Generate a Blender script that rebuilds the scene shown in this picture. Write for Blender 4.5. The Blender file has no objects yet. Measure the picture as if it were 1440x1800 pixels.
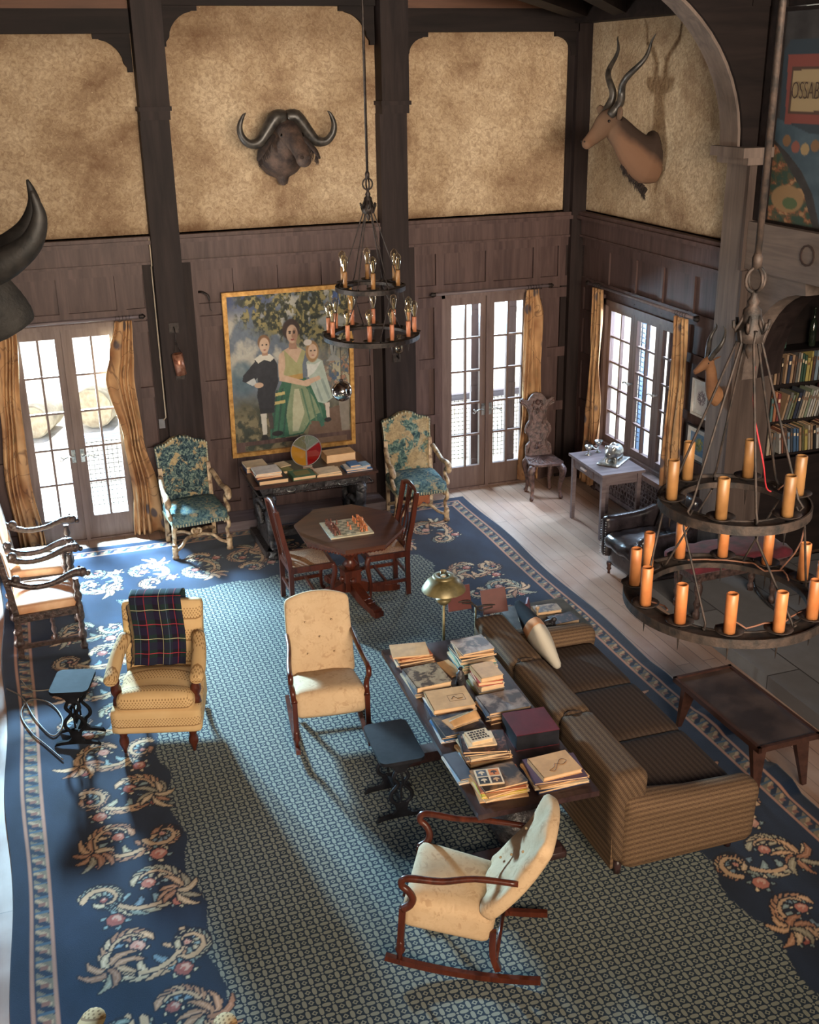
import bpy, bmesh, math, random
import numpy as np
from mathutils import Vector, Matrix, Euler, noise as mnoise
R_ = math.radians
PI = math.pi
sc = bpy.context.scene
COL = sc.collection
random.seed(7)

# ------------------------------------------------------------------ camera
cam_d = bpy.data.cameras.new('camera')
cam = bpy.data.objects.new('camera', cam_d)
COL.objects.link(cam)
Rt = Vector((0.943, -0.332, -0.015)); Fw = Vector((0.304, 0.880, -0.365)).normalized()
Rt = (Rt - Fw * Rt.dot(Fw)).normalized(); Up = Rt.cross(Fw)
M4 = Matrix((Rt, Up, -Fw)).transposed().to_4x4()
M4.translation = (-6.108, -11.586, 4.6)
cam.matrix_world = M4
cam_d.sensor_fit = 'HORIZONTAL'; cam_d.sensor_width = 36.0
cam_d.lens = 36.0 * 1968.6 / 1440.0
cam_d.clip_start = 0.05; cam_d.clip_end = 200
sc.camera = cam

# ------------------------------------------------------------------ exposure
sc.view_settings.view_transform = 'Standard'
sc.view_settings.look = 'None'
sc.view_settings.exposure = 0.6
sc.view_settings.gamma = 1.0
sc.view_settings.use_curve_mapping = False
sc.cycles.max_bounces = 7
sc.cycles.diffuse_bounces = 4
sc.cycles.transparent_max_bounces = 16
sc.cycles.use_denoising = True
sc.cycles.caustics_reflective = False
sc.cycles.caustics_refractive = False
sc.cycles.sample_clamp_indirect = 6

# ------------------------------------------------------------------ world and lights
w = bpy.data.worlds.new('sky'); sc.world = w; w.use_nodes = True
wn = w.node_tree.nodes; bg = wn['Background']
sky = wn.new('ShaderNodeTexSky'); sky.sky_type = 'NISHITA'; sky.sun_disc = False
sky.sun_elevation = R_(48); sky.sun_rotation = R_(-30); sky.air_density = 1.0; sky.dust_density = 3.0
w.node_tree.links.new(sky.outputs[0], bg.inputs[0]); bg.inputs[1].default_value = 0.30

def area(name, loc, target, sx, sy, power, color):
    l = bpy.data.lights.new(name, 'AREA'); l.shape = 'RECTANGLE'; l.size = sx; l.size_y = sy
    l.energy = power; l.color = color
    o = bpy.data.objects.new(name, l); COL.objects.link(o); o.location = loc
    d = Vector(target) - Vector(loc); o.rotation_euler = d.to_track_quat('-Z', 'Z').to_euler()
    return o
SKYB = (0.50, 0.80, 1.0); COOL = (0.72, 0.83, 1.0); WARM = (1.0, 0.75, 0.50); NEUT = (1.0, 0.86, 0.70)
# sun on the garden beyond the back doors
sun = bpy.data.lights.new('sun', 'SUN'); sun.energy = 7.0; sun.angle = R_(1.0); sun.color = (1.0, 0.95, 0.86)
so = bpy.data.objects.new('sun', sun); COL.objects.link(so); so.rotation_euler = (Vector((-0.22, -0.42, -1.0))).to_track_quat('-Z', 'Z').to_euler()
# daylight by the doors and window in view, then unseen lamps
area('daylight_door_left', (-5.85, 0.95, 2.25), (-4.6, -4.0, 0.0), 0.6, 0.40, 2500, SKYB)
area('daylight_door_right', (-1.15, 0.75, 2.15), (-2.1, -3.5, 0.0), 1.0, 0.7, 250, (0.60, 0.83, 1.0))
area('daylight_window_right', (0.75, -1.35, 2.3), (-2.5, -2.2, 0.3), 1.5, 1.0, 230, COOL)
area('added_light_hall_left', (-8.4, -6.3, 2.9), (-5.7, -6.0, 0.0), 0.3, 0.3, 28, COOL)  # added lamp beyond an added door, for cool patches on the carpet
g = area('added_fill_gallery', (-4.5, -14.6, 4.9), (-2.4, -0.2, 4.1), 6.0, 2.0, 260, NEUT); g.data.spread = R_(75)  # added fill behind the camera to lift the upper walls; no window there
g = area('lamplight_hall', (-4.9, -14.0, 3.2), (-3.8, -4.5, 0.5), 3.0, 1.6, 80, WARM); g.data.spread = R_(110)
area('added_light_west_door', (-8.6, -1.95, 0.35), (0.0, -1.9, 3.2), 0.8, 0.8, 620, (1.0, 0.93, 0.82))  # added lamp beyond an added door, throws light up the right wall
# ------------------------------------------------------------------ node helper
def new_mat(name):
    m = bpy.data.materials.new(name); m.use_nodes = True
    nt = m.node_tree; return m, NT(nt)
class NT:
    def __init__(s, nt):
        s.nt = nt; s.b = nt.nodes['Principled BSDF']; s.out = nt.nodes['Material Output']
    def n(s, t, **kw):
        o = s.nt.nodes.new(t)
        for k, v in kw.items(): setattr(o, k, v)
        return o
    def l(s, a, b): s.nt.links.new(a, b)
    def put(s, sock, v):
        if isinstance(v, bpy.types.NodeSocket): s.l(v, sock)
        elif v is not None:
            if isinstance(v, (tuple, list)) and len(v) == 3 and sock.type == 'RGBA': v = (*v, 1)
            sock.default_value = v
    def m(s, op, a, b=None, c=None):
        o = s.n('ShaderNodeMath', operation=op); s.put(o.inputs[0], a); s.put(o.inputs[1], b); s.put(o.inputs[2], c)
        return o.outputs[0]
    def coord(s, kind='Object', scale=(1, 1, 1), rot=(0, 0, 0), loc=(0, 0, 0)):
        t = s.n('ShaderNodeTexCoord'); mp = s.n('ShaderNodeMapping')
        s.l(t.outputs[kind], mp.inputs[0]); mp.inputs['Scale'].default_value = scale
        mp.inputs['Rotation'].default_value = rot; mp.inputs['Location'].default_value = loc
        return mp.outputs[0]
    def xyz(s, v):
        o = s.n('ShaderNodeSeparateXYZ'); s.l(v, o.inputs[0]); return o.outputs
    def noise(s, v, scale=5, detail=5, rough=.55, dist=0.0):
        o = s.n('ShaderNodeTexNoise'); s.l(v, o.inputs['Vector']); o.inputs['Scale'].default_value = scale
        o.inputs['Detail'].default_value = detail; o.inputs['Roughness'].default_value = rough; o.inputs['Distortion'].default_value = dist
        return o.outputs['Fac']
    def vor(s, v, scale=5, feature='F1', out='Distance'):
        o = s.n('ShaderNodeTexVoronoi', feature=feature); s.l(v, o.inputs['Vector']); o.inputs['Scale'].default_value = scale
        return o.outputs[out]
    def ramp(s, fac, stops, interp='LINEAR'):
        o = s.n('ShaderNodeValToRGB'); s.l(fac, o.inputs[0]); cr = o.color_ramp; cr.interpolation = interp
        while len(cr.elements) > 1: cr.elements.remove(cr.elements[-1])
        for i, (p, c) in enumerate(stops):
            e = cr.elements[0] if i == 0 else cr.elements.new(p)
            e.position = p; e.color = (*c, 1) if isinstance(c, (tuple, list)) else (c, c, c, 1)
        return o.outputs[0]
    def mix(s, fac, a, b, mode='MIX'):
        o = s.n('ShaderNodeMix', data_type='RGBA', blend_type=mode); o.clamp_factor = True
        s.put(o.inputs[0], fac); s.put(o.inputs[6], a); s.put(o.inputs[7], b); return o.outputs[2]
    def bump(s, h, strength=.3, dist=.01):
        o = s.n('ShaderNodeBump'); s.l(h, o.inputs['Height']); o.inputs['Strength'].default_value = strength
        o.inputs['Distance'].default_value = dist; s.l(o.outputs[0], s.b.inputs['Normal'])
    def set(s, color=None, rough=None, metal=None, spec=None, **kw):
        if color is not None: s.put(s.b.inputs['Base Color'], color)
        if rough is not None: s.put(s.b.inputs['Roughness'], rough)
        if metal is not None: s.b.inputs['Metallic'].default_value = metal
        if spec is not None: s.b.inputs['Specular IOR Level'].default_value = spec
        for k, v in kw.items(): s.b.inputs[k.replace('_', ' ')].default_value = v
def srgb(*c):
    return tuple(((x / 255) / 12.92 if x / 255 <= .04045 else ((x / 255 + .055) / 1.055) ** 2.4) for x in c)
def mat_noise(name, c1, c2, scale=6, rough=.6, stretch=(1, 1, 1), bump=.2, bdist=.004, lo=.35, hi=.65, detail=6, metal=0, spec=.5, fine=0, sheen=0):
    m, t = new_mat(name); v = t.coord(scale=stretch); f = t.noise(v, scale, detail)
    c = t.ramp(f, [(lo, c1), (hi, c2)])
    t.set(c, rough, metal, spec)
    if sheen: t.b.inputs['Sheen Weight'].default_value = sheen
    if bump:
        h = t.noise(v, fine or scale * 4, 4); t.bump(h, bump, bdist)
    return m
_mc = {}
def flat(name, c, rough=.6, metal=0.0, var=.12):
    k = (name, c)
    if k not in _mc:
        d = tuple(x * (1 - var) for x in c); e = tuple(min(1, x * (1 + var)) for x in c)
        _mc[k] = mat_noise(name, d, e, 14, rough, bump=.08, bdist=.001, metal=metal)
    return _mc[k]

# ------------------------------------------------------------------ mesh builder
class B:
    def __init__(s): s.v = []; s.f = []; s.sm = []; s.m = Matrix.Identity(4)
    def add(s, vs, fs, smooth=False):
        o = len(s.v); m = s.m
        s.v.extend([tuple(m @ Vector(p)) for p in vs]); s.f.extend([tuple(i + o for i in f) for f in fs]); s.sm.extend([smooth] * len(fs))
        return s
    def box(s, c, d, rz=0, rot=None, taper=1.0):
        x, y, z = [q / 2 for q in d]; e = (Euler(rot).to_matrix() if rot else Matrix.Rotation(rz, 3, 'Z'))
        vs = []
        for k in (-1, 1):
            q = taper if k < 0 else 1
            for (i, j) in ((-1, -1), (1, -1), (1, 1), (-1, 1)): vs.append(Vector(c) + e @ Vector((i * x * q, j * y * q, k * z)))
        return s.add(vs, [(3, 2, 1, 0), (4, 5, 6, 7), (0, 1, 5, 4), (1, 2, 6, 5), (2, 3, 7, 6), (3, 0, 4, 7)])
    def bb(s, x0, x1, y0, y1, z0, z1): return s.box(((x0 + x1) / 2, (y0 + y1) / 2, (z0 + z1) / 2), (abs(x1 - x0), abs(y1 - y0), abs(z1 - z0)))
    def cush(s, c, d, r=.04, n=6, puff=(0, 0, 0), rot=None, rz=0, taper=(1, 1), fn=None):
        h = [q / 2 for q in d]; r = min(r, *h); e = Euler(rot).to_matrix() if rot else Matrix.Rotation(rz, 3, 'Z')
        idx = {}; vs = []; fs = []
        ks = [-1 + 2 * i / n for i in range(n + 1)]
        def P(i, j, k):
            key = (i, j, k)
            if key not in idx:
                u = Vector((ks[i], ks[j], ks[k])); p = Vector((u.x * h[0], u.y * h[1], u.z * h[2]))
                # concentrate samples near the rounded edges
                p = Vector([math.copysign(abs(u[a]) ** .7, u[a]) * h[a] for a in range(3)])
                q = Vector([max(-(h[a] - r), min(h[a] - r, p[a])) for a in range(3)]); dl = p - q
                if dl.length > 1e-9: p = q + dl.normalized() * r
                t = [1 - (p[a] / h[a]) ** 2 for a in range(3)]
                p.x += math.copysign(puff[0], u.x) * t[1] * t[2] * (abs(u.x) ** 2); p.y += math.copysign(puff[1], u.y) * t[0] * t[2] * (abs(u.y) ** 2); p.z += math.copysign(puff[2], u.z) * t[0] * t[1] * (abs(u.z) ** 2)
                tz = (p.z / h[2] + 1) / 2; p.x *= 1 + (taper[0] - 1) * tz; p.y *= 1 + (taper[1] - 1) * tz
                if fn: p = Vector(fn(p))
                idx[key] = len(vs); vs.append(Vector(c) + e @ p)
            return idx[key]
        for a in range(n):
            for b in range(n):
                fs.append((P(a, b, n), P(a + 1, b, n), P(a + 1, b + 1, n), P(a, b + 1, n)))
                fs.append((P(a, b, 0), P(a, b + 1, 0), P(a + 1, b + 1, 0), P(a + 1, b, 0)))
                fs.append((P(n, a, b), P(n, a + 1, b), P(n, a + 1, b + 1), P(n, a, b + 1)))
                fs.append((P(0, a, b), P(0, a, b + 1), P(0, a + 1, b + 1), P(0, a + 1, b)))
                fs.append((P(a, n, b), P(a, n, b + 1), P(a + 1, n, b + 1), P(a + 1, n, b)))
                fs.append((P(a, 0, b), P(a + 1, 0, b), P(a + 1, 0, b + 1), P(a, 0, b + 1)))
        return s.add(vs, fs, True)
    def lathe(s, prof, c=(0, 0, 0), n=16, axis=None, sx=1, sy=1, smooth=True, a0=0):
        e = Matrix.Identity(3)
        if axis is not None: e = Vector(axis).normalized().to_track_quat('Z', 'Y').to_matrix()
        vs = []; fs = []
        for r, z in prof:
            for i in range(n):
                a = 2 * PI * i / n + a0; vs.append(Vector(c) + e @ Vector((r * math.cos(a) * sx, r * math.sin(a) * sy, z)))
        for k in range(len(prof) - 1):
            for i in range(n):
                j = (i + 1) % n; fs.append((k * n + i, k * n + j, (k + 1) * n + j, (k + 1) * n + i))
        s.add(vs, fs, smooth)
        caps = []
        if prof[0] == prof[-1]: n_caps = 0
        elif True: n_caps = 1
        if n_caps and prof[0][0] > 1e-6: caps.append(tuple(reversed(range(n))))
        if n_caps and prof[-1][0] > 1e-6: caps.append(tuple(range((len(prof) - 1) * n, len(prof) * n)))
        o = len(s.v) - len(vs)
        s.f.extend([tuple(i + o for i in f) for f in caps]); s.sm.extend([False] * len(caps)); return s
    def cyl(s, p0, p1, r, r1=None, n=12):
        p0 = Vector(p0); p1 = Vector(p1); L = (p1 - p0).length
        return s.lathe([(r, 0), (r if r1 is None else r1, L)], p0, n, p1 - p0)
    def sph(s, c, r, n=12, sx=1, sy=1, sz=1, axis=None):
        pr = [(max(1e-7, r * math.sin(PI * k / n)), -r * sz * math.cos(PI * k / n)) for k in range(n + 1)]
        return s.lathe(pr, c, n + 4, axis, sx, sy)
    def tube(s, pts, r, n=8, flat=(1, 1), up=(0, 0, 1), closed=False, smooth=True, a0=0, sub=0):
        P = [Vector(p) for p in pts]; m = len(P)
        rr = r if isinstance(r, (list, tuple)) else [r] * m
        if sub:
            Q = []; q = []
            last = m if closed else m - 1
            for i in range(last):
                p0 = P[(i - 1) % m] if (closed or i > 0) else P[i]; p1 = P[i]; p2 = P[(i + 1) % m]
                p3 = P[(i + 2) % m] if (closed or i + 2 < m) else p2
                for k in range(sub):
                    t = k / sub
                    Q.append(.5 * ((2 * p1) + (p2 - p0) * t + (2 * p0 - 5 * p1 + 4 * p2 - p3) * t * t + (3 * p1 - p0 - 3 * p2 + p3) * t ** 3))
                    a, b = rr[i], rr[(i + 1) % m]
                    q.append((a[0] + (b[0] - a[0]) * t, a[1] + (b[1] - a[1]) * t) if isinstance(a, tuple) else a + (b - a) * t)
            if not closed: Q.append(P[-1]); q.append(rr[-1])
            P, rr, m = Q, q, len(Q)
        vs = []; fs = []; ref = Vector(up); side = None
        for i in range(m):
            t = (P[(i + 1) % m] - P[i - 1]) if (closed or 0 < i < m - 1) else (P[1] - P[0] if i == 0 else P[-1] - P[-2])
            t = t.normalized()
            if side is None:
                side = ref.cross(t)
                if side.length < .05: side = Vector((0, 1, 0)).cross(t)
                if side.length < .05: side = Vector((1, 0, 0)).cross(t)
            side = (side - t * side.dot(t)).normalized(); oth = t.cross(side)
            ra = rr[i]; ax, ay = (ra if isinstance(ra, tuple) else (ra * flat[0], ra * flat[1]))
            for k in range(n):
                a = 2 * PI * k / n + a0; vs.append(P[i] + side * (math.cos(a) * ax) + oth * (math.sin(a) * ay))
        last = m if closed else m - 1
        for i in range(last):
            for k in range(n):
                j = (k + 1) % n; i2 = (i + 1) % m; fs.append((i * n + k, i * n + j, i2 * n + j, i2 * n + k))
        s.add(vs, fs, smooth)
        if not closed:
            o = len(s.v) - len(vs); caps = [tuple(reversed(range(n))), tuple(range((m - 1) * n, m * n))]
            s.f.extend([tuple(i + o for i in f) for f in caps]); s.sm.extend([False] * 2)
        return s
    def bar(s, pts, w, d, up=(0, 1, 0), sub=0):   # rectangular section
        q = math.sqrt(.5)
        if isinstance(w, (list, tuple)): rr = [(a / 2 / q, b / 2 / q) for a, b in zip(w, d)]
        else: rr = [(w / 2 / q, d / 2 / q)] * len(pts)
        return s.tube(pts, rr, 4, up=up, smooth=False, a0=PI / 4, sub=sub)
    def prism(s, poly, z0, z1, m=None, smooth=False):
        n = len(poly); area2 = sum(poly[i][0] * poly[(i + 1) % n][1] - poly[(i + 1) % n][0] * poly[i][1] for i in range(n))
        if area2 < 0: poly = poly[::-1]
        vs = [(x, y, z0) for x, y in poly] + [(x, y, z1) for x, y in poly]
        if m is not None: vs = [m @ Vector(p) for p in vs]
        s.add(vs, [tuple(reversed(range(n))), tuple(range(n, 2 * n))])
        o = len(s.v) - 2 * n
        for i in range(n):
            j = (i + 1) % n; s.f.append((o + i, o + j, o + n + j, o + n + i)); s.sm.append(smooth)
        return s
    def grid(s, fn, nu, nv, smooth=True, thick=0):
        vs = [fn(i / nu, j / nv) for i in range(nu + 1) for j in range(nv + 1)]
        fs = [(i * (nv + 1) + j, (i + 1) * (nv + 1) + j, (i + 1) * (nv + 1) + j + 1, i * (nv + 1) + j + 1) for i in range(nu) for j in range(nv)]
        return s.add(vs, fs, smooth)
    def build(s, name, mat, parent=None, thick=0, label=None):
        me = bpy.data.meshes.new(name); me.from_pydata(s.v, [], s.f); me.polygons.foreach_set('use_smooth', s.sm); me.update()
        me.materials.append(mat); o = bpy.data.objects.new(name, me); COL.objects.link(o)
        if parent is not None: o.parent = parent
        if thick: md = o.modifiers.new('thickness', 'SOLIDIFY'); md.thickness = thick; md.offset = 0
        if label: o['label'] = label
        return o
XZ = Matrix(((1, 0, 0, 0), (0, 0, 1, 0), (0, 1, 0, 0), (0, 0, 0, 1)))     # (x, z, y) : polygon drawn in x-z, depth along y
YZ = Matrix(((0, 0, 1, 0), (1, 0, 0, 0), (0, 1, 0, 0), (0, 0, 0, 1)))     # (y, z, x) : polygon drawn in y-z, depth along x
def tag(o, label, cat, group=None, kind=None):
    o['label'] = label; o['category'] = cat
    if group: o['group'] = group
    if kind: o['kind'] = kind
    return o
def thing(name, label, cat, loc=(0, 0, 0), rz=0, group=None, rot=None):
    o = bpy.data.objects.new(name, None); COL.objects.link(o); o.location = loc; o.rotation_euler = rot or (0, 0, rz)
    o.empty_display_size = .1
    return tag(o, label, cat, group)
def struct(b, name, mat):
    o = b.build(name, mat); o['kind'] = 'structure'; return o
def copy_tree(o, parent=None):
    c = o.copy(); COL.objects.link(c)
    if parent is not None: c.parent = parent
    for ch in list(o.children): copy_tree(ch, c)
    return c
def lerp(a, b, t): return a + (b - a) * t
# ------------------------------------------------------------------ materials
S = srgb
def wood(name, c1, c2, axis='z', scale=3, rough=.5, bump=.15, spec=.5):
    st = {'x': (.6, 7, 7), 'y': (7, .6, 7), 'z': (7, 7, .6)}[axis]
    m, t = new_mat(name); v = t.coord(scale=st); f = t.noise(v, scale, 8, .6, .6); g = t.noise(t.coord(scale=(1, 1, 1)), 1.6, 4)
    c = t.ramp(f, [(.3, c1), (.7, c2)]); c = t.mix(t.m('MULTIPLY', g, .6), c, tuple(x * .55 for x in c1), 'MIX')
    t.set(c, rough, spec=spec); t.bump(f, bump, .003); return m
PANEL = wood('panel_wood', S(64, 47, 45), S(102, 81, 77), 'z', 2.2, .5, spec=.3)
POST = wood('post_wood', S(30, 23, 23), S(56, 45, 43), 'z', 1.6, .6, .3, spec=.15)
BEAM = wood('beam_wood', S(22, 17, 17), S(42, 33, 31), 'x', 1.6, .65, .3, spec=.15)
OLDWOOD = wood('hewn_wood', S(84, 72, 66), S(132, 114, 104), 'z', 1.6, .7, .5)
OLDWOODY = wood('hewn_wood_beam', S(84, 72, 66), S(132, 114, 104), 'y', 1.6, .7, .5)
DARKOLD = wood('hewn_wood_dark', S(60, 46, 40), S(96, 80, 72), 'z', 1.6, .7, .5)
DOORW = wood('door_wood', S(92, 72, 66), S(126, 106, 100), 'z', 2.5, .45)
CEIL = wood('ceiling_boards', S(80, 52, 38), S(110, 74, 54), 'x', 2, .7)
MAHOG = wood('mahogany', S(58, 24, 16), S(110, 54, 36), 'z', 3, .28, .05)
MAHOGX = wood('mahogany_top', S(62, 34, 26), S(108, 68, 50), 'x', 3, .3, .05)
WALNUT = wood('walnut', S(50, 30, 24), S(86, 56, 46), 'y', 3, .35, .06)
DARKTBL = wood('dark_table_wood', S(44, 30, 30), S(76, 54, 54), 'y', 3, .35, .06)
GREYTBL = wood('worn_table_wood', S(92, 78, 82), S(134, 122, 124), 'x', 3, .5, .1)
BLACKW = mat_noise('black_painted_wood', S(16, 16, 20), S(32, 32, 38), 9, .55, bump=.15, spec=.25)
EBONY = mat_noise('ebonised_carving', S(26, 24, 26), S(66, 62, 64), 22, .33, bump=.9, bdist=.012, fine=38)
CARVED = mat_noise('carved_brown_wood', S(48, 32, 30), S(110, 84, 78), 26, .38, bump=.9, bdist=.01, fine=45)
CARVEDD = mat_noise('carved_dark_oak', S(34, 24, 22), S(84, 64, 58), 26, .35, bump=.8, bdist=.01, fine=45)
GILT = mat_noise('worn_gilt_wood', S(112, 86, 66), S(206, 180, 146), 16, .45, bump=.7, bdist=.008, fine=40, metal=.15)
IRON = mat_noise('black_iron', S(24, 20, 19), S(56, 46, 42), 30, .5, bump=.4, metal=.5)
RUST = mat_noise('rusty_iron', S(30, 27, 26), S(66, 53, 46), 26, .65, bump=.4, metal=.3)
BRASSO = mat_noise('olive_tin', S(96, 86, 56), S(136, 122, 84), 12, .4, bump=.05, metal=.4)
SILVER = mat_noise('tarnished_silver', S(120, 122, 122), S(220, 222, 220), 18, .3, bump=.2, metal=.85)
CHROME = mat_noise('mirror_glass', S(190, 188, 184), S(230, 228, 222), 3, .05, bump=0, metal=1)
LEATHER = mat_noise('dark_leather', S(22, 19, 22), S(52, 46, 50), 7, .24, bump=.35, bdist=.008, fine=14)
VELVET = mat_noise('red_velvet', S(52, 8, 18), S(96, 20, 34), 8, .85, bump=.4, sheen=.1)
CREAMP = mat_noise('candle_sleeve_amber', S(164, 98, 54), S(190, 124, 74), 9, .45, bump=.05)
CREAMD = mat_noise('candle_sleeve_tan', S(120, 84, 48), S(146, 106, 64), 9, .45, bump=.05)
TERRA = mat_noise('candle_sleeve_copper', S(150, 88, 60), S(188, 122, 88), 9, .45, bump=.05)
HIDE = mat_noise('buffalo_hide', S(40, 30, 28), S(92, 72, 62), 9, .75, bump=.8, bdist=.01, fine=40)
HIDED = mat_noise('dark_hide', S(22, 21, 20), S(40, 37, 34), 9, .8, bump=.8, bdist=.01, fine=40)
HORNB = mat_noise('black_horn', S(16, 15, 14), S(40, 36, 33), 16, .6, bump=.4)
HORN = mat_noise('dark_horn', S(30, 28, 27), S(70, 64, 58), 16, .4, bump=.4)
FAWN = mat_noise('antelope_hide', S(72, 50, 38), S(118, 90, 68), 3.5, .8, bump=.4, fine=60)
ORANGEH = mat_noise('impala_hide', S(96, 62, 40), S(140, 98, 64), 3.5, .8, bump=.3, fine=60)
FUR = mat_noise('dark_fur', S(26, 18, 16), S(54, 40, 34), 30, .9, bump=.6)
LEATHERSEAT = mat_noise('worn_tan_hide_seat', S(186, 126, 84), S(222, 178, 140), 3, .6, bump=.3)
MARBLE = mat_noise('stone_hearth', S(96, 96, 98), S(146, 144, 142), 4, .5, bump=.2)
WHITE = flat('white_ceramic', S(214, 206, 190), .3)
PAPER = None
def paper():
    m, t = new_mat('page_edges'); v = t.coord(); x = t.xyz(v)
    f = t.m('SINE', t.m('MULTIPLY', x[2], 2600)); f = t.m('ADD', t.m('MULTIPLY', f, .5), .5)
    n = t.noise(v, 20, 3); c = t.mix(t.m('MULTIPLY', f, .45), S(218, 178, 134), S(150, 110, 76)); c = t.mix(t.m('MULTIPLY', n, .35), c, S(240, 214, 180))
    t.set(c, .8); return m
PAPER = paper()
def plaster():
    m, t = new_mat('rough_plaster'); v = t.coord()
    a = t.noise(v, 1.1, 8, .65, .3); b = t.noise(v, 22, 6, .7, 1.2); d = t.vor(v, 30)
    c = t.ramp(a, [(.36, S(134, 108, 84)), (.48, S(178, 154, 124)), (.64, S(204, 182, 152))])
    c = t.mix(t.ramp(b, [(.40, .0), (.62, .55)]), c, S(112, 84, 64))
    c = t.mix(t.ramp(t.noise(v, 60, 2), [(.66, 0.0), (.72, .8)]), c, S(212, 190, 156))
    # darker brown along the top and bottom of the panels
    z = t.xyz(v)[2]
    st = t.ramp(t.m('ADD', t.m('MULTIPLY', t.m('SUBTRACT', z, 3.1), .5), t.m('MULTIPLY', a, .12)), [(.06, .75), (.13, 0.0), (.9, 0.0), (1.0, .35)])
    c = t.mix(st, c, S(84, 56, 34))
    t.set(c, .9, spec=.2); t.bump(t.m('ADD', b, t.m('MULTIPLY', d, .4)), .8, .02); return m
PLASTER = plaster()
def planks():
    m, t = new_mat('floor_planks'); v = t.coord(rot=(0, 0, PI / 2))
    br = t.n('ShaderNodeTexBrick'); t.l(v, br.inputs['Vector']); br.inputs['Scale'].default_value = 1.0
    br.inputs['Brick Width'].default_value = 2.3; br.inputs['Row Height'].default_value = .125; br.inputs['Mortar Size'].default_value = .003
    br.inputs['Color1'].default_value = (*S(150, 118, 100), 1); br.inputs['Color2'].default_value = (*S(178, 146, 126), 1); br.inputs['Mortar'].default_value = (*S(60, 42, 34), 1)
    g = t.noise(t.coord(scale=(9, .7, 1)), 4, 7, .6, .5); s = t.noise(t.coord(), 1.3, 5)
    c = t.mix(t.m('MULTIPLY', g, .55), br.outputs[0], S(112, 84, 72)); c = t.mix(t.ramp(s, [(.4, 0.0), (.7, .5)]), c, S(196, 176, 160))
    t.set(c, t.ramp(s, [(.3, .3), (.7, .5)])); t.bump(br.outputs['Fac'], -.3, .003); return m
FLOOR = planks()
def hearthm():
    m, t = new_mat('hearth_slabs'); v = t.coord(rot=(0, 0, PI / 2))
    br = t.n('ShaderNodeTexBrick'); t.l(v, br.inputs['Vector']); br.inputs['Scale'].default_value = 1.0
    br.inputs['Brick Width'].default_value = 1.15; br.inputs['Row Height'].default_value = .62; br.inputs['Mortar Size'].default_value = .006
    br.inputs['Color1'].default_value = (*S(104, 104, 106), 1); br.inputs['Color2'].default_value = (*S(132, 132, 134), 1); br.inputs['Mortar'].default_value = (*S(34, 32, 32), 1)
    n = t.noise(t.coord(), 7, 8); c = t.mix(t.m('MULTIPLY', n, .6), br.outputs[0], S(84, 82, 82)); t.set(c, .55); t.bump(n, .4, .01); return m
HEARTH = hearthm()
def gravel():
    m, t = new_mat('pale_gravel'); v = t.coord(); n = t.noise(v, 3, 10, .7); c = t.ramp(n, [(.35, S(176, 168, 150)), (.65, S(232, 226, 212))]); t.set(c, .95); return m
GRAVEL = gravel()
def glassm():
    m, t = new_mat('window_glass'); nt = t.nt
    g = t.n('ShaderNodeBsdfGlossy'); g.inputs['Roughness'].default_value = .03; tr = t.n('ShaderNodeBsdfTransparent'); tr.inputs[0].default_value = (.9, .94, .97, 1)
    fr = t.n('ShaderNodeLayerWeight'); fr.inputs[0].default_value = .5; fp = t.m('ADD', t.m('MULTIPLY', t.m('POWER', fr.outputs['Facing'], 5.0), .8), .03); mx = t.n('ShaderNodeMixShader'); t.l(fp, mx.inputs[0]); t.l(tr.outputs[0], mx.inputs[1]); t.l(g.outputs[0], mx.inputs[2])
    t.l(mx.outputs[0], t.out.inputs[0]); return m
GLASS = glassm()
def bulbm():
    m, t = new_mat('clear_bulb_glass')
    g = t.n('ShaderNodeBsdfGlossy'); g.inputs['Roughness'].default_value = .08; g.inputs[0].default_value = (1, .96, .86, 1); tr = t.n('ShaderNodeBsdfTransparent'); tr.inputs[0].default_value = (.93, .88, .78, 1)
    fr = t.n('ShaderNodeLayerWeight'); fr.inputs[0].default_value = .45; mx = t.n('ShaderNodeMixShader'); t.l(fr.outputs['Facing'], mx.inputs[0]); t.l(tr.outputs[0], mx.inputs[1]); t.l(g.outputs[0], mx.inputs[2])
    t.l(mx.outputs[0], t.out.inputs[0]); return m
BULB = bulbm()
def stained(name, c):
    m, t = new_mat(name); g = t.n('ShaderNodeBsdfGlossy'); g.inputs['Roughness'].default_value = .05; tr = t.n('ShaderNodeBsdfTransparent'); tr.inputs[0].default_value = (*c, 1)
    df = t.n('ShaderNodeBsdfDiffuse'); df.inputs[0].default_value = (*c, 1); a = t.n('ShaderNodeMixShader'); a.inputs[0].default_value = .35; t.l(tr.outputs[0], a.inputs[1]); t.l(df.outputs[0], a.inputs[2])
    mx = t.n('ShaderNodeMixShader'); mx.inputs[0].default_value = .12; t.l(a.outputs[0], mx.inputs[1]); t.l(g.outputs[0], mx.inputs[2]); t.l(mx.outputs[0], t.out.inputs[0]); return m
def vcol(name, rough=.6, attr='paint', bump=.15):
    m, t = new_mat(name); a = t.n('ShaderNodeVertexColor', layer_name=attr); n = t.noise(t.coord(), 90, 4)
    t.set(a.outputs[0], rough); t.bump(n, bump, .002); return m
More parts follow.
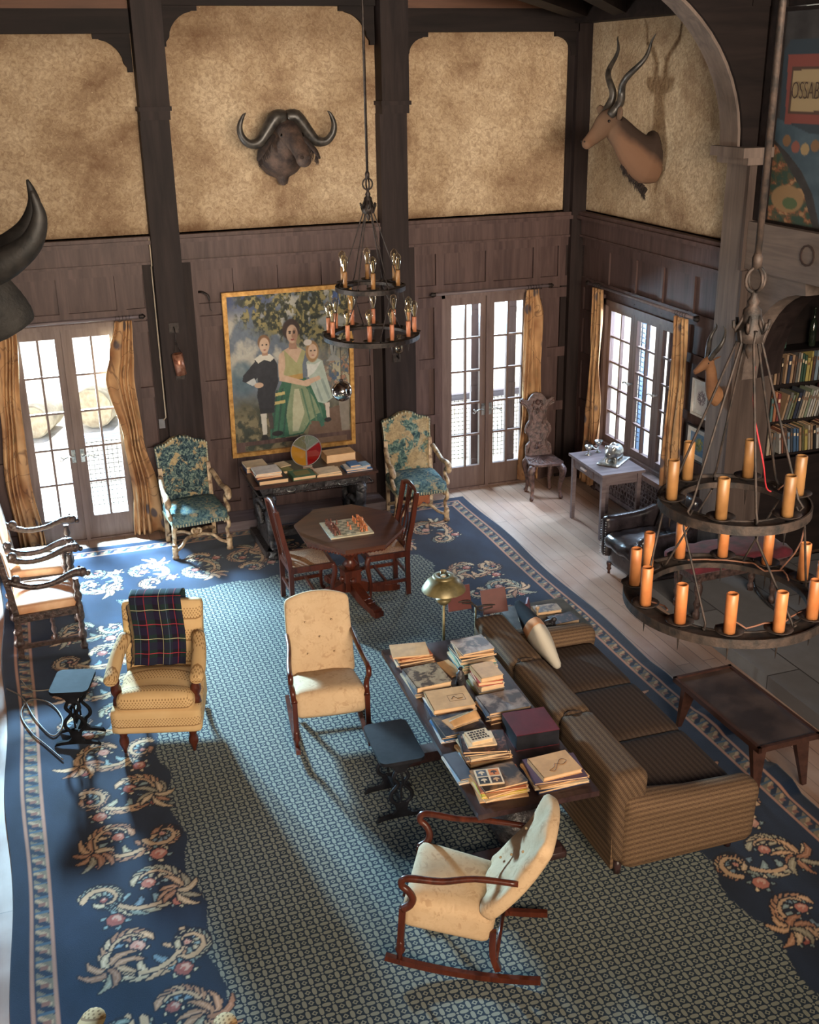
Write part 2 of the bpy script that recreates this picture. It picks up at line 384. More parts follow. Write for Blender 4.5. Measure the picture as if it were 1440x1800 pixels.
def tapestry(name, leaf1, leaf2, sand, lo=.47, seedloc=(0, 0, 0), sc_=7):
    m, t = new_mat(name); v = t.coord(loc=seedloc)
    a = t.noise(v, sc_, 9, .68, .5); b = t.noise(v, sc_ * 4, 6, .7, .8); cc = t.noise(v, sc_ * 9, 3)
    green = t.ramp(b, [(.38, leaf1), (.5, leaf2), (.62, S(126, 140, 124))]); sd = t.ramp(b, [(.4, tuple(x * .62 for x in sand)), (.6, sand)])
    c = t.mix(t.ramp(a, [(lo, 0.0), (lo + .025, 1.0)]), green, sd); t.set(c, .9, spec=.2); t.bump(cc, .4, .004); return m
TAPL = tapestry('blue_green_tapestry', S(22, 34, 46), S(56, 76, 82), S(172, 150, 112), .54, (0, 0, 0), 8)
TAPR = tapestry('sand_tapestry', S(32, 52, 60), S(78, 102, 96), S(168, 148, 114), .48, (3, 1, 2), 5)
TAPSEAT = tapestry('worn_blue_tapestry', S(42, 66, 80), S(84, 112, 120), S(160, 152, 130), .56, (1, 4, 2), 6)
def damask():
    m, t = new_mat('cream_damask'); v = t.coord(); d = t.n('ShaderNodeVectorMath', operation='ADD'); nz = t.n('ShaderNodeTexNoise'); t.l(v, nz.inputs['Vector']); nz.inputs['Scale'].default_value = 14
    sc2 = t.n('ShaderNodeVectorMath', operation='SCALE'); t.l(nz.outputs['Color'], sc2.inputs[0]); sc2.inputs['Scale'].default_value = .07; t.l(v, d.inputs[0]); t.l(sc2.outputs[0], d.inputs[1])
    a = t.vor(d.outputs[0], 11); e = t.vor(d.outputs[0], 20)
    ring = t.ramp(a, [(.24, 0.0), (.30, 1.0), (.36, 0.0), (.46, 0.0), (.52, .7), (.56, 0.0)]); petal = t.m('MULTIPLY', t.ramp(e, [(.18, 1.0), (.34, 0.0)]), t.ramp(a, [(.30, .9), (.42, .2)]))
    lf = t.ramp(t.noise(d.outputs[0], 26, 3, .5, 1.2), [(.52, 0.0), (.56, 1.0)]); f = t.m('MAXIMUM', t.m('MULTIPLY', lf, t.ramp(a, [(.20, 1.0), (.55, .25)])), petal)
    n = t.noise(v, 3, 4); base = t.mix(n, S(188, 156, 120), S(214, 188, 154)); c = t.mix(t.m('MULTIPLY', f, .42), base, S(152, 116, 82))
    t.set(c, .85, spec=.2); t.bump(t.noise(v, 40, 3), .25, .004); return m
DAMASK = damask()
def woven():
    m, t = new_mat('tan_banded_weave'); v = t.coord(); x = t.xyz(v)
    s = t.m('ADD', x[2], t.m('MULTIPLY', x[1], -.75))
    band = t.m('FRACT', t.m('MULTIPLY', s, 7.5)); hatch = t.m('GREATER_THAN', band, .48)
    u = t.m('FRACT', t.m('ADD', t.m('MULTIPLY', x[0], 45), t.m('MULTIPLY', t.m('FLOOR', t.m('MULTIPLY', s, 75)), .5))); d = t.m('LESS_THAN', u, .38); r = t.m('LESS_THAN', t.m('FRACT', t.m('MULTIPLY', s, 75)), .6)
    k = t.m('MULTIPLY', t.m('MULTIPLY', d, r), hatch); line = t.m('LESS_THAN', t.m('ABSOLUTE', t.m('SUBTRACT', band, .47)), .035)
    c = t.mix(t.noise(v, 5, 4), S(192, 154, 104), S(218, 186, 138)); c = t.mix(t.m('MULTIPLY', k, .75), c, S(116, 80, 42)); c = t.mix(t.m('MULTIPLY', line, .7), c, S(120, 78, 40))
    t.set(c, .85, spec=.2); t.bump(k, -.3, .004); return m
WOVEN = woven()
def tweed(name, w3, c1, c2, c3):
    m, t = new_mat(name); v = t.coord(); x = t.xyz(v); n = t.noise(v, 26, 3)
    s = t.m('ADD', t.m('ADD', t.m('MULTIPLY', x[0], w3[0]), t.m('MULTIPLY', x[1], w3[1])), t.m('MULTIPLY', x[2], w3[2]))
    f = t.m('ADD', t.m('MULTIPLY', t.m('SINE', t.m('ADD', t.m('MULTIPLY', s, 620), t.m('MULTIPLY', n, 2.2))), .15), .5)
    g = t.m('ADD', t.m('MULTIPLY', t.m('SINE', t.m('MULTIPLY', s, 171)), .14), f); g = t.m('ADD', g, t.m('MULTIPLY', t.m('SUBTRACT', t.noise(v, 210, 2), .5), .7))
    c = t.ramp(g, [(.15, c1), (.5, c2), (.85, c3)]); t.set(c, .95, spec=.15); t.bump(g, .25, .002); return m
TWEEDC = tweed('brown_tweed_cushion', (1, .0, .5), S(40, 31, 28), S(62, 50, 43), S(84, 69, 56))
TWEEDZ = tweed('brown_tweed_side', (0, 0, 1), S(62, 46, 38), S(100, 79, 61), S(130, 106, 80))
TWEEDA = tweed('brown_tweed_arm', (0, 1, 1), S(62, 46, 38), S(100, 79, 61), S(130, 106, 80))
TWEEDB = tweed('brown_tweed_back', (1, 0, .6), S(56, 42, 34), S(88, 70, 55), S(116, 94, 72))
def curtainm():
    m, t = new_mat('printed_curtain'); v = t.coord(); nz = t.n('ShaderNodeTexNoise'); t.l(v, nz.inputs['Vector']); nz.inputs['Scale'].default_value = 6
    sc2 = t.n('ShaderNodeVectorMath', operation='SCALE'); t.l(nz.outputs['Color'], sc2.inputs[0]); sc2.inputs['Scale'].default_value = .12; d = t.n('ShaderNodeVectorMath', operation='ADD'); t.l(v, d.inputs[0]); t.l(sc2.outputs[0], d.inputs[1]); d = d.outputs[0]
    a = t.vor(d, 5.2); e = t.vor(d, 12)
    c = t.ramp(t.noise(v, 3, 4), [(.35, S(146, 126, 98)), (.62, S(190, 172, 140))])
    c = t.mix(t.ramp(e, [(.22, .7), (.30, 0.0)]), c, S(136, 102, 78)); c = t.mix(t.ramp(a, [(.24, .9), (.29, .9), (.33, 0.0)]), c, S(78, 78, 92)); c = t.mix(t.ramp(a, [(.10, .9), (.14, 0.0)]), c, S(146, 140, 112)); c = t.mix(t.ramp(a, [(.47, 0.0), (.49, .55), (.52, 0.0)]), c, S(104, 76, 60))
    t.set(c, .9, spec=.1); return m
def curtainm():
    m, t = new_mat('printed_curtain'); v = t.coord(scale=(1, 1, .7)); a = t.noise(v, 4, 2, .5, .8); b = t.vor(v, 5)
    c = t.ramp(t.noise(v, 3, 3), [(.35, S(140, 98, 68)), (.6, S(192, 152, 110))])
    c = t.mix(t.ramp(b, [(.16, .85), (.24, 0.0)]), c, S(66, 68, 80)); c = t.mix(t.ramp(a, [(.485, 0.0), (.5, .7), (.515, 0.0)]), c, S(92, 66, 54)); c = t.mix(t.ramp(a, [(.62, 0.0), (.66, .5)]), c, S(132, 116, 84))
    t.set(c, .85, spec=.15); t.b.inputs['Transmission Weight'].default_value = 0; return m
CURTAIN = curtainm()
def plaid():
    m, t = new_mat('dark_tartan'); x = t.xyz(t.coord('UV'))
    u, v = x[0], x[1]
    def stripe(c, per, off, wd): return t.m('LESS_THAN', t.m('ABSOLUTE', t.m('SUBTRACT', t.m('FRACT', t.m('ADD', t.m('DIVIDE', c, per), off)), .5)), wd)
    c = S(34, 28, 38)
    c = t.mix(t.m('MULTIPLY', t.m('LESS_THAN', t.m('FRACT', t.m('DIVIDE', u, .11)), .5), .6), c, S(36, 58, 52))
    c = t.mix(t.m('MULTIPLY', t.m('LESS_THAN', t.m('FRACT', t.m('DIVIDE', v, .11)), .5), .6), c, S(40, 34, 60))
    for cc, per, off, wd, col in ((u, .21, 0, .012, S(140, 50, 56)), (v, .21, .1, .012, S(170, 56, 70)), (u, .21, .5, .010, S(150, 146, 110)), (v, .21, .6, .010, S(196, 190, 150)), (u, .21, .28, .006, S(90, 110, 130))):
        c = t.mix(t.m('MULTIPLY', stripe(cc, per, off, wd), .8), c, col)
    t.set(c, .95, spec=.1); t.bump(t.noise(t.coord('UV'), 150, 2), .3, .003); return m
PLAID = plaid()
def fieldrug():
    m, t = new_mat('wool_carpet'); a = t.n('ShaderNodeVertexColor', layer_name='paint'); x = t.xyz(t.coord())
    P = .074
    X = t.m('DIVIDE', x[0], P); Y = t.m('DIVIDE', x[1], P)
    def cell(o1, o2): return (t.m('SUBTRACT', t.m('FRACT', t.m('ADD', X, o1)), .5), t.m('SUBTRACT', t.m('FRACT', t.m('ADD', Y, o2)), .5))
    def ell(c, d, ax, ay):   # ellipse in the cell, turned by 45 degrees when d is set
        u, v = c
        if d: p = t.m('MULTIPLY', t.m('ADD', u, v), .7071); q = t.m('MULTIPLY', t.m('SUBTRACT', u, v), .7071)
        else: p, q = u, v
        return t.m('LESS_THAN', t.m('ADD', t.m('POWER', t.m('ABSOLUTE', t.m('DIVIDE', p, ax)), 2.6), t.m('POWER', t.m('ABSOLUTE', t.m('DIVIDE', q, ay)), 2.6)), 1.0)
    h = ell(cell(0, .5), False, .33, .17); v = ell(cell(.5, 0), False, .17, .33)
    def dia(c, r): return t.m('LESS_THAN', t.m('ADD', t.m('ABSOLUTE', c[0]), t.m('ABSOLUTE', c[1])), r)
    c2 = cell(0, 0); d = t.m('SUBTRACT', dia(c2, .24), dia(c2, .10))
    c3 = cell(.5, .5); d3 = dia(c3, .13)
    pat = t.m('MINIMUM', t.m('ADD', t.m('ADD', h, v), t.m('ADD', d, d3)), 1.0)
    n = t.noise(t.coord(), 2.2, 5)
    light = t.mix(n, S(114, 122, 114), S(138, 140, 126)); dark = S(27, 43, 58)
    f = t.mix(pat, dark, light); mask = a.outputs['Alpha']
    c = t.mix(mask, a.outputs['Color'], f); t.set(c, .95, spec=.1)
    t.b.inputs['Sheen Weight'].default_value = .15
    t.bump(t.noise(t.coord(), 220, 2), .35, .004); return m
RUGM = fieldrug()
# ------------------------------------------------------------------ setting: floor, walls, ceiling
b = B(); b.bb(-7.3, 1.8, -15.2, .25, -.12, 0); struct(b, 'floor', FLOOR)
b = B(); b.bb(-7.3, .3, -15.2, .35, 6.3, 6.45); b.bb(.2, 1.75, -8.6, -2.8, 3.4, 3.5); struct(b, 'ceiling', CEIL)
b = B(); b.bb(-40, 30, .25, 60, -.30, -.12); b.bb(1.75, 30, -20, .25, -.30, -.12); b.bb(.25, 1.75, -2.8, .25, -.30, -.12); g = struct(b, 'ground', GRAVEL)
b = B(); b.bb(-9, 3, .19, 1.9, 2.95, 3.05); b.bb(.25, .75, -2.8, 1, 2.95, 3.05); struct(b, 'added_sunblock_eaves', BEAM)  # unseen overhang, added to keep the sun out of doors and window
LD = (-6.28, -5.17); RD = (-1.70, -.58); WN = (-2.19, -.66)
def panelwall(b, x0, x1, z0, z1, rails, stiles, sw=.09, d=.034, y=0):
    b.bb(x0, x1, y, y + .2, z0, z1)
    for z in rails: b.bb(x0, x1, y - d, y, z - .055, z + .055)
    for (sx, a, c) in stiles: b.bb(sx - sw / 2, sx + sw / 2, y - d + .001, y, a, c)
b = B()
H = 2.32
# left bay, middle bay, right bay of the back wall
panelwall(b, -7.1, LD[0], 0, H, (.1, .9, 1.55), ((-6.4, 0, 3), (-6.9, 0, 3)))
panelwall(b, LD[1], -4.7, 0, H, (.1, .30, .9, 1.55, 2.24), ((-5.08, 0, H), (-4.86, 0, H)))
panelwall(b, -4.7, RD[0], 0, H, (.03, .17, .32, .9, 1.55, 2.24), ((-4.41, 0, H), (-4.04, 0, H), (-3.42, 0, H), (-2.8, 0, H), (-2.5, 0, H), (-2.02, 0, H), (-1.745, 0, H)))
panelwall(b, RD[1], 0, 0, H, (.1, .9, 1.55, 2.24), ((-.44, 0, H), (-.05, 0, H)))
panelwall(b, -7.1, 0, H, 3.15, (2.37, 2.82), ((-6.4, H, 2.9), (-5.7, H, 2.9), (-5.14, H, 2.9), (-4.86, H, 2.9), (-4.41, H, 2.9), (-3.95, H, 2.9), (-3.48, H, 2.9), (-3.01, H, 2.9), (-2.5, H, 2.9), (-2.04, H, 2.9), (-1.72, H, 2.9), (-1.13, H, 2.9), (-.55, H, 2.9), (-.24, H, 2.9)))
struct(b, 'wall_back', PANEL)
b = B(); b.bb(-7.1, 0, 0, .2, 3.12, 6.3); struct(b, 'wall_back_plaster', PLASTER)
# moulded rail under the plaster
b = B()
for (x0, x1) in ((-7.1, -4.8), (-4.52, -2.41), (-2.12, -.16)):
    b.bb(x0, x1, -.05, 0, 2.88, 3.06); b.bb(x0, x1, -.11, 0, 3.06, 3.10); b.bb(x0, x1, -.085, 0, 3.10, 3.135); b.bb(x0, x1, -.07, 0, 2.86, 2.885)
struct(b, 'trim_rail_back', PANEL)
b = B()
b.bb(-.11, 0, -2.9, -.1, 3.06, 3.10); b.bb(-.05, 0, -2.9, -.1, 2.88, 3.06); b.bb(-.085, 0, -2.9, -.1, 3.10, 3.135); b.bb(-.07, 0, -2.9, -.1, 2.86, 2.885)
struct(b, 'trim_rail_right', PANEL)
# posts
def post(name, x0, x1):
    b = B(); b.bb(x0, x1, -.16, 0, 0, 4.22); b.bb(x0 - .10, x1 + .10, -.05, 0, 0, 2.88); b.bb(x0 + .01, x1 + .01, -.215, 0, 4.34, 6.3)
    b.bb(x0 - .01, x1 + .02, -.25, 0, 4.30, 4.34); b.bb(x0 + .005, x1 + .005, -.225, 0, 4.22, 4.30)
    struct(b, name, POST)
post('wall_post_1', -4.80, -4.52); post('wall_post_2', -2.41, -2.12)
b = B(); b.bb(-.17, 0, -.10, 0, 0, 5.3); b.bb(-.24, 0, -.03, 0, 0, 5.3); struct(b, 'wall_post_corner', POST)
# beams across the top of each bay, with stepped corner brackets
def bracket(b, x, z, s, r=.30):
    pts = [(x, z), (x + s * r, z), (x + s * r, z - .05), (x + s * (r - .05), z - .05)]
    for k in range(7):
        a = k / 6 * PI / 2; pts.append((x + s * (.06 + (r - .13) * (1 - math.sin(a) * .9) ), z - .06 - (r - .14) * (1 - math.cos(a)) ** .8 if k else z - .06))
    pts += [(x + s * .05, z - r + .04), (x + s * .05, z - r), (x, z - r)]
    b.prism(pts, -.05, .02, XZ)
b = B()
b.bb(-7.1, -4.8, -.10, 0, 4.98, 5.19); b.bb(-4.52, -2.41, -.10, 0, 5.22, 5.45); b.bb(-2.12, -.16, -.10, 0, 4.98, 5.20)
b.bb(-7.1, -.1, -.2, 0, 5.45, 5.75)
bracket(b, -4.8, 4.985, -1, .34); bracket(b, -4.52, 5.225, 1, .36); bracket(b, -2.41, 5.225, -1, .36); bracket(b, -2.12, 4.985, 1, .28); bracket(b, -.17, 4.985, -1, .24)
struct(b, 'trim_beam_back', BEAM)
b = B(); b.bb(-7.1, -4.8, -.06, 0, 5.19, 5.45); b.bb(-2.12, -.2, -.06, 0, 5.2, 5.45); struct(b, 'trim_boards_back', CEIL)
b = B()
b.bb(-.22, 0, -3.2, 0, 5.06, 5.5)
b.bar([(-.05, -.05, 5.2), (-1.7, -1.7, 5.35)], .2, .22, up=(0, 0, 1)); b.bar([(-.1, -.9, 5.18), (-1.4, -2.4, 5.3)], .16, .18, up=(0, 0, 1))
struct(b, 'trim_beam_right', BEAM)
# right wall with its window opening
def yw(b, y0, y1, z0, z1, x=0): b.bb(x, x + .12, y0, y1, z0, z1)
b = B()
yw(b, WN[1], 0, 0, 3.15); yw(b, -3.2, WN[0], 0, 3.15); yw(b, WN[0], WN[1], 2.26, 3.15); yw(b, WN[0], WN[1], 0, .6)
for z in (2.82, 2.36): b.bb(-.022, 0, -2.9, 0, z - .055, z + .055)
for z in (2.0, 1.5, .95, .1): b.bb(-.022, 0, WN[1] + .02, 0, z - .05, z + .05)
for z in (1.98, 1.41, .93, .5): b.bb(-.022, 0, -2.9, WN[0] - .02, z - .045, z + .045)
for y in (-.06, -.68, -1.25, -1.78, -2.34, -2.86): b.bb(-.021, 0, y - .04, y + .04, 2.3, 2.9)
for y in (-.12, -.60): b.bb(-.021, 0, y - .04, y + .04, 0, 2.4)
for y in (-2.30, -2.86): b.bb(-.021, 0, y - .04, y + .04, 0, 2.4)
struct(b, 'wall_right', PANEL)
b = B(); yw(b, -3.2, 0, 3.12, 6.3); struct(b, 'wall_right_plaster', PLASTER)
b = B(); b.bb(-.14, .02, WN[0] - .05, WN[1] + .08, .56, .61); struct(b, 'windowsill', DOORW)
# hewn column and beam of the inglenook
b = B(); b.bb(-.13, .02, -3.22, -2.9, 0, 3.95); b.bb(0, .28, -3.22, -3.0, 0, 5.2); struct(b, 'wall_column', OLDWOOD)
b = B(); b.bb(-.06, .1, -3.36, -3.225, 3.38, 6.3); b.bb(-.05, .0, -3.225, -3.19, 3.98, 6.3); struct(b, 'trim_map_post', BEAM)
b = B(); b.bb(-.132, .30, -3.262, -3.225, .0, 2.95); b.bb(-.132, -.06, -3.235, -3.19, 2.95, 3.86); struct(b, 'trim_column_face', DARKOLD)
b = B(); b.bb(-.10, .12, -8.5, -3.24, 2.97, 3.37); struct(b, 'trim_beam_hearth', OLDWOODY)
b = B()
pts = [(-3.22, 2.97), (-3.22, 1.95)] + [(-3.30 - .74 * (1 - math.cos(k / 10 * PI / 2)), 1.98 + .88 * math.sin(k / 10 * PI / 2)) for k in range(11)] + [(-4.02, 2.97)]
b.prism(pts, -.06, .10, YZ); struct(b, 'trim_arch_spandrel', OLDWOODY)
b = B()
n = 12
for k in range(n):
    a0, a1 = k / n * PI / 2, (k + 1) / n * PI / 2
    p = [(-3.30 - .74 * (1 - math.cos(a)), 1.98 + .88 * math.sin(a)) for a in (a0, a1)]
    b.add([(.10, p[0][0], p[0][1]), (.10, p[1][0], p[1][1]), (.36, p[1][0] + .02, p[1][1] + .02), (.36, p[0][0] + .02, p[0][1] + .02)], [(0, 1, 2, 3)], True)
b.bb(.1, .36, -8.5, -4.0, 2.90, 2.97)
struct(b, 'trim_arch_vault', POST)
b = B(); b.bb(1.55, 1.7, -8.5, -2.9, 0, 3.4); b.bb(.25, 1.6, -3.0, -2.85, 0, 3.4); struct(b, 'wall_inglenook', BEAM)
b = B(); b.bb(0, .1, -8.5, -3.3, 5.05, 5.4); struct(b, 'trim_beam_map', BEAM)
# curved timber of the roof truss
b = B(); n = 14; q = []
for k in range(n + 1):
    t = k / n; a = t * 1.25; q.append((-.20 - 1.9 * (1 - math.cos(a)), 3.98 + 1.9 * math.sin(a) * .80))
out = [(x + .02 + .0 * i, z) for i, (x, z) in enumerate(q)]
poly = [(0.02, 3.98)] + q + [(q[-1][0] + .1, 6.2), (.02, 6.2)]
b.prism(poly, -3.19, -3.12, XZ)
struct(b, 'trim_truss_spandrel', BEAM)
b = B()
b.bar([(x, -3.03, z) for x, z in q], .05, .26, up=(0, 1, 0)); b.bb(-.30, .06, -3.37, -2.88, 3.90, 3.98); b.bb(-.24, .05, -3.35, -2.9, 3.84, 3.90)
struct(b, 'trim_truss_brace', OLDWOOD)
# out-of-frame sides of the hall
b = B()
for (y0, y1) in ((-1.4, .2), (-5.85, -2.5), (-15.2, -6.95)): b.bb(-7.3, -7.1, y0, y1, 0, 6.3)
b.bb(-7.3, -7.1, -2.5, -1.4, 2.3, 6.3)
b.bb(-7.3, -7.1, -6.95, -5.85, 2.3, 6.3)
struct(b, 'wall_left', PANEL)
b = B(); b.bb(-7.3, .3, -15.4, -15.2, 0, 6.3); struct(b, 'wall_front', PANEL)
b = B(); b.bb(.1, .3, -15.2, -8.5, 0, 6.3); b.bb(.1, .3, -8.5, -3.3, 5.2, 6.3); struct(b, 'wall_right_gallery', PANEL)
# ledge below the painting
b = B(); b.bb(-4.42, -2.5, -.36, -.001, .0, .11); b.bb(-4.42, -2.5, -.38, -.34, .09, .12); struct(b, 'trim_ledge', GREYTBL)
# hearth
b = B(); b.bb(-.92, 1.55, -9.0, -3.32, 0, .12); h = struct(b, 'floor_hearth', HEARTH)

# ------------------------------------------------------------------ doors and window
def leaf(root, x0, x1, z0, z1, gz0, gz1, y, cols=2, rows=5, st=.085, fmat=None, handle=None, ax='x'):
    # one glazed leaf; ax tells along which wall it runs
    def bb(b, a0, a1, y0, y1, c0, c1):
        if ax == 'x': b.bb(a0, a1, y + y0, y + y1, c0, c1)
        else: b.bb(y - y0, y - y1, a0, a1, c0, c1)
    b = B(); gx0, gx1 = x0 + st, x1 - st
    bb(b, x0, gx0, -.025, .025, z0, z1); bb(b, gx1, x1, -.025, .025, z0, z1); bb(b, gx0, gx1, -.025, .025, z0, gz0); bb(b, gx0, gx1, -.025, .025, gz1, z1)
    b.build('stiles', fmat, root)
    b = B()
    for i in range(1, cols): x = lerp(gx0, gx1, i / cols); bb(b, x - .011, x + .011, -.018, .018, gz0, gz1)
    for k in range(1, rows): z = lerp(gz0, gz1, k / rows); bb(b, gx0, gx1, -.017, .017, z - .011, z + .011)
    b.build('glazing_bars', fmat, root)
    b = B(); bb(b, gx0, gx1, -.002, .002, gz0, gz1); b.build('glass', GLASS, root)
def lever(root, p, s, mat=SILVER):
    b = B(); x, y, z = p
    b.bb(x - .02, x + .02, y - .01, y, z - .07, z + .07)
    b.tube([(x, y, z), (x, y - .04, z), (x + s * .05, y - .045, z + .012), (x + s * .10, y - .045, z - .005), (x + s * .13, y - .045, z + .02)], .009, 6, sub=3)
    b.tube([(x + s * .10, y - .045, z - .005), (x + s * .12, y - .045, z - .03), (x + s * .14, y - .045, z - .02)], .006, 6, sub=3)
    b.build('handle', mat, root)
def french(name, x0, x1, mid):
    r = bpy.data.objects.new(name, None); COL.objects.link(r); r['kind'] = 'structure'
    b = B(); b.bb(x0, x0 + .04, -.03, .16, 0, 2.32); b.bb(x1 - .04, x1, -.03, .16, 0, 2.32); b.bb(x0, x1, -.03, .16, 2.27, 2.32); b.bb(x0, x1, -.03, .2, 0, .02); b.build('door_frame', DOORW, r)
    leaf(r, x0 + .04, mid - .001, .02, 2.27, .27, 2.18, .02, fmat=DOORW); leaf(r, mid + .001, x1 - .04, .02, 2.27, .27, 2.18, .02, fmat=DOORW)
    b = B(); b.bb(mid - .02, mid + .02, -.03, 0, .02, 2.27); b.build('astragal', DOORW, r)
    lever(r, (mid - .045, -.006, .95), -1); lever(r, (mid + .045, -.006, .95), 1)
french('door_1', LD[0], LD[1], -5.74); french('door_2', RD[0], RD[1], -1.14)
r = bpy.data.objects.new('added_door_3', None); COL.objects.link(r); r['kind'] = 'structure'
leaf(r, -6.95, -6.402, .02, 2.29, .27, 2.18, -7.2, fmat=DOORW, ax='y'); leaf(r, -6.398, -5.85, .02, 2.29, .27, 2.18, -7.2, fmat=DOORW, ax='y')  # unseen double door, added so its bars streak the light on the floor
r = bpy.data.objects.new('added_door_4', None); COL.objects.link(r); r['kind'] = 'structure'
leaf(r, -2.5, -1.952, .02, 2.29, .27, 2.18, -7.2, fmat=DOORW, ax='y'); leaf(r, -1.948, -1.4, .02, 2.29, .27, 2.18, -7.2, fmat=DOORW, ax='y')  # unseen double door, added to let lamp light reach the right wall
r = bpy.data.objects.new('window_1', None); COL.objects.link(r); r['kind'] = 'structure'
b = B(); b.bb(-.03, .09, WN[0], WN[0] + .05, .61, 2.26); b.bb(-.03, .09, WN[1] - .05, WN[1], .61, 2.26); b.bb(-.03, .09, WN[0], WN[1], 2.2, 2.26); b.bb(-.03, .09, WN[0], WN[1], .61, .65); b.build('window_frame', DOORW, r)
ys = [WN[1] - .05, -1.27, -1.775, WN[0] + .05]
for k in range(3): leaf(r, ys[k + 1] + .002, ys[k] - .002, .65, 2.2, .73, 2.14, .03, fmat=DOORW, ax='y', st=.065)
for y in (-1.31, -1.82):
    b = B(); b.tube([(-.0, y, 1.45), (-.05, y, 1.45), (-.06, y + .06, 1.46), (-.055, y + .11, 1.44)], .009, 6, sub=3); b.sph((-.05, y, 1.45), .018, 8); b.build('latch', SILVER, r)
# pierced radiator screen below the window
b = B()
b.bb(-.02, 0, -2.3, -.6, .50, .56); b.bb(-.02, 0, -2.3, -.6, .03, .08)
for k in range(26):
    y = -2.27 + k * .066; b.bar([(-.01, y, .08), (-.01, y, .50)], .010, .008, up=(0, 1, 0))
for k in range(7): z = .10 + k * .062; b.bar([(-.011, -2.28, z), (-.011, -.62, z)], .008, .010, up=(0, 0, 1))
for k in range(32):
    y = -2.28 + k * .066
    for s in (-1, 1):
        y2 = y + s * .42 * .6
        if -2.28 <= y2 <= -.62 and y <= -.62: b.bar([(-.012, y, .08), (-.012, y2, .50)], .009, .007, up=(0, 1, 0))
o = b.build('trim_radiator_screen', GREYTBL); o['kind'] = 'structure'
# louvred shutters and garden seen through the openings
def slab(name, label, cat, b, mat, group=None): return tag(b.build(name, mat), label, cat, group)
for (x, w_, lab) in ((-1.02, .17, 'dark weathered shutter board outside the left leaf of the right french door'), (-.60, .12, 'dark weathered shutter board outside the right edge of the right french door'), (-6.2, .12, 'dark shutter board outside the left edge of the left french door')):
    b = B(); b.bb(x - w_ / 2 - .12, x + w_ / 2 - .12, .26, .31, -.12, 2.3)
    for z in (.2, 1.1, 2.0): b.bb(x - w_ / 2 - .12, x + w_ / 2 - .12, .25, .27, z, z + .06)
    slab('shutter', lab, 'shutter', b, DOORW)
def mesh_rail(name, label, x0, x1, y):
    t = thing(name, label, 'railing', (x0, y, -.12))
    b = B(); L = x1 - x0
    b.box((L / 2, 0, .86), (L, .07, .08)); b.build('top_rail', GREYTBL, t)
    b = B()
    for k in range(int(L / .055)): b.box((k * .055 + .02, 0, .42), (.006, .006, .84))
    for k in range(15): b.box((L / 2, 0, .03 + k * .055), (L, .006, .006))
    b.build('wire_mesh', IRON, t)
mesh_rail('mesh_railing', 'wire mesh railing with wooden rail outside the left french door', -5.66, -4.2, 1.3)
mesh_rail('mesh_railing', 'wire mesh railing with wooden rail outside the right french door', -2.2, .6, 1.3)
LOGM = mat_noise('cut_log', S(150, 138, 120), S(196, 184, 160), 6, .9)
LOGE = mat_noise('cut_log_end', S(176, 156, 128), S(206, 190, 160), 12, .9)
for (x, y, r_, L, lab) in ((-5.30, 4.6, .30, .9, 'thick cut log with pale bark lying outside the left door, middle of three'), (-4.45, 5.0, .26, .9, 'thick cut log standing at the right of the three outside the left door'), (-6.15, 4.4, .24, .9, 'cut log with greenish end at the left of the three outside the left door')):
    t = thing('cut_log', lab, 'log', (x, y, -.12 + r_)); b = B(); b.cyl((0, 0, 0), (.25, .6, 0), r_, r_ * .95, 14); b.build('bark', LOGM, t); b = B(); b.cyl((-.006, -.012, 0), (.0, .0, 0), r_ * .93, None, 14); b.build('sawn_end', LOGE, t)
SH = flat('blue_grey_shutter', S(120, 144, 168), .6)
for y, lab in ((-.85, 'pale blue louvred shutter outside the left casement of the side window'), (-1.55, 'pale blue louvred shutter outside the middle casement of the side window'), (-2.1, 'pale blue louvred shutter outside the right casement of the side window')):
    b = B(); b.bb(.42, .46, y - .02, y + .02, -.12, 2.3); b.bb(.42, .46, y + .08, y + .11, -.12, 2.3)
    for k in range(30): b.box((.41, y + .045, .6 + k * .055), (.03, .10, .008), rot=(0, .6, 0))
    slab('louvred_shutter', lab, 'shutter', b, SH)
LEAFM = mat_noise('garden_leaves', S(110, 130, 84), S(176, 190, 140), 20, .9)
b = B(); rnd = random.Random(3)
for k in range(900):
    x = rnd.uniform(2.6, 4.2); y = rnd.uniform(-4.5, 1.5); z = rnd.uniform(-.1, 2.6); a = rnd.uniform(0, 6); s = rnd.uniform(.06, .14)
    b.add([(x, y, z), (x + s * math.cos(a), y + s * math.sin(a), z + s * .4), (x + s * .4, y - s * .3, z + s)], [(0, 1, 2)])
tag(b.build('shrubbery', LEAFM), 'leafy shrubs in the garden outside the side window', 'shrubs', kind='stuff')

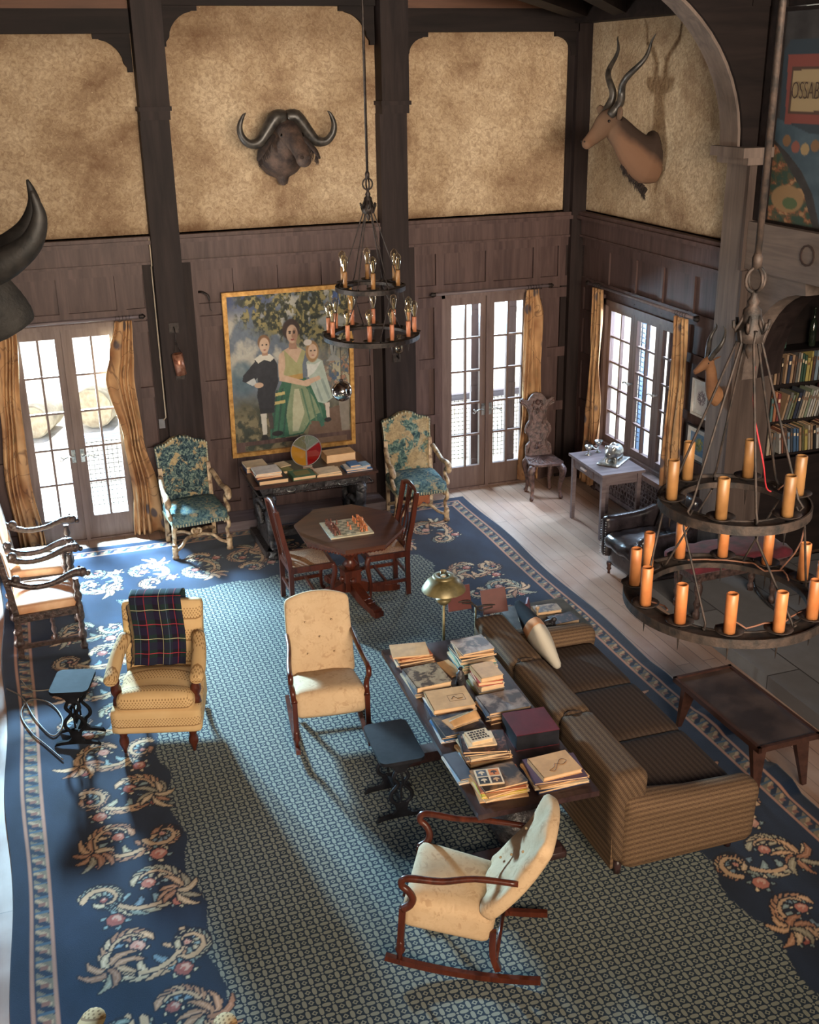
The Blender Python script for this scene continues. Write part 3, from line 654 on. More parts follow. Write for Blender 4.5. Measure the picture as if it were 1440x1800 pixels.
# ------------------------------------------------------------------ picture-map and lettering in the inglenook front
def painted(name, W, Hh, nx, nz, paintfn, m, parent, mat):
    """flat rectangle W x Hh in local x-z; paintfn(U, V) -> rgb in sRGB 0..255, V measured from the top"""
    U, V = np.meshgrid(np.linspace(0, 1, nx + 1), np.linspace(0, 1, nz + 1), indexing='ij')
    rgb = paintfn(U, V) / 255.0; lin = np.where(rgb <= .04045, rgb / 12.92, ((rgb + .055) / 1.055) ** 2.4)
    P = np.stack([(U - .5) * W, np.zeros_like(U), (.5 - V) * Hh], -1).reshape(-1, 3)
    ii, jj = np.meshgrid(np.arange(nx), np.arange(nz), indexing='ij'); k = nz + 1
    a = (ii * k + jj).ravel(); F = np.stack([a, a + 1, a + k + 1, a + k], 1)
    me = bpy.data.meshes.new(name); me.from_pydata(P.tolist(), [], F.tolist())
    ca = me.color_attributes.new('paint', 'FLOAT_COLOR', 'POINT')
    ca.data.foreach_set('color', np.concatenate([lin, np.ones_like(lin[..., :1])], -1).astype(np.float32).ravel()); me.update()
    me.materials.append(mat); o = bpy.data.objects.new(name, me); COL.objects.link(o); o.parent = parent; o.matrix_local = m; return o
rng = np.random.default_rng(5)
def fbm(U, V, f0=4, octs=4, seed=0):
    r = np.random.default_rng(seed); out = np.zeros_like(U); amp = 1; tot = 0
    for o in range(octs):
        n = int(f0 * 2 ** o) + 2; g = r.random((n + 1, n + 1)); x = np.clip(U, 0, .9999) * n; y = np.clip(V, 0, .9999) * n
        i = x.astype(int); j = y.astype(int); fx = x - i; fy = y - j; fx = fx * fx * (3 - 2 * fx); fy = fy * fy * (3 - 2 * fy)
        v = g[i, j] * (1 - fx) * (1 - fy) + g[i + 1, j] * fx * (1 - fy) + g[i, j + 1] * (1 - fx) * fy + g[i + 1, j + 1] * fx * fy
        out += v * amp; tot += amp; amp *= .55
    return out / tot
def over(img, mask, c): m = np.clip(mask, 0, 1)[..., None]; img[:] = img * (1 - m) + np.array(c, float) * m
def ell_m(U, V, cx, cy, rx, ry, soft=.08, rot=0):
    dx, dy = U - cx, V - cy; c, s = math.cos(rot), math.sin(rot); a, b_ = (dx * c + dy * s) / rx, (-dx * s + dy * c) / ry
    return np.clip((1 - np.sqrt(a * a + b_ * b_)) / soft, 0, 1)
def poly_m(U, V, pts):
    ins = np.zeros(U.shape, bool); n = len(pts)
    for i in range(n):
        x0, y0 = pts[i]; x1, y1 = pts[(i + 1) % n]
        if y0 == y1: continue
        c = ((y0 > V) != (y1 > V)) & (U < (x1 - x0) * (V - y0) / (y1 - y0) + x0); ins ^= c
    return ins.astype(float)
def paint_map(U, V):
    # U 0..1 runs away from the window side (toward the viewer) over 3 m
    x = U * 3.0; n = fbm(U, V, 20, 4, 2); img = np.zeros(U.shape + (3,)); img[:] = (58, 52, 52)
    img += (n[..., None] - .5) * 40
    sea = poly_m(x, V, [(.04, .50), (3, .40), (3, 1), (.75, 1), (.62, .85), (.45, .74), (.25, .66), (.05, .60)]); over(img, sea, (62, 90, 108)); img += (sea * (n - .5) * 36)[..., None]
    land = poly_m(x, V, [(0, .60), (.12, .64), (.30, .74), (.50, .84), (.66, 1), (0, 1)])
    n2 = fbm(U, V, 34, 4, 9); over(img, land, (92, 84, 52)); over(img, land * (n2 > .54), (168, 92, 52)); over(img, land * (n2 < .40), (46, 82, 66)); over(img, land * (n2 > .63), (196, 140, 84))
    over(img, ell_m(x, V, .30, .88, .22, .07), (176, 128, 74)); over(img, ell_m(x, V, .34, .9, .1, .03), (86, 112, 62))
    over(img, poly_m(x, V, [(.07, .18), (.14, .13), (3, .12), (3, .54), (.5, .56), (.10, .50)]), (46, 62, 76))
    over(img, poly_m(x, V, [(.13, .20), (1.5, .18), (1.5, .50), (.17, .52)]), (156, 62, 50)); over(img, poly_m(x, V, [(.19, .255), (1.4, .24), (1.4, .46), (.20, .475)]), (92, 58, 44)); over(img, poly_m(x, V, [(.215, .27), (1.38, .255), (1.38, .445), (.225, .46)]), (190, 154, 100))
    for k in range(7): cx = .22 + k * .12; cy = .60 + .035 * math.sin(k * .9); over(img, ell_m(x, V, cx, cy, .055, .03), [(150, 100, 56), (164, 78, 58), (186, 146, 88)][k % 3])
    g = img.mean(-1, keepdims=True); return np.clip((g + (img - g) * .72) * .80, 0, 255)
CANVAS = vcol('oil_canvas', .5, bump=.25); MAPM = vcol('painted_map_panel', .6)
t = thing('painted_map', 'large painted map panel with red cartouche in the inglenook front above the carved beam', 'painted map', (-.005, -4.8, 4.2))
painted('map_surface', 3.0, 1.62, 300, 160, paint_map, Matrix.Rotation(R_(-90), 4, 'Z') , t, MAPM)
b = B(); b.bb(-.02, .02, -1.52, 1.52, -.84, -.81); b.bb(-.02, .02, 1.5, 1.53, -.84, .84); b.bb(-.02, .02, -1.52, 1.52, .81, .84); b.build('border', BEAM, t)
def text(s, size, parent, m, mat, ext=.002, name='lettering'):
    c = bpy.data.curves.new(name, 'FONT'); c.body = s; c.size = size; c.extrude = ext; c.resolution_u = 3; c.offset = -.004
    tmp = bpy.data.objects.new(name, c); COL.objects.link(tmp); me = bpy.data.meshes.new_from_object(tmp.evaluated_get(bpy.context.evaluated_depsgraph_get())); bpy.data.objects.remove(tmp)
    me.materials.clear(); me.materials.append(mat); o = bpy.data.objects.new(name, me); COL.objects.link(o); o.parent = parent; o.matrix_local = m; return o
INK = flat('dark_ink', S(52, 34, 26), .8)
LM = Matrix(((0, 0, -1, 0), (-1, 0, 0, 0), (0, 1, 0, 0), (0, 0, 0, 1)))     # text read from inside the hall on the right wall
text('OSSABAW', .19, t, Matrix.Translation((-.012, 1.27, .16)) @ LM @ Matrix.Scale(.62, 4, (1, 0, 0)), INK)
tt = thing('carved_lettering', 'dark letters carved into the hewn beam below the painted map', 'lettering', (-.105, -3.95, 3.10))
text('O S S A B A W', .26, tt, LM, INK, .004, 'letters')
# ------------------------------------------------------------------ carpet with painted-in border scrolls (colour per vertex)
X0, X1, Y0, Y1 = -6.64, -1.53, -9.4, -.28
DX = .0105
nx = int((X1 - X0) / DX); ny = int((Y1 - Y0) / DX)
gx = np.linspace(X0, X1, nx + 1); gy = np.linspace(Y0, Y1, ny + 1)
GX, GY = np.meshgrid(gx, gy, indexing='ij')
img = np.zeros(GX.shape + (3,)); U = (GX - X0) / (X1 - X0); V = (GY - Y0) / (Y1 - Y0)
nz = fbm(U, V, 24, 5, 3)
img[:] = (24, 38, 58); img += (nz[..., None] - .5) * 16
alpha = np.zeros(GX.shape)
# distance from the nearest edge
dL, dR_, dT = GX - X0, X1 - GX, Y1 - GY
dE = np.minimum(np.minimum(dL, dR_), dT)
# central field with a wavy outline
wav = .05 * np.sin(GY * 9.0) + .035 * np.sin(GX * 11 + 1) + (fbm(U, V, 30, 3, 8) - .5) * .10
field = (GX > -5.60 + wav) & (GX < -2.55 + wav) & (GY < -1.62 + wav * 1.2)
alpha[field] = 1
def stroke(pts, wds, col, soft=1.0):
    """paint a tapered stroke of discs; pts (x, y) in metres"""
    for (x, y), r in zip(pts, wds):
        i0, i1 = int((x - r - X0) / DX), int((x + r - X0) / DX) + 2; j0, j1 = int((y - r - Y0) / DX), int((y + r - Y0) / DX) + 2
        i0, j0 = max(i0, 0), max(j0, 0)
        if i1 <= i0 or j1 <= j0 or i0 > nx or j0 > ny: continue
        d = np.hypot(GX[i0:i1, j0:j1] - x, GY[i0:i1, j0:j1] - y); mk = d < r
        img[i0:i1, j0:j1][mk] = col; alpha[i0:i1, j0:j1][mk] = 0
rr = random.Random(11)
CR = [(182, 146, 112), (190, 166, 134), (156, 112, 86), (170, 128, 98), (146, 138, 116)]
PK = [(176, 112, 96), (190, 140, 122), (150, 84, 74)]
OUT = (24, 26, 40)
def curve(fn, w0, w1, col, n=60, edge=.013, bell=False):
    ps = [fn(k / n) for k in range(n + 1)]; ws = [lerp(w0, w1, k / n) if not bell else w0 + (w1 - w0) * math.sin(PI * (k / n)) for k in range(n + 1)]
    stroke(ps, [q + edge for q in ws], OUT); stroke(ps, ws, col)
    return ps, ws
def leafstroke(x, y, ang, L, w_, col, bend=.5):
    def fn(t): a = ang + bend * t; return (x + L * t * math.cos(a), y + L * t * math.sin(a))
    n = 22; ps = [fn(k / n) for k in range(n + 1)]; ws = [w_ * (math.sin(PI * min(1, (k / n) * .85 + .12)) ** .8) for k in range(n + 1)]
    stroke(ps, [q + .010 for q in ws], OUT); stroke(ps, ws, col)
    hl = tuple(min(255, c + 26) for c in col); stroke(ps[4:-5], [max(.004, q * .3) for q in ws[4:-5]], hl)
def flower(x, y, r):
    for k in range(6): leafstroke(x, y, k * PI / 3 + .4, r * 1.7, r * .34, rr.choice([(186, 176, 146), (120, 140, 138), (206, 186, 150)]), .3)
    stroke([(x, y)], [r + .012], OUT); stroke([(x, y)], [r], rr.choice(PK)); stroke([(x + r * .2, y + r * .2)], [r * .55], (200, 160, 140)); stroke([(x, y)], [r * .25], (176, 100, 88))
def scroll(cx, cy, R, a0, turn, hand):
    """one acanthus volute: overlapping leaves fanned along a spiral, with a slim stem"""
    def sp(t):
        a = a0 + hand * turn * t; q = R * (1 - .72 * t ** 1.1); return (cx + q * math.cos(a), cy + q * math.sin(a)), a, q
    N = 17; warm = rr.random() < .7
    for k in range(N):
        t = k / N; (x, y), a, q = sp(t)
        c = rr.choice(CR[:4] if warm else [(156, 150, 126), (176, 160, 130), (124, 134, 124)])
        leafstroke(x - .3 * q * math.cos(a) * 0, y, a + hand * (PI / 2 - .45), (.56 * q + .05), .016 + .085 * q, c, hand * .95)
        if k % 2: leafstroke(x, y, a + hand * (PI / 2 + .55), .34 * q + .03, .010 + .05 * q, rr.choice([(128, 146, 144), (160, 150, 124), (104, 124, 134), c]), hand * .9)
    pts = [sp(k / 70)[0] for k in range(71)]; ws = [.006 + .013 * (1 - k / 70) for k in range(71)]
    stroke(pts, [q + .008 for q in ws], OUT); stroke(pts, ws, (190, 158, 124))
    flower(cx, cy, R * .16)
def band(cfun, L, step, horizontal=False, width=.22):
    """scrolls alternate along the band, linked by S-shaped stems"""
    n = int(L / step)
    for k in range(n):
        s = (k + .5) * step; h = 1 if k % 2 else -1
        cx, cy = cfun(s, h * width * .22); R = width * rr.uniform(.80, .95)
        base = 0 if not horizontal else PI / 2
        scroll(cx, cy, R, base + (PI if h > 0 else 0) + rr.uniform(-.3, .3), 5.4, h)
        scroll(*cfun(s + step * .12, -h * width * .72), width * .42, rr.uniform(0, 6.28), 4.6, -h)
        fx, fy = cfun(s + step * .5, -h * width * .55); flower(fx, fy, rr.uniform(.04, .052))
        fx, fy = cfun(s + step * .42, h * width * .75); flower(fx, fy, rr.uniform(.03, .045))
        x0, y0 = cfun(s + step * .25, h * width * .8)
        for q in range(8): leafstroke(x0, y0, q * .8 + rr.uniform(0, .4), rr.uniform(.12, .20), .021, rr.choice(CR), h * rr.uniform(.4, 1.2))
band(lambda s, o: (-5.90 + o, -1.9 - s), 7.2, .52, width=.29)
band(lambda s, o: (-2.20 + o, -1.9 - s), 7.2, .52, width=.27)
band(lambda s, o: (-6.05 + s, -1.16 + o), 4.3, .50, True, width=.29)
# guard bands: two pale lines with a running rope ornament between them
def guard(d, along, inside):
    m = (d > .105) & (d < .235) & inside
    img[m] = (30, 40, 58)
    for q in (.112, .228): mm = (np.abs(d - q) < .0085) & inside; img[mm] = (160, 118, 98)
    ph = (along / .135) % 1.0; v = (d - .17) / .045
    rope = (np.abs(np.sin((ph + v * .28) * PI)) > .55) & (np.abs(v) < .95) & inside; img[rope] = (112, 100, 82)
    r2 = (np.abs(np.sin((ph + v * .28 + .12) * PI)) > .94) & (np.abs(v) < .8) & inside; img[r2] = (160, 134, 106)
    r3 = (ph < .34) & (ph > .12) & (np.abs(v) < .45) & inside; img[r3] = (124, 84, 70)
    r4 = (np.abs(ph - .7) < .07) & (np.abs(v) < .9) & inside; img[r4] = (62, 82, 96)
guard(dL, GY, (dL <= dT)); guard(dR_, GY, (dR_ <= dT)); guard(dT, GX, (dT < dL) & (dT < dR_))
img[alpha < .5] *= (1 + (nz[alpha < .5][:, None] - .5) * .35)
lin = np.clip(img, 0, 255) / 255; lin = np.where(lin <= .04045, lin / 12.92, ((lin + .055) / 1.055) ** 2.4)
Z = .012 + .006 * (fbm(U, V, 14, 2, 4) - .5)
Z += .045 * np.clip(1 - dR_ / .2, 0, 1) * np.clip(np.sin(GY * 8 + 1.2) * np.exp(-((GY + 5.9) / 1.0) ** 2) * 1.5, 0, 1)
XX = GX + .018 * np.sin(GY * 3.1) * np.clip(1 - np.minimum(dL, dR_) / .3, 0, 1); YY = GY + .014 * np.sin(GX * 4) * np.clip(1 - dT / .3, 0, 1)
P = np.stack([XX, YY, Z], -1).reshape(-1, 3)
k = ny + 1; ii, jj = np.meshgrid(np.arange(nx), np.arange(ny), indexing='ij'); a = (ii * k + jj).ravel()
F = np.stack([a, a + k, a + k + 1, a + 1], 1)
# thin edge skirt so the carpet has thickness
ring = [i * k for i in range(nx + 1)] + [nx * k + j for j in range(1, ny + 1)] + [i * k + ny for i in range(nx - 1, -1, -1)] + [j for j in range(ny - 1, 0, -1)]
nb = len(P); low = P[ring].copy(); low[:, 2] = .001; P = np.vstack([P, low]); m_ = len(ring)
F = np.vstack([F, [[ring[q], nb + q, nb + (q + 1) % m_, ring[(q + 1) % m_]] for q in range(m_)]])
cols = np.concatenate([lin, alpha[..., None]], -1).reshape(-1, 4); cols = np.vstack([cols, cols[ring]])
me = bpy.data.meshes.new('carpet')
me.vertices.add(len(P)); me.vertices.foreach_set('co', P.astype(np.float32).ravel())
me.loops.add(F.size); me.loops.foreach_set('vertex_index', F.astype(np.int32).ravel())
me.polygons.add(len(F)); me.polygons.foreach_set('loop_start', (np.arange(len(F)) * 4).astype(np.int32)); me.polygons.foreach_set('use_smooth', np.ones(len(F), bool))
me.update(calc_edges=True)
ca = me.color_attributes.new('paint', 'FLOAT_COLOR', 'POINT'); ca.data.foreach_set('color', cols.astype(np.float32).ravel())
me.materials.append(RUGM); rug = bpy.data.objects.new('carpet', me); COL.objects.link(rug)
tag(rug, 'huge blue carpet with lattice field and scrolling acanthus border on the plank floor', 'carpet')
RZ = .0175
# ------------------------------------------------------------------ chairs, tables and sofa
def obj_at(b, name, mat, parent, **k): return b.build(name, mat, parent, **k)
# ---- rush-seated chair
def rush_chair(x, y, rz, label):
    t = thing('dining_chair', label, 'chair', (x, y, RZ), rz, 'rush-seated chairs at the chess table')
    for s in (-1, 1):
        B().bar([(s * .19, .17, 0), (s * .185, .17, .44), (s * .185, .22, .72), (s * .18, .27, 1.0)], .036, .042, sub=4).build('rear_leg', MAHOG, t)
        B().tube([(s * .205, -.215, .44), (s * .215, -.235, .36), (s * .20, -.205, .18), (s * .205, -.21, .05), (s * .21, -.232, .018), (s * .21, -.232, .001)], [.027, .027, .018, .014, .02, .018], 8, sub=3).build('front_leg', MAHOG, t)
        B().box((s * .195, -.02, .15), (.02, .36, .03)).build('stretcher', MAHOG, t)
    B().box((0, .17, .2), (.36, .018, .03)).build('stretcher', MAHOG, t); B().box((0, -.05, .16), (.38, .02, .025)).build('stretcher', MAHOG, t)
    b = B(); b.bb(-.22, .22, -.235, -.205, .39, .445); b.bb(-.2, .2, .155, .185, .39, .445); b.bb(-.215, -.19, -.21, .16, .39, .445); b.bb(.19, .215, -.21, .16, .39, .445); b.build('seat_rail', MAHOG, t)
    b = B(); c = [(-.2, -.215, .442), (.2, -.215, .442), (.185, .16, .442), (-.185, .16, .442)]; b.add(c + [(0, -.03, .468)], [(0, 1, 4), (1, 2, 4), (2, 3, 4), (3, 0, 4), (3, 2, 1, 0)]); b.build('rush_seat', RUSH, t)
    b = B(); b.tube([(-.19, .262, .97), (-.12, .27, 1.01), (0, .27, 1.03), (.12, .27, 1.01), (.19, .262, .97)], .022, 6, flat=(.6, 1.2), sub=3); b.build('crest_rail', MAHOG, t)
    b = B()
    for s in (-1, 0, 1): b.bar([(s * .035, .17, .46), (s * .09, .205, .66), (s * .03, .235, .82), (s * .05, .268, 1.0)], .018, .012, sub=5)
    b.box((0, .175, .475), (.16, .02, .04)); b.build('splat', MAHOG, t)
    return t
RUSH = mat_noise('rush_weave', S(126, 84, 56), S(178, 136, 98), 60, .7, stretch=(1, 3, 1), bump=.5)
rush_chair(-3.95, -2.33, R_(90), 'mahogany rush-seated chair tucked in at the left of the chess table')
rush_chair(-3.17, -2.33, R_(-90), 'mahogany rush-seated chair at the chess table on the side nearer the side window')
# ---- octagonal chess table
t = thing('octagonal_table', 'octagonal dark wood pedestal table carrying the chess set', 'table', (-3.54, -2.44, RZ), 0)
def octa(rx, ry, k=.40):
    return [(-rx, -ry * k), (-rx, ry * k), (-rx * k, ry), (rx * k, ry), (rx, ry * k), (rx, -ry * k), (rx * k, -ry), (-rx * k, -ry)]
b = B(); b.prism(octa(.46, .53), .715, .735); b.prism(octa(.445, .515), .69, .715); b.build('tabletop', MAHOGX, t)
b = B(); pts = octa(.43, .50); b.prism(octa(.428, .498), .672, .689)
for i in range(8):
    a, c = Vector((*pts[i], 0)), Vector((*pts[(i + 1) % 8], 0)); n = int((c - a).length / .032)
    for k in range(n): p = a.lerp(c, (k + .5) / n); b.box((p.x, p.y, .68), (.014, .014, .022))
b.build('dentil_moulding', MAHOG, t)
b = B(); b.lathe([(.05, .30), (.05, .34), (.075, .36), (.045, .40), (.04, .42), (.095, .47), (.105, .53), (.08, .58), (.05, .60), (.09, .62), (.12, .67), (.12, .69)], n=20); b.build('turned_baluster', MAHOG, t)
b = B(); b.box((0, 0, .21), (.15, .15, .20), rz=.1); b.box((0, 0, .31), (.17, .17, .02), rz=.1)
for s in (-.08, .08): b.sph((s, 0, .22), .03, 8); b.sph((0, s, .22), .03, 8)
b.build('pedestal_block', MAHOG, t)
for a in (-1.31, .14, 1.75, 3.05):
    d = Vector((math.cos(a), math.sin(a), 0)); b = B()
    b.bar([d * .04 + Vector((0, 0, .15)), d * .2 + Vector((0, 0, .09)), d * .36 + Vector((0, 0, .045)), d * .46 + Vector((0, 0, .04))], [.085, .085, .08, .085], [.10, .09, .06, .07], up=(0, 0, 1), sub=3)
    for q in (.2, .28, .36): b.tube([d * q + Vector((-d.y * .035, d.x * .035, .10)), d * q + Vector((d.y * .035, -d.x * .035, .10))], .010, 6)
    b.box(d * .45 + Vector((0, 0, .03)), (.08, .09, .05), rz=a); b.build('foot', MAHOG, t)
# ---- chess set
def chessboard():
    m, tt = new_mat('chess_board'); v = tt.coord(scale=(1, 1, 0)); ch = tt.n('ShaderNodeTexChecker'); tt.l(v, ch.inputs[0]); ch.inputs['Scale'].default_value = 1 / .042
    ch.inputs[1].default_value = (*S(210, 202, 176), 1); ch.inputs[2].default_value = (*S(134, 136, 118), 1); tt.set(tt.mix(tt.m('MULTIPLY', tt.noise(tt.coord(), 20, 3), .3), ch.outputs[0], S(160, 150, 120)), .35); return m
BOARD = chessboard(); BZ = RZ + .735
t = thing('chess_board', 'cream and grey chess board lying on the octagonal table', 'chess board', (-3.575, -2.49, BZ), 0)
B().box((0, 0, .012), (.336, .336, .008)).build('playing_surface', BOARD, t)
b = B(); b.box((0, 0, .006), (.40, .40, .012)); b.build('board_frame', flat('cream_border', S(198, 190, 164), .4), t)
PCB = flat('brown_chess_wood', S(112, 62, 44), .3); PCW = flat('orange_chess_wood', S(206, 128, 82), .3)
PR = {'pawn': [(.013, 0), (.013, .005), (.007, .012), (.006, .024), (.009, .026), (.005, .028), (.008, .036), (.004, .043), (0, .044)],
      'rook': [(.015, 0), (.015, .006), (.010, .012), (.009, .032), (.012, .036), (.012, .046), (.009, .046), (.009, .042), (0, .042)],
      'bishop': [(.015, 0), (.015, .006), (.009, .012), (.006, .034), (.010, .037), (.006, .039), (.009, .048), (.005, .058), (.002, .060), (.002, .064), (0, .064)],
      'queen': [(.017, 0), (.017, .007), (.010, .014), (.007, .046), (.012, .049), (.007, .052), (.012, .066), (.005, .067), (.004, .072), (0, .073)],
      'king': [(.017, 0), (.017, .007), (.010, .014), (.008, .05), (.013, .053), (.008, .056), (.012, .070), (.006, .074), (.003, .074), (.003, .084), (0, .084)]}
BACK = ['rook', 'knight', 'bishop', 'queen', 'king', 'bishop', 'knight', 'rook']
ORD = ['first', 'second', 'third', 'fourth', 'fifth', 'sixth', 'seventh', 'eighth']
cache = {}
def piece(kind, mt, x, y, label, grp):
    key = (kind, mt.name)
    if key not in cache:
        b = B()
        if kind == 'knight':
            b.lathe([(.015, 0), (.015, .006), (.009, .012), (.009, .018), (0, .018)], n=10); b.tube([(0, 0, .015), (.004, 0, .03), (0, 0, .045), (-.01, 0, .05), (-.018, 0, .042)], [(.007, .009), (.006, .009), (.006, .008), (.005, .006), (.004, .004)], 7, sub=2); b.box((.004, 0, .053), (.004, .008, .008))
        else: b.lathe(PR[kind], n=10)
        if kind == 'king': b.box((0, 0, .084), (.010, .003, .004))
        o = b.build('chess_' + kind, mt); cache[key] = o
    else: o = cache[key].copy(); COL.objects.link(o)
    o.location = (x, y, BZ + .016); tag(o, label, 'chess piece', grp)
for i in range(8):
    yy = -2.49 + (3.5 - i) * .042
    far = 'counted from the wall side'
    piece(BACK[i], PCB, -3.575 - .147, yy, 'dark brown chess %s, %s in its back row %s' % (BACK[i], ORD[i], far), 'dark chess pieces')
    piece('pawn', PCB, -3.575 - (.105 if i != 1 else .06), yy, 'dark brown chess pawn, %s in its row %s' % (ORD[i], far), 'dark chess pieces')
    piece(BACK[i], PCW, -3.575 + .147, yy, 'orange chess %s, %s in its back row %s' % (BACK[i], ORD[i], far), 'orange chess pieces')
    piece('pawn', PCW, -3.575 + (.105 if i not in (3, 5) else .021), yy, 'orange chess pawn, %s in its row %s' % (ORD[i], far), 'orange chess pieces')
# ---- tapestry armchairs
def tapestry_chair(x, y, rz, label, bm, sm, torn=False):
    t = thing('tapestry_armchair', label, 'armchair', (x, y, RZ), rz, 'gilt tapestry armchairs against the back wall')
    # back panel with serpentine top
    top = [(-.27, .99), (-.25, 1.01), (-.16, 1.03), (-.08, 1.075), (0, 1.09), (.08, 1.075), (.16, 1.03), (.25, 1.01), (.27, .99)]
    poly = [(-.25, .42)] + top + [(.25, .42)]
    lean = Matrix.Translation((0, .30, 0)) @ Matrix(((1, 0, 0, 0), (0, 1, .20, -.10), (0, 0, 1, 0), (0, 0, 0, 1)))
    b = B(); b.m = lean; b.prism(poly, -.045, .03, XZ); b.grid(lambda u, v: (lerp(-.24, .24, u), -.046 - .03 * math.sin(PI * u) * math.sin(PI * v), lerp(.43, .99 + .07 * math.sin(PI * u) ** 2, v)), 10, 12); b.build('backrest', bm, t)
    b = B(); b.m = lean; fr = poly[1:-1]
    line = [(-.25, -.048, .45)] + [(x_, -.048, z_) for x_, z_ in [(-.262, .9)] + top + [(.262, .9)]] + [(.25, -.048, .45)]
    for i in range(len(line) - 1):
        a_, c_ = Vector(line[i]), Vector(line[i + 1]); n = max(1, int((c_ - a_).length / .028))
        for k in range(n): p = a_.lerp(c_, k / n); b.box(p, (.012, .012, .022))
    b.build('fringe', FRINGE, t)
    b = B(); b.cush((0, -.02, .40), (.57, .54, .13), .045, 8, puff=(0, 0, .045), taper=(1, 1)); b.build('seat', sm, t)
    b = B()
    for k in range(20): b.box((-.275 + k * .029, -.292, .36), (.012, .010, .03))
    for k in range(16): b.box((.289, -.27 + k * .03, .36), (.010, .012, .03)); b.box((-.289, -.27 + k * .03, .36), (.010, .012, .03))
    b.build('seat_fringe', FRINGE, t)
    for s in (-1, 1):
        b = B(); b.tube([(s * .27, .24, .72), (s * .285, .12, .68), (s * .30, -.02, .63), (s * .31, -.14, .64), (s * .315, -.22, .62), (s * .31, -.25, .58), (s * .31, -.225, .55)], [.026, .028, .026, .030, .036, .032, .018], 9, sub=3)
        b.build('arm', GILT, t)
        b = B(); b.tube([(s * .31, -.2, .60), (s * .305, -.13, .55), (s * .30, -.13, .50), (s * .305, -.2, .46), (s * .30, -.235, .43), (s * .285, -.2, .41), (s * .285, -.17, .43)], [.022, .022, .02, .024, .024, .018, .012], 8, sub=3); b.build('arm_support', GILT, t)
        b = B(); b.tube([(s * .27, -.2, .345), (s * .28, -.255, .33), (s * .285, -.27, .28), (s * .275, -.22, .22), (s * .28, -.22, .16), (s * .285, -.24, .13)], [.018, .024, .022, .022, .02, .03], 8, sub=3)
        b.tube([(s * .27, -.2, .345), (s * .255, -.235, .31), (s * .26, -.26, .33)], [.016, .014, .01], 7, sub=3)
        b.lathe([(.034, 0), (.036, .02), (.026, .03), (.030, .045), (.030, .10), (.034, .11), (.026, .13)], (s * .285, -.24, 0), 10); b.build('front_leg', GILT, t)
        b = B(); b.bar([(s * .25, .26, .0), (s * .25, .25, .36), (s * .255, .30, .8)], .04, .04); b.build('rear_leg', GILT, t)
    # curly crossed stretcher
    b = B()
    for s in (-1, 1):
        b.tube([(s * .28, -.24, .075), (s * .2, -.19, .10), (s * .14, -.14, .15), (s * .06, -.05, .14), (0, 0, .11), (-s * .12, .13, .13), (-s * .25, .25, .07)], .018, 8, sub=4)
        b.tube([(s * .03, -.03, .14), (s * .05, -.02, .18), (s * .02, 0, .19), (0, -.02, .16)], .014, 7, sub=3)
    b.sph((0, 0, .16), .035, 8); b.build('stretcher', GILT, t)
    if torn:
        b = B(); b.grid(lambda u, v: (lerp(-.05, .12, u), -.20 + .05 * u, lerp(.34, .20 - .02 * math.sin(u * 9), v)), 6, 4); b.build('hanging_webbing', flat('rust_webbing', S(150, 88, 60), .9), t, thick=.004)
        b = B(); b.grid(lambda u, v: (lerp(-.24, .24, u), -.16 + v * .32, .34 - .13 * math.sin(PI * u) * (.6 + .4 * math.sin(v * 3))), 10, 6); b.build('sagging_bottom_cloth', flat('dark_webbing', S(52, 42, 34), .9), t, thick=.004)
FRINGE = mat_noise('cut_fringe', S(120, 130, 118), S(190, 182, 150), 60, .9)
tapestry_chair(-4.68, -.62, R_(5), 'gilt armchair in blue-green tapestry standing by the left door curtain', TAPL, TAPSEAT)
tapestry_chair(-2.26, -.66, R_(-4), 'gilt armchair in sandy tapestry with leaves standing by the right french door', TAPR, TAPSEAT, True)
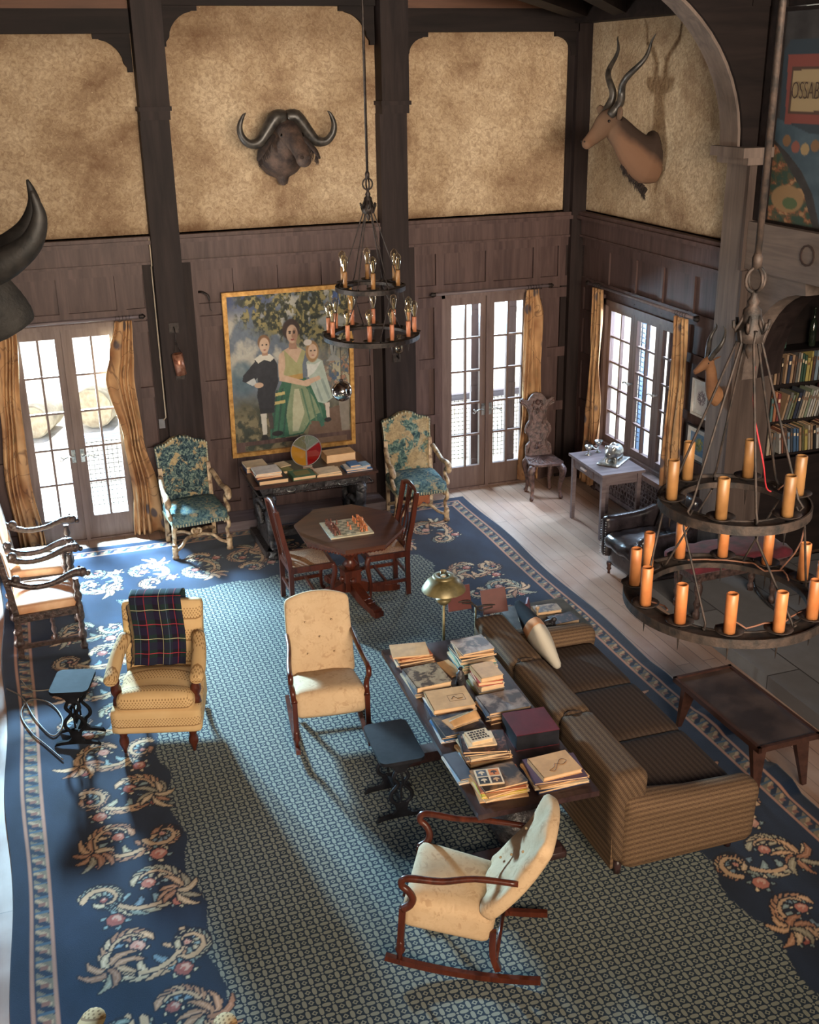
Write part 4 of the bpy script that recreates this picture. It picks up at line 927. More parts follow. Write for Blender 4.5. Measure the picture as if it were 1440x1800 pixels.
# ---- rocking chairs
def rocker(x, y, rz, pitch, up, label, lean=23):
    t = thing('rocking_chair', label, 'rocking chair', (x, y, RZ + up), rz, 'cream damask rocking chairs')
    t.rotation_euler = Euler((pitch, 0, rz), 'XYZ')
    b = B(); b.cush((0, -.01, .335), (.53, .50, .20), .05, 8, puff=(0, 0, .025), rot=(R_(-6), 0, 0), taper=(1, 1), fn=lambda p: (p.x * (1 - .12 * (p.y / .25 * .5 + .5)), p.y, p.z)); b.build('seat', DAMASK, t)
    b = B(); q = R_(-lean); tn = math.tan(-q)
    def fn(p):
        z = p.z; x_ = p.x * (1 - .06 * abs(z)); tz = z / .3
        if z > .15: z += .055 * (1 - (p.x / .25) ** 2) * ((z - .15) / .14)
        y_ = p.y + (.03 * (1 - tz * tz)) + (.012 * math.sin(p.x * 26) * math.sin(z * 18) if p.y < 0 else 0)
        return (x_, y_, z)
    b.cush((0, .325, .645), (.50, .09, .58), .035, 14, rot=(q, 0, 0), fn=fn); b.build('backrest', DAMASK, t)
    b = B()
    for (bx, bz) in ((-.1, .76), (.1, .76), (0, .65), (-.1, .54), (.1, .54)): b.sph((bx, .282 + (bz - .645) * tn, bz), .008, 6)
    b.build('buttons', DAMASK, t)
    for s in (-1, 1):
        b = B(); b.tube([(s * .245, .345, .665), (s * .25, .12, .655), (s * .27, -.05, .62), (s * .28, -.2, .615), (s * .28, -.255, .60), (s * .28, -.262, .56), (s * .28, -.225, .53), (s * .27, -.20, .48), (s * .265, -.21, .43), (s * .262, -.25, .39)], [.017, .017, .019, .020, .020, .020, .020, .021, .022, .024], 8, sub=4); b.build('arm', MAHOG, t)
        b = B(); b.bar([(s * .262, -.25, .40), (s * .262, -.25, .17)], .036, .036); b.lathe([(.018, .03), (.014, .08), (.030, .115), (.020, .13), (.024, .15), (.018, .18)], (s * .262, -.25, 0), 10); b.build('front_leg', MAHOG, t)
        b = B(); b.bar([(s * .21, .24, .30), (s * .215, .25, .15), (s * .22, .29, .05)], .034, .034, sub=3); b.build('rear_leg', MAHOG, t)
        b = B(); b.bar([(s * .262 - s * .02 * 0, lerp(-.33, .52, k / 16), .018 + .20 * (lerp(-.33, .52, k / 16) - .02) ** 2) for k in range(17)], .032, .034, up=(0, 0, 1)); b.build('rocker', MAHOG, t)
    b = B(); b.cyl((-.22, .27, .12), (.22, .27, .12), .012); b.build('stretcher', MAHOG, t)
    return t
rocker(-4.35, -4.58, R_(-8), R_(-4), .008, 'cream damask rocking chair facing the camera between yellow armchair and book table')
rocker(-4.28, -6.90, R_(-120), R_(-4), .008, 'cream damask rocking chair in front, seen from its side below the book table', 29)
# ---- banded armchairs
def banded(x, y, rz, label):
    t = thing('banded_armchair', label, 'armchair', (x, y, RZ), rz, 'low armchairs in tan banded weave')
    b = B(); b.cush((0, 0, .27), (.62, .60, .20), .035, 8, taper=(1, 1), fn=lambda p: (p.x * (1 - .06 * (p.y / .3)), p.y, p.z)); b.build('seat_frame', WOVEN, t)
    b = B(); b.cush((0, -.02, .40), (.56, .54, .14), .06, 10, puff=(0, 0, .03), fn=lambda p: (p.x, p.y, p.z + .012 * math.sin(p.y * 22) * (1 if p.z > 0 else 0))); b.build('seat_cushion', WOVEN, t)
    b = B(); b.cush((0, .30, .63), (.57, .12, .62), .035, 10, rot=(R_(-13), 0, 0), taper=(1.06, 1)); b.build('backrest', WOVEN, t)
    for s in (-1, 1):
        b = B(); b.tube([(s * .27, .22, .70), (s * .295, .06, .655), (s * .305, -.10, .60), (s * .305, -.20, .575), (s * .305, -.235, .565)], [(.05, .05), (.052, .045), (.055, .042), (.055, .04), (.04, .03)], 12, sub=4); b.build('arm_pad', WOVEN, t)
        b = B(); b.lathe([(.036, .36), (.030, .40), (.022, .42), (.040, .46), (.040, .49), (.026, .52), (.034, .55)], (s * .285, -.17, 0), 12); b.build('arm_support', MAHOG, t)
        b = B(); b.lathe([(.012, 0), (.016, .03), (.036, .08), (.036, .11), (.024, .14), (.034, .17), (.034, .19)], (s * .25, -.25, 0), 12); b.build('front_leg', MAHOG, t)
        b = B(); b.bar([(s * .24, .26, .25), (s * .24, .30, .1), (s * .25, .38, .018)], .03, .03, sub=2); b.build('rear_leg', DARKTBL, t)
    return t
banded(-5.50, -4.14, R_(-17), 'tan banded low armchair with dark tartan blanket over its back')
banded(-6.02, -7.68, R_(157), 'tan banded low armchair seen only by its two arm ends at the very front')
# tartan blanket
t = thing('tartan_blanket', 'dark tartan blanket hanging over the back of the tan armchair', 'blanket', (-5.50, -4.14, RZ), R_(-17))
def blk(u, v, off=0):
    x = lerp(-.22, .165, u) + .012 * math.sin(v * 7)
    s = v * .80
    zt = .955; th = R_(13)
    if s < .50:   # front fall
        q = .50 - s; y = .335 - .005 - q * math.sin(th) ; z = zt - q * math.cos(th); y = .30 - q * math.sin(th); y += .006 * math.sin(u * 16 + v * 3)
    elif s < .64:
        a = (s - .50) / .14 * PI; y = .30 + .07 * (1 - math.cos(a)) ; z = zt + .028 * math.sin(a)
    else: y = .445 + .0 * s; z = zt - (s - .64) * .95; y = .455 - (s - .64) * .2
    return (x, y - off - (.012 if s < .57 else -.012), z + .012)
b = B(); b.grid(blk, 24, 60); o = b.build('cloth', PLAID, t, thick=.006)
uv = o.data.uv_layers.new(name='UVMap')
vs_ = o.data.vertices
for l in o.data.loops:
    i = l.vertex_index; u = (i // 61) / 24; v = (i % 61) / 60; uv.data[l.index].uv = (u * .37, v * .76)
b = B(); rnd = random.Random(4)
for k in range(46):
    v = .02 + k / 46 * .58; p = Vector(blk(0, v)); b.tube([p, p + Vector((-.018, -.004, -.012)), p + Vector((-.022 + rnd.uniform(-.008, .008), -.006, -.035))], .0022, 4)
b.build('fringe', flat('tartan_fringe', S(36, 32, 40), .9), t)
BLACKM = mat_noise('matt_black_wood', S(14, 14, 16), S(30, 30, 34), 9, .8, bump=.1, spec=.1)
# ---- small trestle stools
def stool(x, y, rz, w_, d_, label, mat, bend=False):
    t = thing('side_stool', label, 'stool', (x, y, RZ), rz, 'small black trestle tables')
    b = B(); b.cush((0, 0, .487), (w_, d_, .026), .013, 6, fn=None); poly = []
    for (cx, cy, a0) in ((w_ / 2 - .035, d_ / 2 - .035, 0), (-w_ / 2 + .035, d_ / 2 - .035, 90), (-w_ / 2 + .035, -d_ / 2 + .035, 180), (w_ / 2 - .035, -d_ / 2 + .035, 270)):
        for k in range(6): a = R_(a0 + k * 18); poly.append((cx + .045 * math.cos(a), cy + .045 * math.sin(a)))
    b = B(); b.prism(poly, .470, .494); b.build('top', mat, t)
    for s in (-1, 1):
        y_ = s * (d_ / 2 - .07); b = B()
        def m2(pts, r): b.tube([(px_, y_ , pz_) for px_, pz_ in pts], r, 8, flat=(1, 1), up=(0, 1, 0), sub=4)
        b.prism([(-.10, .47), (.10, .47), (.085, .42), (.05, .40), (.03, .36), (-.03, .36), (-.05, .40), (-.085, .42)], y_ - .011, y_ + .011, XZ)
        for q in (-1, 1): m2([(q * .03, .37), (q * .05, .32), (q * .02, .27), (q * .065, .21), (q * .07, .16), (q * .03, .12), (0, .13)], [.014, .014, .013, .014, .014, .014, .010])
        m2([(0, .36), (.012, .30), (-.0, .24), (0, .15)], .008)
        b.prism([(-.05, .13), (.05, .13), (.035, .07), (.06, .045), (.15, .03), (.17, .0), (.12, .012), (0, .02), (-.12, .012), (-.17, 0), (-.15, .03), (-.06, .045), (-.035, .07)], y_ - .012, y_ + .012, XZ)
        b.build('lyre_end', mat, t)
    B().bb(-.01, .01, -d_ / 2 + .07, d_ / 2 - .07, .10, .13).build('stretcher', mat, t); B().bb(-.012, .012, -d_ / 2 + .07, d_ / 2 - .07, .43, .469).build('bearer', mat, t)
stool(-6.11, -4.00, R_(-16), .26, .32, 'small dark trestle table beside the tan armchair, its top catching daylight', BLACKM)
stool(-4.17, -5.58, R_(-3), .28, .47, 'small black trestle table with rounded top beside the long book table', BLACKW)
# ---- carved dark armchairs along the left side
def carved_arm(x, y, rz, label):
    t = thing('carved_armchair', label, 'armchair', (x, y, RZ), rz, 'dark carved armchairs along the left edge')
    b = B(); b.cush((0, -.02, .43), (.56, .54, .10), .03, 6, puff=(0, 0, .02)); b.build('seat', LEATHERSEAT, t)
    b = B(); b.bb(-.30, .30, -.30, -.26, .34, .41); b.bb(-.30, -.26, -.28, .26, .34, .41); b.bb(.26, .30, -.28, .26, .34, .41); b.build('seat_rail', CARVEDD, t)
    turned = [(.028, 0), (.034, .03), (.022, .05), (.022, .08), (.036, .11), (.036, .15), (.020, .18), (.030, .22), (.020, .25), (.036, .29), (.036, .33), (.030, .36), (.030, .42), (.020, .44), (.036, .48), (.036, .51), (.020, .54), (.034, .58), (.024, .62), (.024, .66)]
    for s in (-1, 1):
        B().lathe(turned, (s * .28, -.27, 0), 12).build('front_leg', CARVEDD, t)
        b = B(); b.bar([(s * .26, .25, 0), (s * .26, .24, .42), (s * .26, .33, 1.08)], .05, .05, sub=3); b.sph((s * .26, .25, .14), .045, 8); b.sph((s * .26, .25, .24), .035, 8); b.lathe([(.03, 0), (.045, .04), (.02, .08), (.03, .11), (0, .15)], (s * .26, .335, 1.08), 10); b.build('rear_post', CARVEDD, t)
        b = B(); b.tube([(s * .26, .27, .72), (s * .28, .10, .645), (s * .29, -.08, .65), (s * .285, -.22, .70), (s * .285, -.30, .715), (s * .285, -.35, .69)], [.034, .026, .026, .030, .04, .028], 9, sub=3)
        b.sph((s * .285, -.33, .71), .043, 8); b.sph((s * .285, -.375, .69), .024, 8); b.sph((s * .285 + .03, -.31, .745), .014, 6); b.sph((s * .285 - .03, -.31, .745), .014, 6); b.sph((s * .26, .2, .72), .04, 8); b.build('arm', CARVEDD, t)
        B().bar([(s * .27, -.25, .10), (s * .26, .25, .10)], .035, .035, up=(0, 0, 1)).build('stretcher', CARVEDD, t)
    b = B(); b.lathe([(.016, 0), (.024, .06), (.014, .1), (.026, .2), (.014, .3), (.024, .36), (.016, .42), (.02, .52)], (-.26, -.05, .12), 8, axis=(1, 0, 0)); b.build('stretcher', CARVEDD, t)
    b = B(); b.bb(-.24, .24, .30, .33, .95, 1.07); b.bb(-.24, .24, .25, .28, .52, .58); b.build('back_rail', CARVEDD, t)
    b = B(); b.cush((0, .275, .77), (.44, .05, .38), .02, 6, rot=(R_(-8), 0, 0)); b.build('back_pad', LEATHERSEAT, t)
carved_arm(-6.25, -2.26, R_(92), 'dark carved armchair with torn tan seat, nearer one of the left pair')
carved_arm(-6.27, -1.50, R_(84), 'dark carved armchair with tan seat by the left door, farther one of the pair')
# ---- dark carved side chair in the corner
t = thing('carved_hall_chair', 'carved dark hall chair with waisted shaped back in the corner by the side window', 'chair', (-.66, -.54, 0), R_(-8))
half = [(.155, .44), (.16, .50), (.15, .56), (.105, .60), (.115, .66), (.155, .70), (.16, .74), (.145, .79), (.105, .84), (.10, .90), (.12, .97), (.155, 1.01), (.20, 1.03), (.215, 1.06), (.20, 1.09), (.17, 1.10), (.14, 1.075), (.11, 1.07), (.085, 1.11), (.05, 1.145), (0, 1.16)]
poly = half + [(-a, c) for a, c in reversed(half[:-1])]
lean = Matrix.Translation((0, .16, 0)) @ Matrix(((1, 0, 0, 0), (0, 1, .16, -.07), (0, 0, 1, 0), (0, 0, 0, 1)))
b = B(); b.m = lean; b.prism(poly, -.014, .014, XZ)
for s in (-1, 1):
    b.tube([(s * .13, -.018, .47), (s * .09, -.018, .60), (s * .135, -.018, .72), (s * .085, -.018, .85), (s * .12, -.018, 1.0), (s * .18, -.018, 1.06)], .010, 6, sub=4)
    b.tube([(s * .05, -.016, .80), (s * .07, -.016, .92), (s * .03, -.016, .98), (s * .01, -.016, .92)], .008, 6, sub=4); b.sph((s * .195, -.01, 1.06), .022, 8)
for k in range(9): a = PI * k / 8; b.tube([(0, -.016, .52), (.055 * math.cos(a), -.016, .52 + .07 * math.sin(a))], .008, 6); b.sph((.06 * math.cos(a * 2), -.018, 1.02 + .05 * math.sin(a * 2)), .016, 6)
b.sph((0, -.02, 1.05), .03, 8); b.build('backrest', CARVED, t)
b = B(); b.prism([(-.16, .17), (.16, .17), (.19, -.04), (.205, -.14), (.16, -.19), (.08, -.21), (-.08, -.21), (-.16, -.19), (-.205, -.14), (-.19, -.04)], .415, .44)
for k in range(13): a = PI + PI * k / 12; b.tube([(0, .12, .442), (.17 * math.cos(a), .0 + .17 * math.sin(a), .442)], [.003, .009], 6)
b.build('seat', CARVED, t)
for (lx, ly) in ((-.17, -.16), (.17, -.16), (-.14, .14), (.14, .14)):
    s = 1 if lx > 0 else -1
    b = B(); b.tube([(lx * .9, ly * .9, .41), (lx * 1.1, ly * 1.1, .36), (lx * 1.08, ly * 1.08, .28), (lx * .95, ly * .98, .15), (lx, ly, .06), (lx * 1.04, ly * 1.1, .03)], [.04, .045, .034, .022, .018, .024], 9, sub=3); b.sph((lx * 1.04, ly * 1.1, .024), .026, 8); b.build('leg', CARVED, t)
# ---- grey side table under the window
t = thing('side_table', 'worn grey-brown wooden table with small drawer under the side window', 'table', (-.465, -1.66, 0), R_(-1))
B().box((0, 0, .727), (.50, .78, .026)).build('tabletop', GREYTBL, t)
b = B(); b.bb(-.2, .2, -.34, -.32, .60, .714); b.bb(-.2, .2, .32, .34, .60, .714); b.bb(-.215, -.195, -.34, .34, .60, .714); b.bb(.195, .215, -.34, .34, .60, .714); b.build('apron', GREYTBL, t)
d = B().bb(-.225, -.215, -.13, .17, .615, .70).build('drawer', GREYTBL, t); B().box((-.235, .06, .66), (.02, .11, .02), rot=(0, .3, 0)).build('handle', flat('pale_wood_pull', S(170, 156, 150), .5), d)
for i in (-1, 1):
    for j in (-1, 1): B().box((i * .205, j * .335, .357), (.046, .046, .714), taper=.8).build('leg', GREYTBL, t)
# ---- leather club chair
t = thing('leather_armchair', 'dark leather club armchair with sagging cushion by the column', 'armchair', (-.72, -3.02, 0), R_(-88))
b = B(); b.cush((0, .02, .22), (.60, .62, .24), .05, 6); b.build('base', LEATHER, t)
b = B(); b.cush((0, -.07, .385), (.50, .60, .13), .06, 12, puff=(0, .03, .035), fn=lambda p: (p.x, p.y, p.z + .012 * math.sin(p.x * 30 + p.y * 19) * math.sin(p.y * 25))); b.build('seat_cushion', LEATHER, t)
b = B(); b.cush((0, .30, .58), (.50, .13, .56), .055, 12, puff=(0, .03, 0), rot=(R_(-14), 0, 0), fn=lambda p: (p.x, p.y + .008 * math.sin(p.z * 26 + p.x * 20), p.z)); b.build('backrest', LEATHER, t)
for s in (-1, 1):
    b = B(); b.cush((s * .315, -.02, .38), (.095, .62, .42), .04, 8, fn=lambda p: (p.x, p.y, p.z + (.05 * max(0, p.y / .3) ** 2 if p.z > 0 else 0))); b.build('arm', LEATHER, t)
    b = B()
    for k in range(14): b.sph((s * .315 + s * .04, -.328, .20 + k * .026), .006, 5); b.sph((s * .315 - s * .04, -.328, .20 + k * .026), .006, 5)
    b.build('nail_heads', SILVER, t)
for i in (-1, 1):
    for j in (-1, 1): B().lathe([(.014, 0), (.012, .03), (.026, .05), (.018, .07), (.028, .10), (.028, .12)], (i * .27, j * .26 - .01, 0), 10).build('leg', WALNUT, t)
# ---- velvet bench on the hearth
t = thing('velvet_bench', 'dark red buttoned velvet bench standing on the stone hearth', 'bench', (-.50, -3.95, .12), R_(2))
b = B(); b.cush((0, 0, .50), (1.06, .46, .10), .04, 14, puff=(0, 0, .02), fn=lambda p: (p.x, p.y, p.z + (.010 * math.sin(p.x * 40) * math.sin(p.y * 40) if p.z > 0 else 0))); b.build('cushion', VELVET, t)
b = B(); b.box((0, 0, .42), (.96, .40, .09)); b.build('seat_frame', CARVEDD, t)
for i in (-1, 1):
    for j in (-1, 1): B().lathe([(.03, 0), (.032, .05), (.022, .07), (.022, .10), (.036, .14), (.024, .18), (.038, .27), (.038, .31), (.024, .34), (.036, .37), (.036, .40)], (i * .40, j * .15, 0), 10).build('leg', CARVEDD, t)
# ---- carved library table below the painting
t = thing('carved_desk', 'black carved library table with griffin ends below the gold-framed painting', 'table', (-3.51, -.88, RZ), R_(1))
b = B(); b.box((0, 0, .772), (1.30, .68, .022)); b.box((0, 0, .752), (1.26, .64, .02)); b.build('tabletop', WALNUT, t)
b = B()
b.box((0, 0, .70), (1.18, .56, .085), taper=.94); b.box((0, 0, .742), (1.22, .60, .012))
for k in range(62): b.sph((-.59 + k * .0193, -.293, .657), .009, 5)
for k in range(30): b.sph((-.60, -.28 + k * .0193, .657), .009, 5); b.sph((.60, -.28 + k * .0193, .657), .009, 5)
b.build('apron', EBONY, t)
for x_ in (-.27, .27):
    d = B().box((x_, -.286, .70), (.36, .012, .05)).build('drawer', EBONY, t)
    b = B(); b.tube([(x_ - .04, -.295, .71), (x_ - .04, -.318, .69), (x_, -.322, .68), (x_ + .04, -.318, .69), (x_ + .04, -.295, .71)], .005, 6, sub=3); b.build('handle', SILVER, d)
for s in (-1, 1):
    b = B(); xx = s * .48
    b.prism([(-.20, .08), (.20, .08), (.15, .2), (.19, .34), (.14, .46), (.22, .60), (.24, .66), (-.24, .66), (-.22, .60), (-.14, .46), (-.19, .34), (-.15, .2)], xx - .035, xx + .035, YZ)
    for q in (-1, 1):   # winged griffins front and rear
        b.tube([(xx, q * .14, .62), (xx, q * .24, .60), (xx, q * .27, .50), (xx, q * .22, .40), (xx, q * .27, .28), (xx, q * .24, .16), (xx, q * .28, .09), (xx, q * .34, .07)], [.05, .06, .055, .06, .055, .04, .035, .03], 10, sub=3)
        b.sph((xx, q * .28, .61), .062, 10); b.sph((xx, q * .33, .59), .032, 8)
        b.tube([(xx + s * .03, q * .2, .48), (xx + s * .07, q * .12, .56), (xx + s * .08, q * .02, .50), (xx + s * .06, q * .06, .38), (xx + s * .07, q * .13, .30)], [.03, .034, .04, .034, .02], 8, sub=3)
        b.tube([(xx - s * .03, q * .18, .42), (xx - s * .07, q * .10, .46), (xx - s * .07, q * .03, .36), (xx - s * .05, q * .08, .24)], [.028, .03, .03, .02], 8, sub=3)
        for w_ in range(6): b.tube([(xx + s * .045, q * .05, .30 + w_ * .05), (xx + s * .07, q * .20, .36 + w_ * .045)], [.012, .005], 6)
        b.sph((xx, q * .36, .05), .04, 8)
    b.build('griffin_end', EBONY, t)
    b = B(); b.box((xx, 0, .045), (.20, .72, .07)); b.lathe([(.075, 0), (.085, .02), (.06, .05), (.075, .08)], (xx, -.33, 0), 12); b.build('base_block', EBONY, t)
b = B(); b.box((0, 0, .12), (.92, .06, .07)); b.build('stretcher', EBONY, t)
# ---- long book table behind the sofa
LT = (-3.66, -5.80); LR = R_(-2.5)
t = thing('long_table', 'long dark refectory table covered in book stacks behind the sofa', 'table', (LT[0], LT[1], RZ), LR)
b = B(); b.box((0, 0, .705), (.74, 2.02, .035)); b.build('tabletop', DARKTBL, t)
b = B(); b.bb(-.30, .30, -.9, .9, .66, .688); b.build('bearer', DARKTBL, t)
for s in (-1, 1):
    B().lathe([(.05, .10), (.06, .14), (.05, .17), (.10, .22), (.14, .30), (.145, .36), (.12, .42), (.07, .45), (.06, .48), (.10, .52), (.12, .56), (.08, .60), (.09, .66)], (0, s * .62, 0), 18).build('bulbous_leg', EBONY, t)
    b = B(); b.box((0, s * .62, .06), (.62, .11, .08)); b.cush((.28, s * .62, .03), (.14, .12, .06), .02, 4); b.cush((-.28, s * .62, .03), (.14, .12, .06), .02, 4); b.build('foot', DARKTBL, t)
b = B(); b.box((0, 0, .11), (.08, 1.2, .05)); b.build('stretcher', DARKTBL, t)
# ---- sofa
t = thing('sofa', 'long brown tweed three-seat sofa behind the book table', 'sofa', (-2.70, -5.70, RZ), R_(-1))
b = B(); b.cush((.03, 0, .22), (.84, 2.16, .24), .02, 4); b.build('base', TWEEDZ, t)
b = B()
def bfn(p):
    tz = (p.z + .31) / .62; return (p.x + (.05 * tz if p.x > 0 else -.03 * tz), p.y, p.z)
for k in range(3): b.cush((-.40, -.74 + k * .74, .45), (.17, .77, .62), .055, 12, fn=bfn)
b.build('backrest', TWEEDB, t)
b = B(); b.bb(-.49, -.47, -1.09, 1.09, .10, .68); b.build('back_panel', TWEEDZ, t)
b = B()
for yy in (-.37, .37): b.tube([(-.50, yy, .68), (-.46, yy, .757), (-.40, yy, .765), (-.34, yy, .74), (-.31, yy, .66)], .006, 5, sub=3)
b.tube([(-.455, -1.08, .755), (-.455, 1.08, .755)], .005, 5); b.build('piping', TWEEDC, t)
for k in range(3):
    B().cush((.06, -.66 + k * .66, .375), (.74, .655, .15), .035, 8, puff=(0, 0, .02)).build('seat_cushion', TWEEDC, t)
for s in (-1, 1):
    b = B()
    def afn(p):
        x_ = p.x / .45; z = p.z
        if z > 0: z += .05 * max(0, -x_) - .02 * x_
        return (p.x + (.03 * (p.z + .23) if p.x > 0 else 0), p.y * (1 + (.18 if p.z > .12 else 0)), z)
    b.cush((.02, s * 1.08, .33), (.92, .17, .46), .075, 10, fn=afn); b.build('arm', TWEEDA, t)
for i in (-.40, .38):
    for j in (-1, 1): B().lathe([(.022, 0), (.03, .10)], (i, j * 1.02, 0), 8).build('foot', DARKTBL, t)
# ---- coffee table
t = thing('coffee_table', 'low dark coffee table with worn stained top and splayed legs beside the hearth', 'coffee table', (-1.675, -5.89, RZ), R_(1))
b = B(); b.box((0, 0, .39), (.47, .99, .02)); b.build('tabletop', mat_noise('stained_table_top', S(46, 36, 34), S(88, 70, 62), 3, .4, lo=.4, hi=.7), t)
b = B(); b.bb(-.25, -.225, -.51, .51, .375, .415); b.bb(.225, .25, -.51, .51, .375, .415); b.bb(-.25, .25, .485, .51, .375, .415); b.bb(-.25, .25, -.51, -.485, .375, .415); b.build('raised_edge', WALNUT, t)
for i in (-1, 1):
    for j in (-1, 1): B().bar([(i * .17, j * .40, .38), (i * .20, j * .46, 0.012 if i < 0 else -RZ + .010)], [.05, .025], [.12, .035], up=(1, 0, 0)).build('leg', WALNUT, t)
# ---- glass-topped end table at the far end of the sofa
t = thing('end_table', 'low grey-topped end table beyond the far arm of the sofa', 'table', (-2.42, -4.23, RZ), R_(0))
b = B(); b.box((0, 0, .44), (.58, .56, .02)); b.build('tabletop', mat_noise('grey_lacquer_top', S(76, 80, 80), S(112, 112, 108), 4, .15, bump=0), t)
for i in (-1, 1):
    for j in (-1, 1): B().box((i * .22, j * .25, .215), (.03, .03, .43)).build('leg', DARKTBL, t)
# ------------------------------------------------------------------ curtains and rods
def curtain(name, label, prof, along, wallpos, folds, amp, group='printed curtains at the doors and window', seed=0):
    """prof: (z, centre, width) from top to bottom, measured along the wall; along 'x' or 'y'"""
    rnd = random.Random(seed); ph = [rnd.uniform(0, 6) for _ in range(4)]; top = prof[0][0]; bot = prof[-1][0]
    cen = sum(p[1] for p in prof) / len(prof)
    base = (cen, wallpos, 0) if along == 'x' else (wallpos, cen, 0)
    t = thing(name, label, 'curtain', base, 0, group)
    def at(v):
        z = lerp(top, bot, v)
        for i in range(len(prof) - 1):
            if prof[i][0] >= z >= prof[i + 1][0]:
                q = (prof[i][0] - z) / (prof[i][0] - prof[i + 1][0] + 1e-9); q = q * q * (3 - 2 * q); return z, lerp(prof[i][1], prof[i + 1][1], q), lerp(prof[i][2], prof[i + 1][2], q)
        return z, prof[-1][1], prof[-1][2]
    def fn(u, v):
        z, c, w_ = at(v); a = (u - .5) * w_; f = (u + .10 * math.sin(u * 7 + v * 4 + ph[3])) * folds * 2 * PI + ph[0] + .9 * math.sin(v * 4 + ph[1])
        d = amp * (.6 + .4 * v) * math.sin(f) + amp * .18 * math.sin(f * .5 + v * 6 + ph[2]) + .010 * math.sin(v * 9 + ph[3])
        return (c - cen + a, -.0 - d, z) if along == 'x' else (d, c - cen + a, z)
    b = B(); b.grid(fn, int(folds * 16), 44); b.build('cloth', CURTAIN, t, thick=.006)
    for k in range(5):
        b = B(); p = Vector(fn((k + .5) / 5, 0)); p = Vector((p.x, 0, top + .03)) if along == 'x' else Vector((0, p.y, top + .03)); q = [p + (Vector((0, math.cos(a), math.sin(a))) if along == 'x' else Vector((math.cos(a), 0, math.sin(a)))) * .022 for a in [i / 8 * 2 * PI for i in range(8)]]
        b.tube(q, .0025, 5, closed=True); b.build('curtain_ring', IRON, t)
def rod(label, p0, p1):
    t = thing('curtain_rod', label, 'curtain rod', p0); d = Vector(p1) - Vector(p0)
    B().cyl((0, 0, 0), d, .016).build('pole', GREYTBL, t)
    for e, s in ((Vector((0, 0, 0)), -1), (d, 1)):
        b = B(); b.lathe([(.016, 0), (.026, .01), (.018, .02), (.028, .04), (.012, .06), (0, .07)], e, 10, d * s); b.build('finial', IRON, t)
    n = Vector((0, 1, 0)) if abs(d.x) > abs(d.y) else Vector((1, 0, 0))
    for q in (.03, .97): B().cyl(d * q, d * q + n * .085, .009).build('bracket', IRON, t)
curtain('curtain', 'printed curtain hanging at the left side of the left french door', [(2.33, -6.26, .18), (1.5, -6.33, .20), (.8, -6.36, .24), (.06, -6.31, .26)], 'x', -.11, 4, .030, seed=1)
curtain('curtain', 'rumpled printed curtain between the left french door and the blue tapestry chair', [(2.33, -5.15, .17), (2.0, -5.20, .24), (1.75, -5.24, .28), (1.1, -5.17, .20), (.5, -5.10, .27), (.03, -5.10, .33)], 'x', -.11, 4, .034, seed=2)
curtain('curtain', 'printed curtain at the side of the right french door by the carved hall chair', [(2.31, -.63, .16), (2.0, -.60, .24), (1.2, -.62, .22), (.05, -.63, .26)], 'x', -.11, 4, .030, seed=3)
curtain('curtain', 'printed curtain on the side window behind the grey side table, nearer the corner', [(2.37, -.66, .20), (1.6, -.68, .24), (.8, -.66, .28), (.10, -.60, .26)], 'y', -.11, 4, .030, seed=4)
curtain('curtain', 'printed curtain on the side window beside the two framed prints', [(2.37, -2.33, .22), (1.6, -2.34, .24), (.8, -2.34, .28), (.10, -2.34, .28)], 'y', -.11, 4, .030, seed=5)
rod('wooden curtain rod above the left french door', (-6.60, -.11, 2.36), (-4.99, -.11, 2.36)); rod('wooden curtain rod above the right french door', (-1.80, -.11, 2.34), (-.44, -.11, 2.34)); rod('wooden curtain rod above the side window', (-.11, -.46, 2.40), (-.11, -2.56, 2.40))

